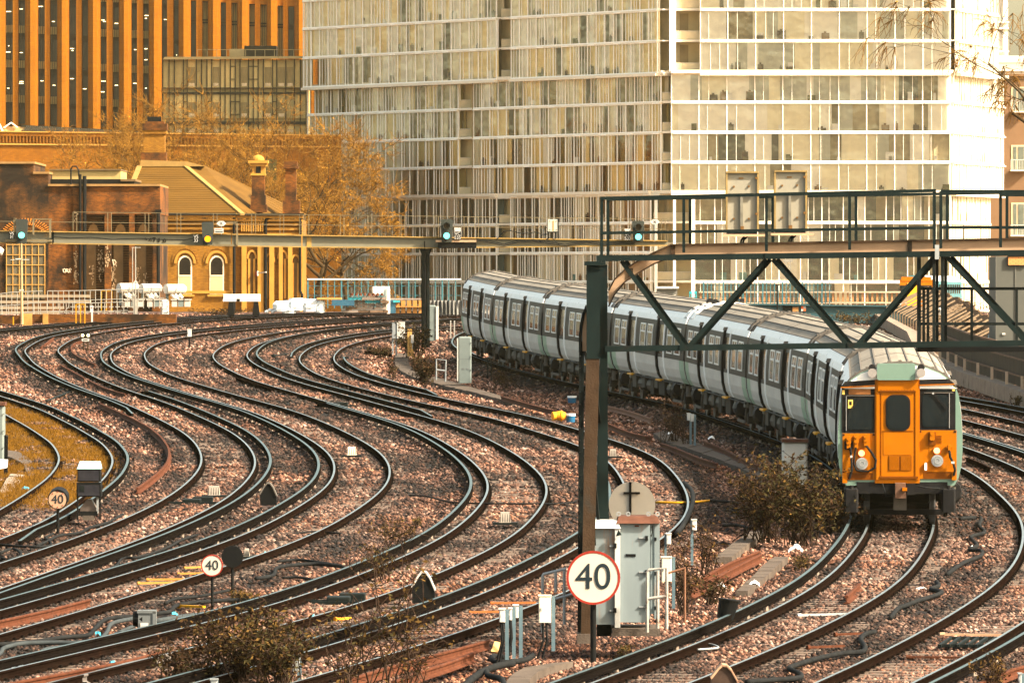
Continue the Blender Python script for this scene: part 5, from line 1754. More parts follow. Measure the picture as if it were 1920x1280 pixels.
cable('long black cable winding to the bottom edge at the right', [(1640, 1184), (1622, 1188), (1614, 1198), (1622, 1212), (1616, 1221), (1580, 1224), (1540, 1232), (1505, 1242), (1480, 1252), (1500, 1262), (1498, 1270), (1450, 1274), (1400, 1278)], .045)
cable('coiled black cable at the foot of the three small posts', [(945, 1233), (935, 1228), (922, 1232), (930, 1240), (960, 1240), (985, 1236), (1000, 1228)], .05)
cable('black hose bending along the concrete edge at the bottom', [(870, 1286), (885, 1272), (910, 1256), (940, 1246), (962, 1243)], .06)
cable('second black hose at the bottom left of the gantry foot', [(912, 1256), (916, 1266), (940, 1272), (946, 1286)], .05)
cable('black cable hanging along the left bend of the right curve', [(1283, 905), (1297, 920), (1299, 940), (1292, 962), (1280, 985), (1268, 1000)], .06, h=-.02)
cable('thin black wire lying across the middle curve', [(768, 928), (800, 930), (830, 938), (860, 942), (960, 944), (1060, 943), (1082, 938)], .022)
cable('yellow cable crossing beneath the right curve', [(1230, 941), (1275, 942), (1310, 940), (1330, 938)], .03, material=yellow)
cable('black cable continuing from the yellow one into the bush', [(1330, 938), (1350, 939), (1380, 942), (1410, 950)], .03)
cable('black cable coming out of the bush over pink ballast', [(1356, 985), (1380, 984), (1408, 990)], .035)
cable('pale bent wire lying before the lower right conductor rail', [(1308, 1217), (1345, 1214), (1340, 1209), (1325, 1206)], .018, material=galv)
cable('cable along the ballast between the left tracks', [(170, 1080), (215, 1062), (230, 1046), (260, 1044), (310, 1028), (340, 1012), (370, 1002)], .03)
cable('black hose running down into the ballast beside the second left sign disc', [(550, 1000), (590, 996), (640, 1000)], .02)

# loose rails, some still with their rusty joints
def loose_rail(lab, pts, h=0.0, col=rust, group='loose rusty rails'):
    P3 = [at(x, y, h) for x, y in pts]
    c = []
    for a, b_ in zip(P3, P3[1:]):
        n = max(2, int((b_ - a).length / .7))
        for i in range(n):
            c.append((a.x + (b_.x - a.x) * i / n, a.y + (b_.y - a.y) * i / n))
    c.append((P3[-1].x, P3[-1].y))
    c = np.array(c)
    if len(c) > 12:
        k = np.ones(5) / 5
        for _ in range(2):
            c[2:-2] = np.stack([np.convolve(c[:, 0], k, 'valid'), np.convolve(c[:, 1], k, 'valid')], 1)
    m = MB(); sweep(m, c, 0.0, [(a, z, 0) for a, z, _ in RAIL], h)
    return single(m, 'loose_rail', col, lab, 'loose rail', P3[0], group)
loose_rail('long curved rusty rail lying loose in the left curve', [(257, 914), (280, 898), (302, 880), (314, 866), (318, 850), (315, 836), (302, 818), (280, 800), (250, 784), (218, 769), (186, 755)])
loose_rail('rusty curved rail end beside the little ground signal', [(178, 682), (150, 670), (135, 660), (133, 650), (140, 642), (156, 638)])
loose_rail('short rusty rail piece inside the leftmost bend', [(77, 650), (90, 640), (101, 632)])
loose_rail('rusty rail lying left of the second track', [(114, 684), (140, 698), (158, 708)])
loose_rail('rusty rail piece continuing beside the second left track', [(164, 711), (190, 724), (205, 730), (235, 738)])
loose_rail('straight rusty rail with a cut end at the lower left', [(168, 1122), (90, 1142), (0, 1162), (-40, 1172)])
loose_rail('red brown rail lying along the bottom left beside the track', [(306, 1219), (240, 1236), (120, 1260), (0, 1282)])
loose_rail('pale topped rail at the bottom left beside the red brown one', [(320, 1223), (240, 1241), (160, 1262), (70, 1284)], col=mat('worn_loose_rail', (.16, .14, .13), .45, .4, .3, 5))
loose_rail('rusty rail with a square cut end pointing at the buff paper block', [(916, 1198), (860, 1214), (790, 1232), (700, 1256), (640, 1276)])
loose_rail('shorter rusty rail in front of the square cut one', [(888, 1222), (840, 1240), (790, 1256), (740, 1275)])
loose_rail('upper rusty rail of the pair among weeds right of the cabinets', [(1424, 1032), (1390, 1044), (1350, 1062), (1296, 1094)])
loose_rail('lower rusty rail of the pair among weeds right of the cabinets', [(1426, 1038), (1390, 1056), (1340, 1082), (1296, 1106)])
loose_rail('short rusty channel lying between the rails before the train', [(1587, 1116), (1600, 1104), (1612, 1092)])
loose_rail('rusty rail with yellow line running past the gantry post', [(1140, 793), (1170, 806), (1200, 816), (1222, 818)])
loose_rail('upper rusty rail lying beyond the gantry post', [(1138, 760), (1180, 770), (1222, 784)], col=mat('brown_loose_rail', (.15, .075, .05), .8, 0, .3, 5))
loose_rail('rusty rail end right of the white plastic bag', [(1320, 826), (1350, 838), (1390, 858), (1420, 872)])
loose_rail('rusty rail in front of the concrete edge near the twin posts', [(1240, 830), (1275, 842), (1310, 858), (1345, 868)])
loose_rail('rusty rail crossing dry ground left of the orange collar', [(940, 742), (975, 752), (1010, 762), (1045, 770)])
loose_rail('stub of black rail right of the train front', [(1812, 857), (1835, 866), (1856, 876)], col=rail_side)
loose_rail('dark rail off-cut lying inside the third bend', [(443, 708), (475, 718), (508, 728)], col=rail_side)
loose_rail('red brown rail at the bottom right corner', [(1960, 1236), (1900, 1252), (1860, 1268), (1830, 1282)])
loose_rail('dark rail off-cut beside the far white box', [(683, 658), (712, 658), (735, 662)], col=rail_side)

# cable trough lids and concrete paths
def path(lab, left, right, h=-.14, material=concrete, slab_len=1.0):
    L3 = [at(x, y, h) for x, y in left]; R3 = [at(x, y, h) for x, y in right]
    m = MB()
    def lerp(P3, n):
        s = [0]
        for a, b_ in zip(P3, P3[1:]):
            s.append(s[-1] + (b_ - a).length)
        return [Vector((float(np.interp(u, s, [p[0] for p in P3])), float(np.interp(u, s, [p[1] for p in P3])), float(np.interp(u, s, [p[2] for p in P3])))) for u in np.linspace(0, s[-1], n)], s[-1]
    _, ln_ = lerp(L3, 2)
    n = max(3, int(ln_ / slab_len))
    A, _ = lerp(L3, n); B, _ = lerp(R3, n)
    dn = Vector((0, 0, -.4))
    for i in range(n - 1):
        g = .02
        a0, a1 = A[i].lerp(A[i + 1], g), A[i].lerp(A[i + 1], 1 - g)
        b0, b1 = B[i].lerp(B[i + 1], g), B[i].lerp(B[i + 1], 1 - g)
        j = Vector((0, 0, rnd.uniform(-.012, .012)))
        m.hexa([a0 + dn, b0 + dn, b1 + dn, a1 + dn, a0 + j, b0 + j, b1 + j, a1 + j], 0)
    o = m.build('trough_path', [material], None)
    o['kind'] = 'structure'
    return o
path('', [(742, 662), (740, 672), (741, 684), (752, 695), (775, 706), (830, 722), (880, 733), (930, 746), (960, 755)], [(770, 662), (766, 672), (768, 684), (782, 694), (806, 704), (850, 715), (900, 730), (948, 744), (980, 753)])
path('', [(1225, 812), (1245, 826), (1290, 840), (1340, 858), (1400, 882), (1430, 896)], [(1250, 806), (1275, 818), (1320, 834), (1370, 852), (1420, 872), (1445, 886)])
path('', [(1408, 994), (1390, 1006), (1366, 1024), (1340, 1044)], [(1440, 994), (1424, 1006), (1396, 1024), (1372, 1044)])
path('', [(1452, 1042), (1430, 1060), (1410, 1080), (1380, 1106)], [(1478, 1042), (1458, 1060), (1436, 1080), (1402, 1106)])
path('', [(-20, 850), (20, 856), (44, 868), (52, 890)], [(-20, 838), (30, 842), (60, 862), (66, 894)], slab_len=2.0)
path('', [(6, 934), (0, 920), (10, 900), (20, 888)], [(-16, 950), (18, 924), (42, 900), (46, 890)], slab_len=1.2, material=mat('pale_trough_lid', (.2, .165, .13), .9, 0, .2, 3))
path('', [(940, 1290), (960, 1262), (985, 1248), (1040, 1240)], [(985, 1290), (1000, 1262), (1030, 1248), (1075, 1238)])

# track circuit rods, point rods, cross timbers and yellow sticks
def stick(lab, x0, y0, x1, y1, w, material, cat='rod', h=-.12, group='rods lying across the tracks'):
    a, b_ = at(x0, y0, h), at(x1, y1, h)
    m = MB(); m.bar(a, b_, w, .04, 0); m.cyl(a - (b_ - a) * .01, a + (b_ - a) * .06, w * .6, w * .6, 8, 0)
    single(m, 'rod', material, lab, cat, a, group)
ylw = mat('straw_yellow_rod', (.30, .15, .035), .6, 0, .2, 6)
stick('upper straw yellow rod left of the small 40 sign', 275, 1086, 345, 1085, .05, ylw)
stick('lower straw yellow rod left of the small 40 sign', 258, 1093, 332, 1091, .06, ylw)
stick('short straw yellow rod touching the small 40 sign', 333, 1075, 385, 1074, .05, ylw)
stick('tiny straw yellow rod above the small 40 sign row', 345, 1064, 385, 1062, .05, ylw)
stick('orange yellow stick by the cable joint box', 334, 1135, 383, 1137, .09, yellow)
stick('orange stick near the bottom weeds', 628, 1160, 656, 1158, .07, orange)
stick('orange rod left of the three small white boxes', 880, 1147, 935, 1146, .05, mat('rust_orange_rod', (.28, .085, .025), .7, 0, .2, 6))
stick('second orange rod nearer the big 40 sign', 920, 1130, 1005, 1129, .05, MATS['rust_orange_rod'])
stick('dark point rod under the leftmost bend', 88, 751, 150, 727, .08, steel_dark)
stick('second dark point rod under the leftmost bend', 108, 733, 140, 724, .08, steel_dark)
stick('dark rod crossing between the second track rails', 218, 662, 268, 666, .10, steel_dark)
stick('dark rod at the conductor rail end in the fourth bend', 512, 667, 548, 662, .14, steel_dark)
stick('dark rods inside the fifth bend', 648, 671, 686, 674, .14, steel_dark)
stick('white tipped brown rod before the right tracks', 1565, 1189, 1630, 1186, .07, rust)
stick('white tipped brown rod nearer the bottom right', 1514, 1213, 1582, 1210, .07, rust)
stick('pale metal strip between the right rails', 1496, 1153, 1590, 1150, .06, galv)
stick('pale bar crossing the right hand track', 1764, 1189, 1884, 1190, .07, mat('tan_bar', (.40, .24, .15), .7, 0, .2, 5))
stick('red brown bar crossing the right hand track lower down', 1700, 1231, 1812, 1232, .06, rust)
m = MB()
for k in range(6):
    m.bar(at(1762 + 17 * k, 1210, -.08), at(1782 + 17 * k, 1196, -.08), .05, .05, 0)
m.bar(at(1758, 1210, -.09), at(1850, 1210, -.09), .06, .06, 0); m.bar(at(1780, 1196, -.09), at(1872, 1196, -.09), .06, .06, 0)
single(m, 'track_grating', steel_dark, 'dark slotted grating lying between the right hand rails', 'grating', at(1812, 1205, -.1))
for lab, x, y in (('dark point machine plates beside the leftmost curve', 360, 940), ('dark point machine plates near the bottom weeds', 635, 1124), ('dark point plates inside the centre curve', 625, 760)):
    p = at(x, y, -.1); D = p.y
    m = MB()
    m.box((p.x, D, p.z), (.45, .8, .14), 0, 0, .02); m.box((p.x + .25, D + .6, p.z + .03), (.5, .5, .16), 0, 0, .02)
    m.bar((p.x - .7, D + .2, p.z - .03), (p.x + .8, D + .2, p.z - .03), .07, .05, 0); m.bar((p.x - .5, D - .4, p.z - .03), (p.x + .6, D - .4, p.z - .03), .05, .05, 0)
    single(m, 'point_machine', steel_dark, lab, 'point machine', p, 'point machines')

# small stray items
def scrap(lab, x, y, w, hgt, material, name='litter_scrap', cat='litter', n=6):
    p = at(x, y, -.16)
    r = random.Random(x * 7 + y)
    m = MB()
    vs = []
    k = 9
    for i in range(k):
        for j in range(4):
            u, v = i / (k - 1) - .5, j / 3 - .5
            vs.append((p.x + u * w + r.uniform(-.02, .02), p.y + v * w * 1.6 + r.uniform(-.05, .05), p.z + hgt * (1 - 3.2 * (u * u + v * v * .7)) * r.uniform(.5, 1.1)))
    fs = [(i * 4 + j, (i + 1) * 4 + j, (i + 1) * 4 + j + 1, i * 4 + j + 1) for i in range(k - 1) for j in range(3)]
    m.add(vs, fs, 0)
    return single(m, name, material, lab, cat, p, 'litter on the ballast', smooth=False)
blue_s = mat('blue_wrapper', (.06, .38, .52), .4, 0, .2, 9)
white_s = mat('white_plastic', (.80, .80, .80), .5, 0, .06, 9)
for lab, x, y, w, h, mm in (
    ('pale turquoise bottle in the mossy grass at the left', 48, 918, .22, .12, blue_s),
    ('bright blue wrapper beside the weeds at the bottom', 586, 1166, .12, .16, blue_s),
    ('blue wrapper on the bottom left rail', 212, 1246, .16, .08, blue_s),
    ('white and blue wrapper at the bottom left edge', 35, 1250, .2, .08, white_s),
    ('blue scrap beside the cable joint box', 184, 1189, .1, .08, blue_s),
    ('turquoise scrap right of the cable joint box', 327, 1152, .12, .06, blue_s),
    ('blue scrap by the rail right of the black disc', 498, 1041, .1, .1, blue_s),
    ('white bag near the twin posts on dry ground', 1258, 815, .24, .14, white_s),
    ('white rag beside the concrete edge below the bush', 1492, 1031, .3, .14, white_s),
    ('white scrap among weeds right of the cabinets', 1415, 1095, .2, .1, white_s),
    ('white paper at the foot of the far cabinets', 1353, 1100, .16, .1, white_s),
    ('white scrap beside the leftmost rail', 40, 1103, .16, .1, white_s),
    ('white scrap by the black cable on the right', 1822, 1031, .08, .12, white_s),
    ('pale scrap under the right hand track', 1728, 1104, .2, .06, white_s),
    ('orange yellow rag beside the mossy track', 62, 996, .2, .14, orange),
    ('white bag on the ground by the rusty rail end', 1334, 822, .2, .1, white_s)):
    scrap(lab, x, y, w, h, mm)
D = 122
m = MB()
p = Q(932, 1212, D)
m.add([(p.x - .1, D, p.z - .07), (p.x + .07, D, p.z - .1), (p.x + .1, D + .1, p.z + .07), (p.x - .04, D + .1, p.z + .09), (p.x - .1, D + .05, p.z - .1), (p.x + .07, D + .05, p.z - .13), (p.x + .1, D + .15, p.z + .04), (p.x - .04, D + .15, p.z + .06)], [(0, 1, 2, 3), (7, 6, 5, 4), (0, 4, 5, 1), (1, 5, 6, 2), (2, 6, 7, 3), (3, 7, 4, 0)], 0)
single(m, 'paper_block', mat('buff_paper', (.66, .40, .16), .7, 0, .08, 8), 'buff orange block leaning beside the three small white boxes', 'block', p)
# blue roof clips on rails -> lumps of the rail joint near the cabinets
# railing and posts at the trough path
D = dist(714)
tube_thing('pipe_rail', 'small pale pipe frame standing at the concrete path', 'handrail', [[Q(818, 712, D), Q(818, 673, D), Q(836, 675, D), Q(835, 715, D)], [Q(818, 693, D), Q(835, 695, D)]], .03, galv, Q(826, 714, D))
D = dist(668)
m = MB()
m.bar(Q(766, 668, D), Q(766, 617, D), .09, .09, 0); m.bar(Q(770.5, 668, D), Q(770.5, 617, D), .09, .09, 0); m.bar(Q(764, 620, D), Q(772, 620, D), .09, .06, 0)
m.bar(Q(772, 655, D - .3), Q(778, 678, D - .3), .1, .1, 0)
single(m, 'timber_post_pair', mat('orange_timber', (.46, .26, .08), .8, 0, .2, 5), 'orange timber post pair left of the far gantry column', 'post', Q(768, 668, D))
for lab, x, y0, yb_ in (('thin bare post left of the last coach, first of two', 845, 602, 634), ('thin bare post left of the last coach, second of two', 852, 602, 634)):
    D = dist(yb_); m = MB(); m.bar(Q(x, yb_, D), Q(x, y0, D), .06, .06, 0)
    m.cyl(Q(x, y0, D), Q(x, y0 - 1, D), .045, .02, 8, 0)
    single(m, 'thin_post', pipe, lab, 'post', Q(x, yb_, D), 'thin bare posts')
for lab, x, y0, yb_ in (('thin dark stake before the coaches, left of a pair', 914.5, 672, 710), ('thin dark stake before the coaches, right of a pair', 921, 672, 713)):
    D = dist(yb_); m = MB(); m.bar(Q(x, yb_, D), Q(x, y0, D), .05, .05, 0); m.cyl(Q(x, y0, D), Q(x, y0 - 1, D), .04, .02, 8, 0)
    single(m, 'thin_post', steel_dark, lab, 'post', Q(x, yb_, D), 'thin bare posts')
D = dist(870)
m = MB(); m.bar(Q(11, 892, D), Q(11.5, 818, D), .1, .1, 0); m.cyl(Q(11.5, 818, D), Q(11.5, 815, D), .07, .03, 8, 0)
single(m, 'black_stake', black, 'black stake beside the left edge cabinet', 'post', Q(11, 892, D))
D = dist(880)
m = MB()
a = Q(3, 868, D)
m.add([(a.x - .25, D, a.z + .12), (a.x + .18, D - .05, a.z + .10), (a.x + .16, D - .1, a.z - .12), (a.x - .25, D - .05, a.z - .2), (a.x - .25, D + .1, a.z - .2), (a.x + .1, D + .1, a.z - .1)], [(0, 3, 2, 1), (3, 4, 5, 2), (0, 1, 5, 4)], 0)
single(m, 'plastic_bag', white_s, 'white plastic bag hanging at the left edge above the paving', 'bag', a)

# ------------------------------------------------------------------ brick power station, far left
ps_brick = brick_mat('power_station_brick', (0.34, 0.120, 0.001), (0.27, 0.09, 0.001), (0.22, 0.095, 0.003), .45, .15, stain=(.215, .07, .001), stain_amt=.3, stain_scale=.12)
ps_glass = mat('power_station_glass', (0.035, 0.028, 0.018), .15, 0, .4, .6, spec=.6)
ps_frame = mat('power_station_spandrel', (0.055, 0.042, 0.025), .6, 0, .2, 2)
ps_blind = mat('power_station_blind', (0.50, 0.36, 0.14), .7, 0, .12, 1.5)
ps_lite = mat('power_station_interior_lamp', (1, .85, .5), .5, 0, .02, 5, emit=(1, .75, .35), estr=2.2)
DP = 880.0
t = thing('power_station', 'tall orange brick power station with long dark vertical window strips', 'building', (Q(270, 250, DP).x, DP, 5.0))
strips = [(10, 24), (34, 47), (71, 84), (93.5, 107), (129, 143), (153, 165), (188, 200), (211, 223), (246, 257), (268, 279), (303, 313.5), (325, 335)]
strips2 = [(357.5, 368), (379, 390), (413.5, 424), (434, 445), (467, 478), (488, 500), (520, 531), (540, 552), (573, 584), (594, 606)]
TOP = -260
m = MB()
edges = [-60] + [v for s in strips + strips2 for v in s] + [640]
for i in range(0, len(edges), 2):
    x0, x1 = edges[i], edges[i + 1]
    m.pbox(x0, TOP, x1, 252 if x0 < 350 else 252, DP, 3.0, 0)
    w = x1 - x0
    if w > 17:      # the broad piers stand forward in steps
        m.pbox(x0 + w * .12, TOP, x1 - w * .12, 252, DP - .5, .5, 0)
        m.pbox(x0 + w * .40, TOP, x1 - w * .22, 252, DP - .9, .4, 0)
for x0, x1 in strips2:
    m.pbox(x0, 107, x1, 252, DP + .3, 2, 0)
    m.pbox(x0, TOP, x1, 1 + (x0 - 357) * .062, DP + .2, 2, 0)
m.pbox(-60, TOP - 40, 640, TOP, DP - 1.2, 60, 0)
m.pbox(-60, 252, 640, 590, DP - .3, 60, 0)
m.pbox(-60, TOP, 640, 252, DP + 3.0, 55, 0)
m.build('brick_walls', [ps_brick], t)
r_ = random.Random(12)
for k, (x0, x1) in enumerate(strips + strips2):
    short = k >= len(strips)
    top = (2 + (x0 - 357) * .062) if short else TOP
    bot = 107 if short else (231 + (x0 - 10) * .048)
    m = MB()
    m.pbox(x0, top, x1, bot, DP + 1.4, .2, 0)
    pitch, base = (37, 3) if short else (65.2, 62 + x0 * .043)
    y = base
    while y > top: y -= pitch
    if not short:
        while y < bot:
            if y - 15 > top:
                m.pbox(x0 + .5, y - 15, x1 - .5, min(y - 1, bot), DP + 1.25, .1, 2)
                if (k // 2) % 3 == 2:
                    m.pbox(x0 + .5, y - 15, x1 - .5, min(y - 1, bot), DP + 1.2, .02, 0)
            m.pbox(x0, y - 1, x1, min(y + 8, bot), DP + 1.15, .15, 1)
            for _ in range(2):
                if r_.random() < .45 and y + 50 < bot:
                    yy = y + r_.uniform(12, 40)
                    m.pbox(x0 + r_.uniform(1, 6), yy, x0 + r_.uniform(7, 11), yy + 1.1, DP + 1.3, .05, 3)
            y += pitch
    else:
        m.pbox(x0 + .8, top + 1, x1 - .8, bot, DP + 1.3, .05, 2 if r_.random() < .75 else 0)
        for yy in (top + 33, top + 38):
            m.pbox(x0, yy, x1, yy + 3, DP + 1.2, .1, 1)
        if r_.random() < .6:
            m.pbox(x0 + 1, top + 47, x1 - 1, top + 78, DP + 1.25, .03, 0)
    xm = (x0 + x1) / 2
    for xx in (x0 + .3, xm - 2, xm + 2, x1 - .3):
        m.pbox(xx - .35, top, xx + .35, bot, DP + 1.1, .08, 1)
    m.build('window_strip', [ps_glass, ps_frame, ps_blind, ps_lite], t)

# lower boiler house wall with corbelled parapet
DQ = 800.0
wall_b = brick_mat('boundary_brick', (0.24, 0.083, 0.0015), (0.175, 0.057, 0.001), (0.15, 0.068, 0.004), .45, .15, stain=(.115, .042, .001), stain_amt=.35, stain_scale=.15)
t = thing('boiler_house', 'long low orange brick wall with a corbelled parapet and dark lattice roof lights behind it', 'building', (Q(270, 300, DQ).x, DQ, 5.0))
m = MB()
m.hexa([Q(-60, 590, DQ), Q(640, 590, DQ), Q(640, 590, DQ + 25), Q(-60, 590, DQ + 25), Q(-60, 247, DQ), Q(640, 255, DQ), Q(640, 255, DQ + 25), Q(-60, 247, DQ + 25)], 0)
def py(x): return 247 + (x + 60) * 8 / 700
for k in range(110):
    x = -58 + k * 6.3
    m.pbox(x, py(x) + 5, x + 2.6, py(x) + 20, DQ - .25, .25, 0)
m.hexa([Q(-60, 254, DQ - .28), Q(640, 262, DQ - .28), Q(640, 262, DQ), Q(-60, 254, DQ), Q(-60, 246, DQ - .28), Q(640, 254, DQ - .28), Q(640, 254, DQ), Q(-60, 246, DQ)], 0)
m.hexa([Q(-60, 271, DQ - .2), Q(640, 277, DQ - .2), Q(640, 277, DQ), Q(-60, 271, DQ), Q(-60, 268, DQ - .2), Q(640, 274, DQ - .2), Q(640, 274, DQ), Q(-60, 268, DQ)], 1)
m.hexa([Q(-60, 247, DQ - .4), Q(640, 255, DQ - .4), Q(640, 255, DQ + .2), Q(-60, 247, DQ + .2), Q(-60, 245, DQ - .4), Q(640, 253, DQ - .4), Q(640, 253, DQ + .2), Q(-60, 245, DQ + .2)], 1)
m.build('brick_wall', [wall_b, mat('parapet_stone', (0.44, 0.224, 0.048), .8, 0, .15, 1)], t)
m = MB()
m.pbox(498, 298, 519, 360, DQ - .05, .2, 0)
m.build('dark_panel', [mat('olive_panel', (.07, .06, .02), .7, 0, .2, 1)], t)
m = MB()
for k in range(62):
    x = 46 + 3.4 * k
    yy = 236 + (x - 46) * .052
    m.bar(Q(x, yy + 11, DQ + 3), Q(x + 5, yy, DQ + 6), .12, .12, 0)
m.bar(Q(40, 236, DQ + 6), Q(262, 247.5, DQ + 6), .2, .2, 0)
m.bar(Q(40, 246, DQ + 3), Q(262, 258, DQ + 3), .2, .2, 0)
m.build('roof_light_lattice', [mat('roof_lattice_black', (.03, .025, .015), .6, 0, .2, 1)], t)
m = MB()
m.hexa([Q(6, 246, DQ + 6), Q(78, 246, DQ + 6), Q(78, 246, DQ + 10), Q(6, 246, DQ + 10), Q(8, 237, DQ + 6), Q(76, 239, DQ + 6), Q(76, 239, DQ + 10), Q(8, 237, DQ + 10)], 0)
m.bar(Q(7, 240, DQ + 5.8), Q(21, 230, DQ + 5.8), .15, .15, 1); m.bar(Q(21, 230, DQ + 5.8), Q(33, 239, DQ + 5.8), .15, .15, 1)
m.bar(Q(-2, 232, DQ + 5.5), Q(5, 246, DQ + 5.5), .35, .2, 1)
m.build('roof_hut', [mat('roof_hut_buff', (.5, .34, .15), .7, 0, .1, 1), mat('roof_hut_white', (.8, .72, .6), .6, 0, .05, 1)], t)

# glass penthouse block
DH = 840.0
gl_pale = mat('penthouse_pale_blind', (.70, .50, .20), .6, 0, .1, .8)
gl_dark = mat('penthouse_room', (.28, .20, .085), .25, 0, .2, .8)
mull = mat('penthouse_mullion', (.035, .03, .02), .5, 0, .2, 2)
t = thing('penthouse_block', 'flat roofed glass block with thin dark frames between the brick piers and the bare trees', 'building', (Q(440, 250, DH).x, DH, 5.0))
m = MB()
m.pbox(304, 112, 574, 590, DH + .3, 18, 0)
m.build('core', [mat('penthouse_core', (.40, .29, .12), .7, 0, .1, .6)], t)
m = MB()
m.hexa([Q(305, 112, DH - .8), Q(579, 110, DH - .8), Q(579, 110, DH + 18), Q(305, 112, DH + 18), Q(309, 107, DH - .8), Q(577, 105.5, DH - .8), Q(577, 105.5, DH + 18), Q(309, 107, DH + 18)], 0)
m.build('roof_slab', [mat('penthouse_roof_edge', (.40, .30, .14), .6, 0, .1, 1)], t)
m = MB()
for x0, y0, x1, y1 in ((370, 93, 577, 106), ):
    m.pbox(x0, y0, x1, y0 + 1, DH + 3, .1, 1)
    for k in range(12):
        m.pbox(x0 + k * 18, y0, x0 + k * 18 + 1, y1, DH + 3, .08, 1)
m.pbox(458, 86, 518, 106, DH + 4, 5, 0); m.pbox(430, 92, 460, 106, DH + 4, 4, 1)
m.build('roof_plant', [mull, mat('roof_plant_buff', (.42, .32, .16), .6, 0, .1, 1)], t)
r_ = random.Random(5)
xs = [305, 317, 327, 344, 351, 368, 378, 388, 397, 413, 422, 432, 441, 450, 466, 475, 484, 494, 511, 519, 536, 552, 563, 574]
for f, (y0, y1) in enumerate(((112, 165), (178, 222), (234, 251))):
    for a, b_ in zip(xs, xs[1:]):
        m = MB()
        m.pbox(a + .5, y0, b_ - .5, y1, DH + .1, .15, 0)
        wide = b_ - a > 12
        if wide and r_.random() < .6:
            m.pbox(a + 2, y0 + 14, b_ - 2, y1 - 4, DH + .06, .05, 1)
            m.pbox(a + 3, y1 - 9, b_ - 3, y1 - 3, DH + .03, .05, 2)
        if b_ - a < 9.5 and r_.random() < .5:
            m.pbox(a, y0 + 12, b_, y0 + 13.3, DH - .05, .1, 3); m.pbox(a, y0 + 36, b_, y0 + 37.3, DH - .05, .1, 3) if y1 > y0 + 40 else None
        m.build('window', [gl_pale if r_.random() < .6 else mat('penthouse_glass_mid', (.44, .32, .13), .2, 0, .15, .8), gl_dark, mat('penthouse_furniture', (.70, .52, .30), .6, 0, .2, 2), mull], t)
m = MB()
for x in xs:
    m.pbox(x - .9, 111, x + .9, 251, DH - .12, .15, 0)
m.pbox(304, 173, 575, 176.5, DH - .2, .25, 0); m.pbox(304, 164.5, 575, 166, DH - .1, .2, 0)
m.pbox(304, 228, 575, 233, DH - .2, .25, 0)
m.build('frame', [mull], t)

# ------------------------------------------------------------------ the long glass apartment block
ap_white = mat('apartment_white_frame', (.88, .84, .74), .5, 0, .05, .5)
ap_ledge = mat('apartment_ledge', (.72, .64, .50), .6, 0, .08, .4)
ap_cur = [mat('apartment_curtain_cream', (.88, .80, .60), .7, 0, .05, .7, stretch=(3, 3, .4)), mat('apartment_curtain_white', (.93, .88, .78), .7, 0, .04, .7, stretch=(3, 3, .4)), mat('apartment_room_mid', (.48, .40, .25), .6, 0, .25, .4), mat('apartment_room_dark', (.30, .245, .14), .5, 0, .3, .5), mat('apartment_room_teal', (.062, .088, .080), .35, 0, .35, .5), mat('apartment_curtain_sage', (.52, .52, .44), .7, 0, .1, .6, stretch=(3, 3, .4))]
ap_item = [mat('apartment_item_brown', (.22, .12, .06), .6, 0, .3, 2), mat('apartment_item_white', (.8, .77, .72), .6, 0, .05, 2), mat('apartment_item_green', (.08, .10, .04), .7, 0, .3, 4), mat('apartment_item_teal', (.04, .25, .27), .6, 0, .1, 2), mat('apartment_item_dark', (.05, .045, .04), .6, 0, .2, 2)]
# rippled outer glass: clear, with a faint reflection
gm = bpy.data.materials.new('apartment_outer_glass'); gm.use_nodes = True
N_, L_ = gm.node_tree.nodes, gm.node_tree.links
N_.remove(N_['Principled BSDF'])
tr = N_.new('ShaderNodeBsdfTransparent'); gs = N_.new('ShaderNodeBsdfGlossy'); ms_ = N_.new('ShaderNodeMixShader')
tr.inputs[0].default_value = (.97, .97, .94, 1)
gs.inputs['Roughness'].default_value = .12; gs.inputs[0].default_value = (1, .93, .78, 1)
fr = N_.new('ShaderNodeFresnel'); fr.inputs[0].default_value = 1.5
ad = N_.new('ShaderNodeMath'); ad.operation = 'MULTIPLY_ADD'; ad.inputs[1].default_value = 1.0; ad.inputs[2].default_value = .12
L_.new(fr.outputs[0], ad.inputs[0]); L_.new(ad.outputs[0], ms_.inputs[0])
L_.new(tr.outputs[0], ms_.inputs[1]); L_.new(gs.outputs[0], ms_.inputs[2]); L_.new(ms_.outputs[0], N_['Material Output'].inputs[0])
tcx = N_.new('ShaderNodeTexCoord'); nzx = N_.new('ShaderNodeTexNoise'); nzx.inputs['Scale'].default_value = .55; nzx.inputs['Detail'].default_value = 2
bpx = N_.new('ShaderNodeBump'); bpx.inputs['Strength'].default_value = .25; bpx.inputs['Distance'].default_value = .3
L_.new(tcx.outputs['Object'], nzx.inputs[0]); L_.new(nzx.outputs[0], bpx.inputs['Height']); L_.new(bpx.outputs[0], gs.inputs['Normal'])
ap_glass = gm

DA = 780.0
apt = thing('glass_apartment_block', 'huge pale glass apartment building with white floor ledges filling the background behind the train', 'building', (Q(1200, 500, DA).x, DA, 2.0))
SA = F / DA
def zrow(y): return HC - (y - YT) / SA
ROWS = [-545, -488, -432, -376, -319, -262, -206, -150, -94, -38, 18.5, 77, 137, 191.5, 248, 304, 362, 417, 473, 528, 584, 640]
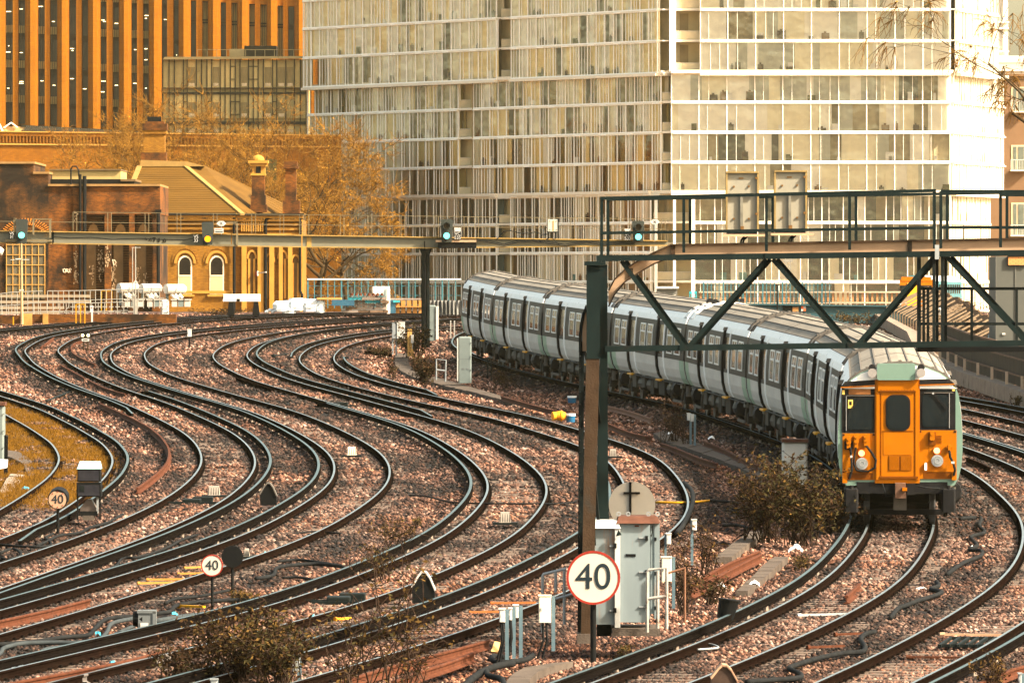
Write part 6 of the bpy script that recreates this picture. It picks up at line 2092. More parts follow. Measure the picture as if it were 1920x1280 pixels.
# plan: left wing leans back, main wing square on, right wing turns away
def plan(x):
    """photo column -> point on the facade line"""
    if x <= 1250:
        D = DA / (1 + .103 * (x - 1250) / 1000)
    elif x <= 1782:
        D = DA
    else:
        D = DA / (1 - .273 * (x - 1782) / 1000)
    return Vector(((x - 960) * D / F, D, 0))
def facade(name, x0, x1, r0, r1, bay, setback, dark, seed, heads=None, glass=True, sub=1):
    """one run of glazed floors; every floor's glazing is a part of its own"""
    r = random.Random(seed)
    a, b_ = plan(x0), plan(x1)
    d = (b_ - a); L = d.length; d.normalize()
    n = Vector((d.y, -d.x, 0))          # out of the wall, towards the viewer
    if n.y > 0: n = -n
    a = a + n * setback
    def Pt(u, off, z): 
        q = a + d * u + n * off
        return (q.x, q.y, z)
    def slabq(m, u0, u1, z0, z1, o0, o1, mm):
        m.hexa([Pt(u0, o1, z0), Pt(u1, o1, z0), Pt(u1, o0, z0), Pt(u0, o0, z0), Pt(u0, o1, z1), Pt(u1, o1, z1), Pt(u1, o0, z1), Pt(u0, o0, z1)], mm)
    nb = max(1, round(L / bay))
    bw = L / nb
    for i in range(r0, r1):
        z1, z0 = zrow(ROWS[i]), zrow(ROWS[i + 1])
        m = MB()       # rooms and curtains behind the glass
        u = 0.0
        while u < L - .01:
            w = min(L - u, r.choice((.5, .8, 1.0, 1.4, 1.9, 2.6)) * bw * .5)
            if L - u - w < .2: w = L - u
            p = r.random()
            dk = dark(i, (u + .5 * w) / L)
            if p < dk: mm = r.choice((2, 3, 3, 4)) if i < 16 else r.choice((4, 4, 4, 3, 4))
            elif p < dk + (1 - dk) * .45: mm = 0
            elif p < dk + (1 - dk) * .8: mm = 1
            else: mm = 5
            dep = -.12 - r.random() * .15 if mm in (0, 1, 5) else -.9
            if a.x < 16 and i < 16:  # golden light painted into the left wing's curtain and room colours
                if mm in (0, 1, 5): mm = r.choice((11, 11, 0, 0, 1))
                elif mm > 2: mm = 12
            slabq(m, u, u + w, z0, z1 - .12, dep - .1, dep, mm)
            u += w
        slabq(m, 0, L, z0 - .02, z0 + .12, -2.0, -.2, 1)
        # things standing in the rooms
        for _ in range(int(L / 3.2)):
            u = r.uniform(.3, L - .8); w = r.uniform(.25, .9); h = r.uniform(.3, 1.0)
            k = r.choice((0, 1, 1, 2, 4, 4)) if i < 17 else r.choice((0, 1, 3, 4, 2))
            slabq(m, u, min(L, u + w), z0 + .13, z0 + .13 + h, -.10, -.03, 6 + k)
            if k in (0, 4):
                slabq(m, u + w * .3, u + w * .6, z0 + .13 + h, z0 + .3 + h, -.09, -.04, 6 + k)
        fl = m.build(name, ap_cur + ap_item + [mat('apartment_curtain_gold_glow', (.95, .74, .36), .7, 0, .08, .7, stretch=(3, 3, .4)), mat('apartment_room_gold_glow', (.33, .24, .075), .5, 0, .25, .5)], apt)
        g = MB()
        g.add([Pt(0, 0, z0 + .1), Pt(L, 0, z0 + .1), Pt(L, 0, z1 - .1), Pt(0, 0, z1 - .1)], [(0, 1, 2, 3)], 0)
        g.build('glazing', [ap_glass], fl)
        f = MB()
        slabq(f, 0, L, z1 - .20, z1, -.3, .16, 0)           # ledge
        slabq(f, 0, L, z0, z0 + .14, -.2, .10, 1)
        j = 0
        for k in range(nb + 1):
            u = min(max(k * bw, .05), L - .05)
            slabq(f, u - .045, u + .045, z0 + .14, z1 - .2, -.06, .07, 1)
            if sub and k < nb:
                for q in range(r.choice((0, 1, 1, 2))):
                    uu = u + bw * (.33 + .33 * q) + r.uniform(-.1, .1)
                    slabq(f, uu - .02, uu + .02, z0 + .14, z1 - .2, -.05, .04, 1)
        # small bright head caps on the ledge
        for k in range(0, nb, 3):
            slabq(f, k * bw + .2, k * bw + 1.4, z1 - .17, z1 - .05, .16, .21, 1)
        f.build('window_frame', [ap_ledge, ap_white], fl)
    # the floors need something solid behind
    m = MB()
    zt, zb = zrow(ROWS[r0]), zrow(ROWS[r1])
    slabq(m, 0, L, zb, zt + .25, -12, -2.1, 0)
    slabq(m, 0, L, zt - .02, zt + .3, -2.1, .35, 1)
    slabq(m, 0, L, zb - .3, zb - .02, -2.1, .35, 1)
    m.build('wing', [ap_cur[2], ap_ledge], apt)
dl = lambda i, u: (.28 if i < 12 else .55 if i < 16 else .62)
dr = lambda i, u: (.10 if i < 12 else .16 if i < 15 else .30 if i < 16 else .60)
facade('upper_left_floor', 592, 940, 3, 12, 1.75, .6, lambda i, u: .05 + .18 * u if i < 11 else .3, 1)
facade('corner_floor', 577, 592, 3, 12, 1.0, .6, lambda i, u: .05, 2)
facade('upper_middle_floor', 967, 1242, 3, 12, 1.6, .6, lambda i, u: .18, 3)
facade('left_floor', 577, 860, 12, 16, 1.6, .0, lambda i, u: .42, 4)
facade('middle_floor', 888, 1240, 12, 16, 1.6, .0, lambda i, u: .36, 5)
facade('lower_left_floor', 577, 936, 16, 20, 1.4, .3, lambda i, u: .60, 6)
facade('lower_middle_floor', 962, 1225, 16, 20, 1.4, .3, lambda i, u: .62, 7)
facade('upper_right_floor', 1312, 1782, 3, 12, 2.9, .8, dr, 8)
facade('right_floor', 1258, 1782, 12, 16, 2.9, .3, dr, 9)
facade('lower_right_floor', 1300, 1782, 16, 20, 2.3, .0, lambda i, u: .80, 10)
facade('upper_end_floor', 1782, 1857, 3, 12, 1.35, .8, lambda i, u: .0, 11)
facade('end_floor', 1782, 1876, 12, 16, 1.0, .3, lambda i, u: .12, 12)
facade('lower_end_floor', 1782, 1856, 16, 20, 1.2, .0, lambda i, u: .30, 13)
# loggias between the wings: open recesses with a slab and a rail at each floor
def loggia(x0, x1, r0, r1, back):
    a, b_ = plan(x0), plan(x1)
    for i in range(r0, r1):
        z1, z0 = zrow(ROWS[i]), zrow(ROWS[i + 1])
        m = MB()
        m.hexa([(a.x, a.y + 2.0, z0), (b_.x, b_.y + 2.0, z0), (b_.x, b_.y + 2.2, z0), (a.x, a.y + 2.2, z0), (a.x, a.y + 2.0, z1), (b_.x, b_.y + 2.0, z1), (b_.x, b_.y + 2.2, z1), (a.x, a.y + 2.2, z1)], 0)
        m.hexa([(a.x, a.y, z0 - .1), (b_.x, b_.y, z0 - .1), (b_.x, b_.y + 2, z0 - .1), (a.x, a.y + 2, z0 - .1), (a.x, a.y, z0 + .15), (b_.x, b_.y, z0 + .15), (b_.x, b_.y + 2, z0 + .15), (a.x, a.y + 2, z0 + .15)], 1)
        w = b_.x - a.x
        m.box((a.x + w * .35, a.y + 1.96, (z0 + z1) / 2), (w * .4, .06, (z1 - z0) * .8), 2)
        m.box((a.x + w / 2, a.y + .1, z0 + 1.05), (w, .04, .05), 1)
        m.box((a.x + w / 2, a.y + .1, z0 + .6), (w, .02, .8), 3)
        m.box((a.x + w * .6, a.y + .8, z0 + .6), (.6, .5, .8), 4)
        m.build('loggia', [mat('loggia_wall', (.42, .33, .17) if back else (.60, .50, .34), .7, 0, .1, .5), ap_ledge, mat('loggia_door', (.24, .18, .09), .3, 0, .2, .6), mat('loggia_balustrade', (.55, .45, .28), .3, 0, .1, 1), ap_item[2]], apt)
    m = MB()
    zt, zb = zrow(ROWS[r0]), zrow(ROWS[r1])
    m.hexa([(a.x, a.y + 2.2, zb), (b_.x, b_.y + 2.2, zb), (b_.x, b_.y + 12, zb), (a.x, a.y + 12, zb), (a.x, a.y + 2.2, zt), (b_.x, b_.y + 2.2, zt), (b_.x, b_.y + 12, zt), (a.x, a.y + 12, zt)], 0)
    m.build('loggia_core', [ap_cur[2]], apt)
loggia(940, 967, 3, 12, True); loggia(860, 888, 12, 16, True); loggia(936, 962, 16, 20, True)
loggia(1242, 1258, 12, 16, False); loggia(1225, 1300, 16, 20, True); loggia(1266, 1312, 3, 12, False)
for x0, x1, r0, r1 in ((1255, 1267, 3, 12), (1227, 1233, 16, 20), (1262, 1267, 16, 20), (1296, 1303, 16, 20)):
    m = MB()
    a, b_ = plan(x0), plan(x1)
    m.box(((a.x + b_.x) / 2, a.y - .2, (zrow(ROWS[r0]) + zrow(ROWS[r1])) / 2), (b_.x - a.x, .6, zrow(ROWS[r0]) - zrow(ROWS[r1])), 0)
    m.build('pier', [ap_white], apt)
m = MB()
m.box((plan(886).x, plan(886).y - .05, (zrow(137) + zrow(362)) / 2), (.14, .4, zrow(137) - zrow(362)), 0)
m.build('pier', [mat('loggia_dark_edge', (.2, .15, .08), .6, 0, .1, 1)], apt)
# deep ledges where the upper floors jut out
m = MB()
for x0, x1, y, th, o in ((577, 967, 152, 5, 1.0), (967, 1258, 137, 4, 1.0), (1258, 1782, 135, 6, 1.0), (577, 1255, 361, 4, .7), (1255, 1782, 361, 4, .6)):
    a, b_ = plan(x0), plan(x1)
    z = zrow(137 if y in (152, 135) else 362)
    m.hexa([(a.x, a.y - o, z - .05), (b_.x, b_.y - o, z - .05), (b_.x, b_.y + .3, z - .05), (a.x, a.y + .3, z - .05), (a.x, a.y - o, z + .3), (b_.x, b_.y - o, z + .3), (b_.x, b_.y + .3, z + .3), (a.x, a.y + .3, z + .3)], 0)
a, b_ = plan(1782), plan(1882)
for z, o in ((zrow(137), 1.0), (zrow(362), .6)):
    m.hexa([(a.x, a.y - o, z - .05), (b_.x + .5, b_.y - o, z - .05), (b_.x, b_.y + .5, z - .05), (a.x, a.y + .3, z - .05), (a.x, a.y - o, z + .3), (b_.x + .5, b_.y - o, z + .3), (b_.x, b_.y + .5, z + .3), (a.x, a.y + .3, z + .3)], 0)
m.build('deep_ledges', [ap_ledge], apt)

# brown block at the far right, and the white stepped block behind it
DW = 830.0
t = thing('brown_apartment_block', 'plain brown block with two small balconies at the right edge', 'building', (Q(1900, 500, DW).x, DW, 2.0))
m = MB(); m.pbox(1850, 143, 2010, 660, DW, 14, 0); m.pbox(1858, 139, 2010, 143, DW - .3, 14, 0)
m.build('walls', [mat('brown_render', (0.184, 0.108, 0.06), .85, 0, .1, .4)], t)
for y0, y1 in ((163, 210), (272, 320), (380, 442), (500, 550)):
    m = MB()
    m.pbox(1896, y0, 1925, y1, DW - .06, .1, 0); m.pbox(1900, y0 + 3, 1906, y1 - 2, DW - .1, .06, 1); m.pbox(1909, y0 + 3, 1920, y1 - 2, DW - .1, .06, 1)
    b = m.build('window', [mat('brown_block_reveal', (.55, .42, .28), .7, 0, .1, 1), mat('brown_block_glass', (.12, .14, .12), .15, 0, .2, 1)], t)
    m = MB()
    for k in range(8):
        m.pbox(1895 + 4.2 * k, y1 - 20, 1895.8 + 4.2 * k, y1 - 1, DW - .9, .04, 0)
    m.pbox(1895, y1 - 21, 1930, y1 - 19.5, DW - .92, .06, 0); m.pbox(1895, y1 - 1.5, 1930, y1 + 1, DW - .95, .9, 1)
    m.build('balcony', [white, ap_ledge], t)
DV = 900.0
t = thing('white_stepped_block', 'hazy white block with a glass roof terrace at the top right corner', 'building', (Q(1890, 300, DV).x, DV, 2.0))
m = MB(); m.pbox(1852, 105, 2010, 640, DV, 14, 0); m.pbox(1862, -200, 1890, 105, DV + 2, 14, 0)
m.build('walls', [mat('white_render', (.72, .66, .58), .8, 0, .06, .4)], t)
m = MB()
m.pbox(1856, 107, 2010, 110, DV - .6, .3, 0); m.pbox(1858, 120, 1930, 134, DV - .4, .2, 1); m.pbox(1858, 131, 2010, 133, DV - .7, .1, 0)
for y in (40, 52, 95):
    m.pbox(1858, y, 1892, y + 3, DV + 1.4, .6, 0)
for x in (1870, 1880):
    m.pbox(x, -200, x + 1, 100, DV + 1.6, .4, 1)
m.build('terrace', [ap_white, mat('terrace_glass', (.42, .42, .36), .2, 0, .1, 1)], t)

# ------------------------------------------------------------------ dark brick depot at the left
DD = 485.0
dk_brick = brick_mat('soot_brick', (0.13, 0.040, 0.006), (0.030, 0.010, 0.003), (0.15, 0.07, 0.015), .225, .075, stain=(.010, .006, .003), stain_amt=.75, stain_scale=.35)
or_brick = brick_mat('orange_soot_brick', (0.19, 0.053, 0.0045), (0.055, 0.017, 0.003), (0.14, 0.058, 0.01), .225, .075, stain=(.016, .008, .003), stain_amt=.62, stain_scale=.5)
t = thing('brick_depot', 'soot dark old brick building with a big gridded window at the left edge', 'building', (Q(150, 560, DD).x, DD, 5.0))
m = MB()
m.pbox(-60, 306, 63, 590, DD, 12, 0)
m.pbox(63, 325, 91, 590, DD + .02, 12, 0)
m.pbox(91, 348, 137, 590, DD + .04, 12, 1)
m.pbox(137, 352, 150, 590, DD - .15, 12, 1)
m.pbox(-60, 303, 65, 307, DD - .15, 12, 2); m.pbox(62, 322, 92, 326, DD - .12, 12, 2); m.pbox(90, 345, 300, 349, DD - .2, 12, 2)
# right part: recessed bays between piers
m.pbox(150, 349, 300, 402, DD, 12, 1)
m.pbox(150, 402, 300, 590, DD + .8, 11, 0)
for x0, x1 in ((149, 157), (196, 208), (242, 252), (285, 300)):
    m.pbox(x0, 400, x1, 590, DD - .02, .9, 1)
m.build('walls', [dk_brick, or_brick, mat('depot_coping', (.22, .13, .05), .8, 0, .2, 2)], t)
m = MB()
m.pbox(91, 319, 226, 336, DD + 4, 8, 0); m.pbox(91, 336, 252, 346, DD + 2, 8, 1); m.pbox(226, 336, 254, 340, DD + 1.8, 8, 2); m.pbox(93, 317, 227, 319.5, DD + 3.8, 8, 2)
m.build('roof', [mat('depot_roof_tin', (.42, .30, .12), .5, .2, .15, 1), black, mat('depot_roof_edge', (.12, .08, .04), .7, 0, .2, 1)], t)
m = MB(); m.pbox(11, 457, 84, 560, DD - .06, .1, 0)
w = m.build('window', [mat('depot_pane', (.085, .075, .05), .35, 0, .25, .8)], t)
m = MB()
for k in range(7):
    x = 11.5 + 12 * k
    m.pbox(x, 457, x + 1.2, 552, DD - .12, .06, 0)
for y in (458, 477, 496, 514, 533):
    m.pbox(11, y, 84, y + 1.2, DD - .14, .06, 0)
m.build('glazing_bars', [mat('depot_bar_ochre', (.44, .24, .06), .6, 0, .15, 2)], w)
# brick arch over the opening behind the gantry
m = MB()
c = Q(50, 440, DD)
for k in range(26):
    a = math.radians(8 + 164 * k / 25)
    for r0 in (.85, 1.1):
        p = Vector((c.x + r0 * 1.35 * math.cos(a), DD - .04, c.z - .2 + r0 * math.sin(a)))
        p2 = Vector((c.x + (r0 + .2) * 1.35 * math.cos(a), DD - .04, c.z - .2 + (r0 + .2) * math.sin(a)))
        m.bar(p, p2, .08, .06, 0)
m.build('brick_arch', [mat('arch_brick', (.42, .15, .025), .85, 0, .3, 4)], t)
for x0 in (160, 211, 254):
    x1 = x0 + 34
    m = MB()
    for k in range(34):
        y = 403 + 4.6 * k
        m.pbox(x0, y, x1, y + 2.2, DD + .70, .12, 0)
    sh = m.build('louvre_panel', [mat('louvre_brown', (.10, .045, .014), .8, 0, .3, 2)], t)
    m = MB()
    cx = Q(x0 + 14, 430, DD)
    pts = [(cx.x - .33, cx.z - .5), (cx.x + .33, cx.z - .5), (cx.x + .33, cx.z), (cx.x + .2, cx.z + .28), (cx.x, cx.z + .38), (cx.x - .2, cx.z + .28), (cx.x - .33, cx.z)]
    m.prism(pts, DD + .55, DD + .7, 0)
    m.build('arch_head', [mat('arch_head_brown', (.20, .11, .04), .8, 0, .2, 3)], t)
    m = MB(); m.pbox(x0 + 10, 434, x0 + 19, 446, DD + .5, .06, 0)
    m.pbox(x0 + 2, 458, x0 + 20, 560, DD + .6, .1, 1)
    m.build('dark_opening', [black, mat('boarded_opening', (.12, .075, .035), .8, 0, .3, 1)], t)
# white flaking paint and tags
flake = mat('flaked_whitewash', (.42, .30, .18), .9, 0, .15, 5)
m = MB()
r_ = random.Random(8)
for x, y0, y1, sp in ((141, 395, 415, 3), (142, 460, 530, 4), (188, 458, 525, 6), (201, 458, 500, 5), (212, 485, 540, 6), (172, 495, 532, 5), (258, 500, 540, 5), (272, 510, 530, 4), (30, 0, 0, 0)):
    for _ in range(int((y1 - y0) * .8)):
        xx, yy = x + r_.gauss(0, sp * .5), r_.uniform(y0, y1)
        off = DD - .17 if x < 150 else DD + .45 if x < 199 or x > 209 else DD - .04
        s = r_.uniform(.6, 2.0)
        m.pbox(xx, yy, xx + s, yy + s * r_.uniform(1, 3), off, .01, 0)
m.build('flaking_paint', [flake], t)
m = MB()
for pts in ([(118, 504), (119, 510), (122, 511), (123, 505), (120, 504)], [(124, 510), (125, 504), (128, 505), (126, 508), (129, 511)], [(130, 504), (130, 511)], [(133, 511), (131, 508), (134, 505), (131, 503)]):
    m.tube([Q(x, y, DD - .05) for x, y in pts], .03, 4, 0)
m.build('wall_tag', [mat('tag_white', (.62, .5, .36), .8, 0, .1, 4)], t)
m = MB()
for pts in ([(211, 486), (213, 500), (216, 488), (218, 500)], [(214, 487), (218, 492), (214, 497)]):
    m.tube([Q(x, y, DD + .42) for x, y in pts], .035, 4, 0)
m.build('wall_tag', [MATS['tag_white']], t)
# drain pipes
m = MB()
for x, y0, y1, rr in ((150.5, 327, 560, .09), (158.5, 330, 560, .13), (297, 395, 560, .12)):
    m.cyl(Q(x, y1, DD - .3), Q(x, y0, DD - .3), rr, rr, 8, 0)
m.tube([Q(133, 346, DD - .3), Q(133, 318, DD - .3), Q(136, 312, DD - .3), Q(143, 312, DD - .3), Q(147, 318, DD - .3), Q(150, 350, DD - .3)], .06, 6, 0)
m.pbox(291, 393, 302, 399, DD - .45, .4, 0)
m.build('drain_pipes', [black], t)

# ------------------------------------------------------------------ yellow brick station house
DS = 507.0
yb1 = brick_mat('stock_brick', (0.28, 0.125, 0.011), (0.17, 0.072, 0.006), (0.14, 0.068, 0.01), .225, .075, stain=(.105, .046, .004), stain_amt=.42, stain_scale=.5)
st_stone = mat('station_stone', (0.368, 0.188, 0.036), .8, 0, .15, 1, rust=(.40, .2, .04), rust_amt=.3, rust_scale=.8)
sl_roof = mat('slate_roof_ochre', (0.092, 0.0464, 0.008), .85, 0, .2, .6, spec=.1, rust=(.06, .032, .006), rust_amt=.35, rust_scale=.25, stretch=(.5, 1, 3))
hip_m = mat('roof_hip_lead', (.25, .155, .05), .6, 0, .15, 2)
dwin = mat('station_dark_glass', (.014, .012, .010), .12, 0, .3, 1)
blind_m = mat('station_boarded_blind', (.46, .34, .20), .7, 0, .08, 1)
st_white = mat('station_sash_white', (.78, .66, .46), .6, 0, .06, 2)
t = thing('station_house', 'yellow stock brick station house with a hipped slate roof and tall round arched windows', 'building', (Q(430, 560, DS).x, DS, 5.0))
def arch_poly(x0, x1, y0, ysp, y1, D, n=10):
    """pixel outline of a round-headed opening"""
    a, b_ = Q(x0, y1, D), Q(x1, y1, D)
    zs, zt = Q(0, ysp, D).z, Q(0, y0, D).z
    cx, rx = (a.x + b_.x) / 2, (b_.x - a.x) / 2
    pts = [(a.x, a.z), (b_.x, a.z)]
    for k in range(n + 1):
        an = PI * k / n
        pts.append((cx + rx * math.cos(an), zs + (zt - zs) * math.sin(an)))
    return pts
def arch_ring(m, x0, x1, y0, ysp, D, w, proj, mm, n=14):
    a, b_ = Q(x0, ysp, D), Q(x1, ysp, D)
    zt = Q(0, y0, D).z
    cx, rx = (a.x + b_.x) / 2, (b_.x - a.x) / 2; rz = zt - a.z
    for k in range(n):
        a0, a1 = PI * k / n, PI * (k + 1) / n
        q = []
        for an in (a0, a1):
            q.append([(cx + (rx + o) * math.cos(an), a.z + (rz + o) * math.sin(an)) for o in (0, w)])
        (i0, o0), (i1, o1) = q
        m.hexa([(i0[0], D - proj, i0[1]), (o0[0], D - proj, o0[1]), (o0[0], D, o0[1]), (i0[0], D, i0[1]),
                (i1[0], D - proj, i1[1]), (o1[0], D - proj, o1[1]), (o1[0], D, o1[1]), (i1[0], D, i1[1])], mm)
# front block
m = MB()
m.pbox(299, 412, 440, 600, DS, 12, 0)
m.pbox(440, 412, 566, 600, DS + .6, 11, 0)
for y, h, o in ((404, 5, .5), (411, 4, .35), (418, 5, .3), (426, 6, .2), (436, 6, .14)):
    m.pbox(299 if o < .5 else 297, y, 441, y + h * .75, DS - o, o, 1)
    m.pbox(441, y + 1, 568, y + 1 + h * .75, DS + .6 - o, o, 1)
for k in range(11):
    m.pbox(452 + 4.4 * k, 416, 454.4 + 4.4 * k, 434, DS + .2, .4, 1)
m.pbox(299, 545, 441, 550, DS - .08, .1, 1)
# corner piers of the right part
for x0, x1 in ((453, 462), (483, 494), (505, 514), (523, 530), (540, 548), (562, 568)):
    m.pbox(x0, 440, x1, 590, DS + .25, .4, 1)
m.build('walls', [yb1, st_stone], t)
m = MB()
m.pbox(298, 399, 442, 403.5, DS - .75, .5, 0); m.pbox(441, 400, 570, 404.5, DS - .1, .5, 0)
m.build('gutter', [black], t)
for x0, x1 in ((334, 360), (393, 420)):
    m = MB()
    a, b_ = arch_poly(x0, x1, 479, 495, 552, DS), None
    m.prism(a, DS - .03, DS + .02, 2)
    m.prism(arch_poly(x0 + 2.3, x1 - 2.3, 482, 496, 516, DS), DS - .05, DS - .02, 0)
    m.prism(arch_poly(x0 + 2.3, x1 - 2.3, 518, 518.5, 550, DS), DS - .05, DS - .02, 1)
    m.pbox(x0 + 1, 515.5, x1 - 1, 517.5, DS - .07, .05, 2)
    w = m.build('window', [dwin, blind_m, st_white], t)
    m = MB(); arch_ring(m, x0 - 3, x1 + 3, 474, 494, DS, .17, .12, 0); arch_ring(m, x0 - 9, x1 + 9, 466, 492, DS, .13, .05, 1)
    m.pbox(x0 - 4, 552, x1 + 4, 556, DS - .2, .2, 0)
    m.build('surround', [st_stone, yb1], w)
for x0, x1, y0, yb_ in ((469, 476, 477, 557), (502, 510, 483, 560), (526, 534, 477, 560), (551, 558, 485, 562)):
    m = MB()
    m.prism(arch_poly(x0, x1, y0, y0 + 8, yb_, DS + .5), DS + .50, DS + .62, 0)
    w = m.build('window', [mat('station_lancet_glass', (.10, .06, .02), .3, 0, .3, 1)], t)
    m = MB(); arch_ring(m, x0 - 2.5, x1 + 2.5, y0 - 5, y0 + 8, DS + .6, .14, .22, 0)
    for xx in (x0 - 2.5, x1 + .2):
        m.pbox(xx - 1.5, y0 + 8, xx + 2.5, yb_, DS + .42, .16, 0)
    m.build('surround', [st_stone], w)
# the hipped roof
m = MB()
def R3(x, y, D): return tuple(Q(x, y, D))
E0, E1, E2 = R3(225, 402, DS - .6), R3(455, 402, DS - .6), R3(575, 402, DS + 14)
Rg0, Rg1 = R3(262, 308, DS + 7), R3(383, 312, DS + 7)
Rg0b, Rg1b = R3(265, 302, DS + 8.5), R3(352, 304, DS + 8.5)
m.add([E0, E1, R3(347, 311, DS + 6.5), R3(262, 311, DS + 6.5)], [(0, 1, 2, 3)], 0)
m.add([E1, E2, R3(383, 310, DS + 8), R3(347, 311, DS + 6.5)], [(0, 1, 2, 3)], 0)
m.add([E0, R3(262, 311, DS + 6.5), R3(262, 311, DS + 9), R3(215, 402, DS + 16)], [(0, 1, 2, 3)], 0)
m.add([R3(215, 402, DS + 16), R3(262, 311, DS + 9), R3(383, 310, DS + 9), E2], [(0, 1, 2, 3)], 0)
m.bar(E1, R3(347, 311, DS + 6.5), .35, .14, 1)
m.bar(E0, R3(262, 311, DS + 6.5), .35, .14, 1)
m.hexa([R3(262, 312, DS + 6.3), R3(384, 312, DS + 6.3), R3(384, 312, DS + 9.2), R3(262, 312, DS + 9.2), R3(264, 300, DS + 6.3), R3(352, 303, DS + 6.3), R3(352, 303, DS + 9.2), R3(264, 300, DS + 9.2)], 1)
# slate courses along the side slope
for k in range(1, 12):
    f = k / 12
    a = Vector(E1).lerp(Vector(E2), f); b_ = Vector(R3(347, 311, DS + 6.5)).lerp(Vector(R3(383, 310, DS + 8)), f)
    m.bar(a + Vector((0, 0, .02)), b_ + Vector((0, 0, .02)), .06, .04, 0)
for k in range(1, 22):
    f = k / 22
    a = Vector(E0).lerp(Vector(R3(262, 311, DS + 6.5)), f); b_ = Vector(E1).lerp(Vector(R3(347, 311, DS + 6.5)), f)
    m.bar(a + Vector((0, -.02, .02)), b_ + Vector((0, -.02, .02)), .04, .012, 0)
m.build('roof', [sl_roof, hip_m], t)
def chimney(name_label, parts_, D, cap=None):
    m = MB()
    for x0, y0, x1, y1, o, mm in parts_:
        m.pbox(x0, y0, x1, y1, D - o, 1.0 + 2 * o, mm)
    return m
m = chimney('', [(270, 250, 309, 300, 0, 0), (268, 243, 312, 251, .12, 0), (267, 232, 313, 244, .2, 1), (272, 228, 308, 233, .05, 1), (264, 286, 312, 302, .1, 1)], DS + 7)
m.pbox(277, 219, 302, 230, DS + 7.2, .6, 2)
for k in range(5):
    m.cyl(Q(279 + 5 * k, 231, DS + 7.4), Q(279 + 5 * k, 219, DS + 7.4), .1, .1, 8, 2)
m.build('chimney', [yb1, or_brick, black], t)
m = chimney('', [(472, 330, 496, 366, 0, 0), (470, 366, 498, 392, .08, 0), (468, 384, 500, 398, .14, 0), (469, 305, 500, 312, .1, 1), (473, 312, 497, 326, -.05, 1), (470, 325, 498, 329, .06, 1), (465, 301, 503, 306, .25, 1)], DS + 3)
c = Q(484, 301, DS + 3.5)
m.tube([(c.x, DS + 3.5, c.z + .40 * math.sin(a)) if False else (c.x, DS + 3.5, c.z + h) for h in (0, .12, .25, .36, .40)], [.45, .44, .36, .2, .02], 14, 1)
m.pbox(480, 312, 489, 325, DS + 2.98, .1, 2)
m.build('chimney', [or_brick, st_stone, black], t)
m = chimney('', [(535, 316, 555, 388, 0, 0), (533, 303, 557, 317, .12, 0), (531, 312, 559, 316, .2, 0), (530, 376, 562, 400, .14, 0)], DS + 6)
m.build('chimney', [or_brick, st_stone, black], t)
m = MB()
m.cyl(Q(439, 590, DS - .25), Q(439, 402, DS - .25), .10, .10, 8, 0)
m.cyl(Q(498, 590, DS + .2), Q(498, 420, DS + .2), .10, .10, 8, 0); m.tube([Q(498, 420, DS + .2), Q(499, 412, DS + .2), Q(504, 408, DS + .2), Q(504, 402, DS + .2)], .10, 8, 0)
m.tube([Q(563, 402, DS + .3), Q(563, 545, DS + .3), Q(566, 552, DS + .3), Q(566, 562, DS + .3)], .10, 8, 0)
m.build('drain_pipes', [black], t)
m = MB()
m.pbox(479, 509, 483, 518, DS + .05, .3, 0); m.bar(Q(484, 512, DS - .4), Q(499, 510, DS - 1.2), .08, .08, 1); m.pbox(482, 508, 485, 517, DS - .05, .1, 1)
m.build('wall_camera', [red_paint, white], t)

# ------------------------------------------------------------------ yard things in front of the buildings
def rail_fence(lab, name, pts_top, y_bot, D, post_every, r, material, extra=(), group=None):
    t = thing(name, lab, 'railing', Q(pts_top[0][0], y_bot, D), group)
    m = MB()
    m.tube([Q(x, y, D) for x, y in pts_top], r * 1.25, 6, 0)
    for off in extra:
        m.tube([Q(x, y + off, D) for x, y in pts_top], r, 6, 0)
    m.build('rail', [material], t)
    x = pts_top[0][0]
    while x <= pts_top[-1][0]:
        y = float(np.interp(x, [p[0] for p in pts_top], [p[1] for p in pts_top]))
        m = MB(); m.cyl(Q(x, y_bot, D), Q(x, y, D), r, r, 6, 0)
        m.build('post', [material], t)
        x += post_every
    return t
rl = mat('pale_railing', (0.272, 0.256, 0.224), .5, .2, .1, 3)
rail_fence('upper pale railing with close uprights in front of the gridded depot window', 'yard_railing', [(-8, 552), (20, 548), (80, 545.5)], 590, 404, 10, .022, rl)
rail_fence('longer upper pale railing running from the depot wall to the white tanks', 'yard_railing', [(89, 545.5), (150, 545), (215, 543), (262, 542), (308, 540.5)], 578, 404, 10, .022, rl, (18,))
rail_fence('lower pale stair railing with sloping ends in front of the brick wall', 'yard_railing', [(-8, 574), (40, 571), (60, 568), (100, 567), (170, 568), (240, 566)], 590, 402, 12, .022, rl, (16,))
beam = mat('yard_beam_buff', (0.264, 0.208, 0.144), .7, 0, .15, 1.5)
t = thing('cable_tray_rack', 'rack of long pale horizontal beams and cable trays along the depot wall', 'rack', Q(90, 592, 408))
for y, x0, x1 in ((555, -20, 168), (566, -20, 170), (577, -20, 120), (586, -20, 110)):
    m = MB(); m.pbox(x0, y - 2.5, x1, y + 2.5, 408, .5, 0); m.build('beam', [beam], t)
m = MB()
for k in range(12):
    m.pbox(-15 + 15 * k, 550, -13.5 + 15 * k, 596, 408.6, .1, 0)
m.build('uprights', [steel_dark], t)
m = MB()
for k in range(13):
    x = 96 + 12 * k
    m.bar(Q(x, 586, 401), Q(x + 9, 574, 401), .04, .04, 0) if k in (0, 1, 2) else m.pbox(x, 574, x + 9, 576, 401, .05, 0)
    m.pbox(x, 583 + (k % 3), x + 10, 585 + (k % 3), 401.3, .05, 0)
m.build('tray_brackets', [rl], t)
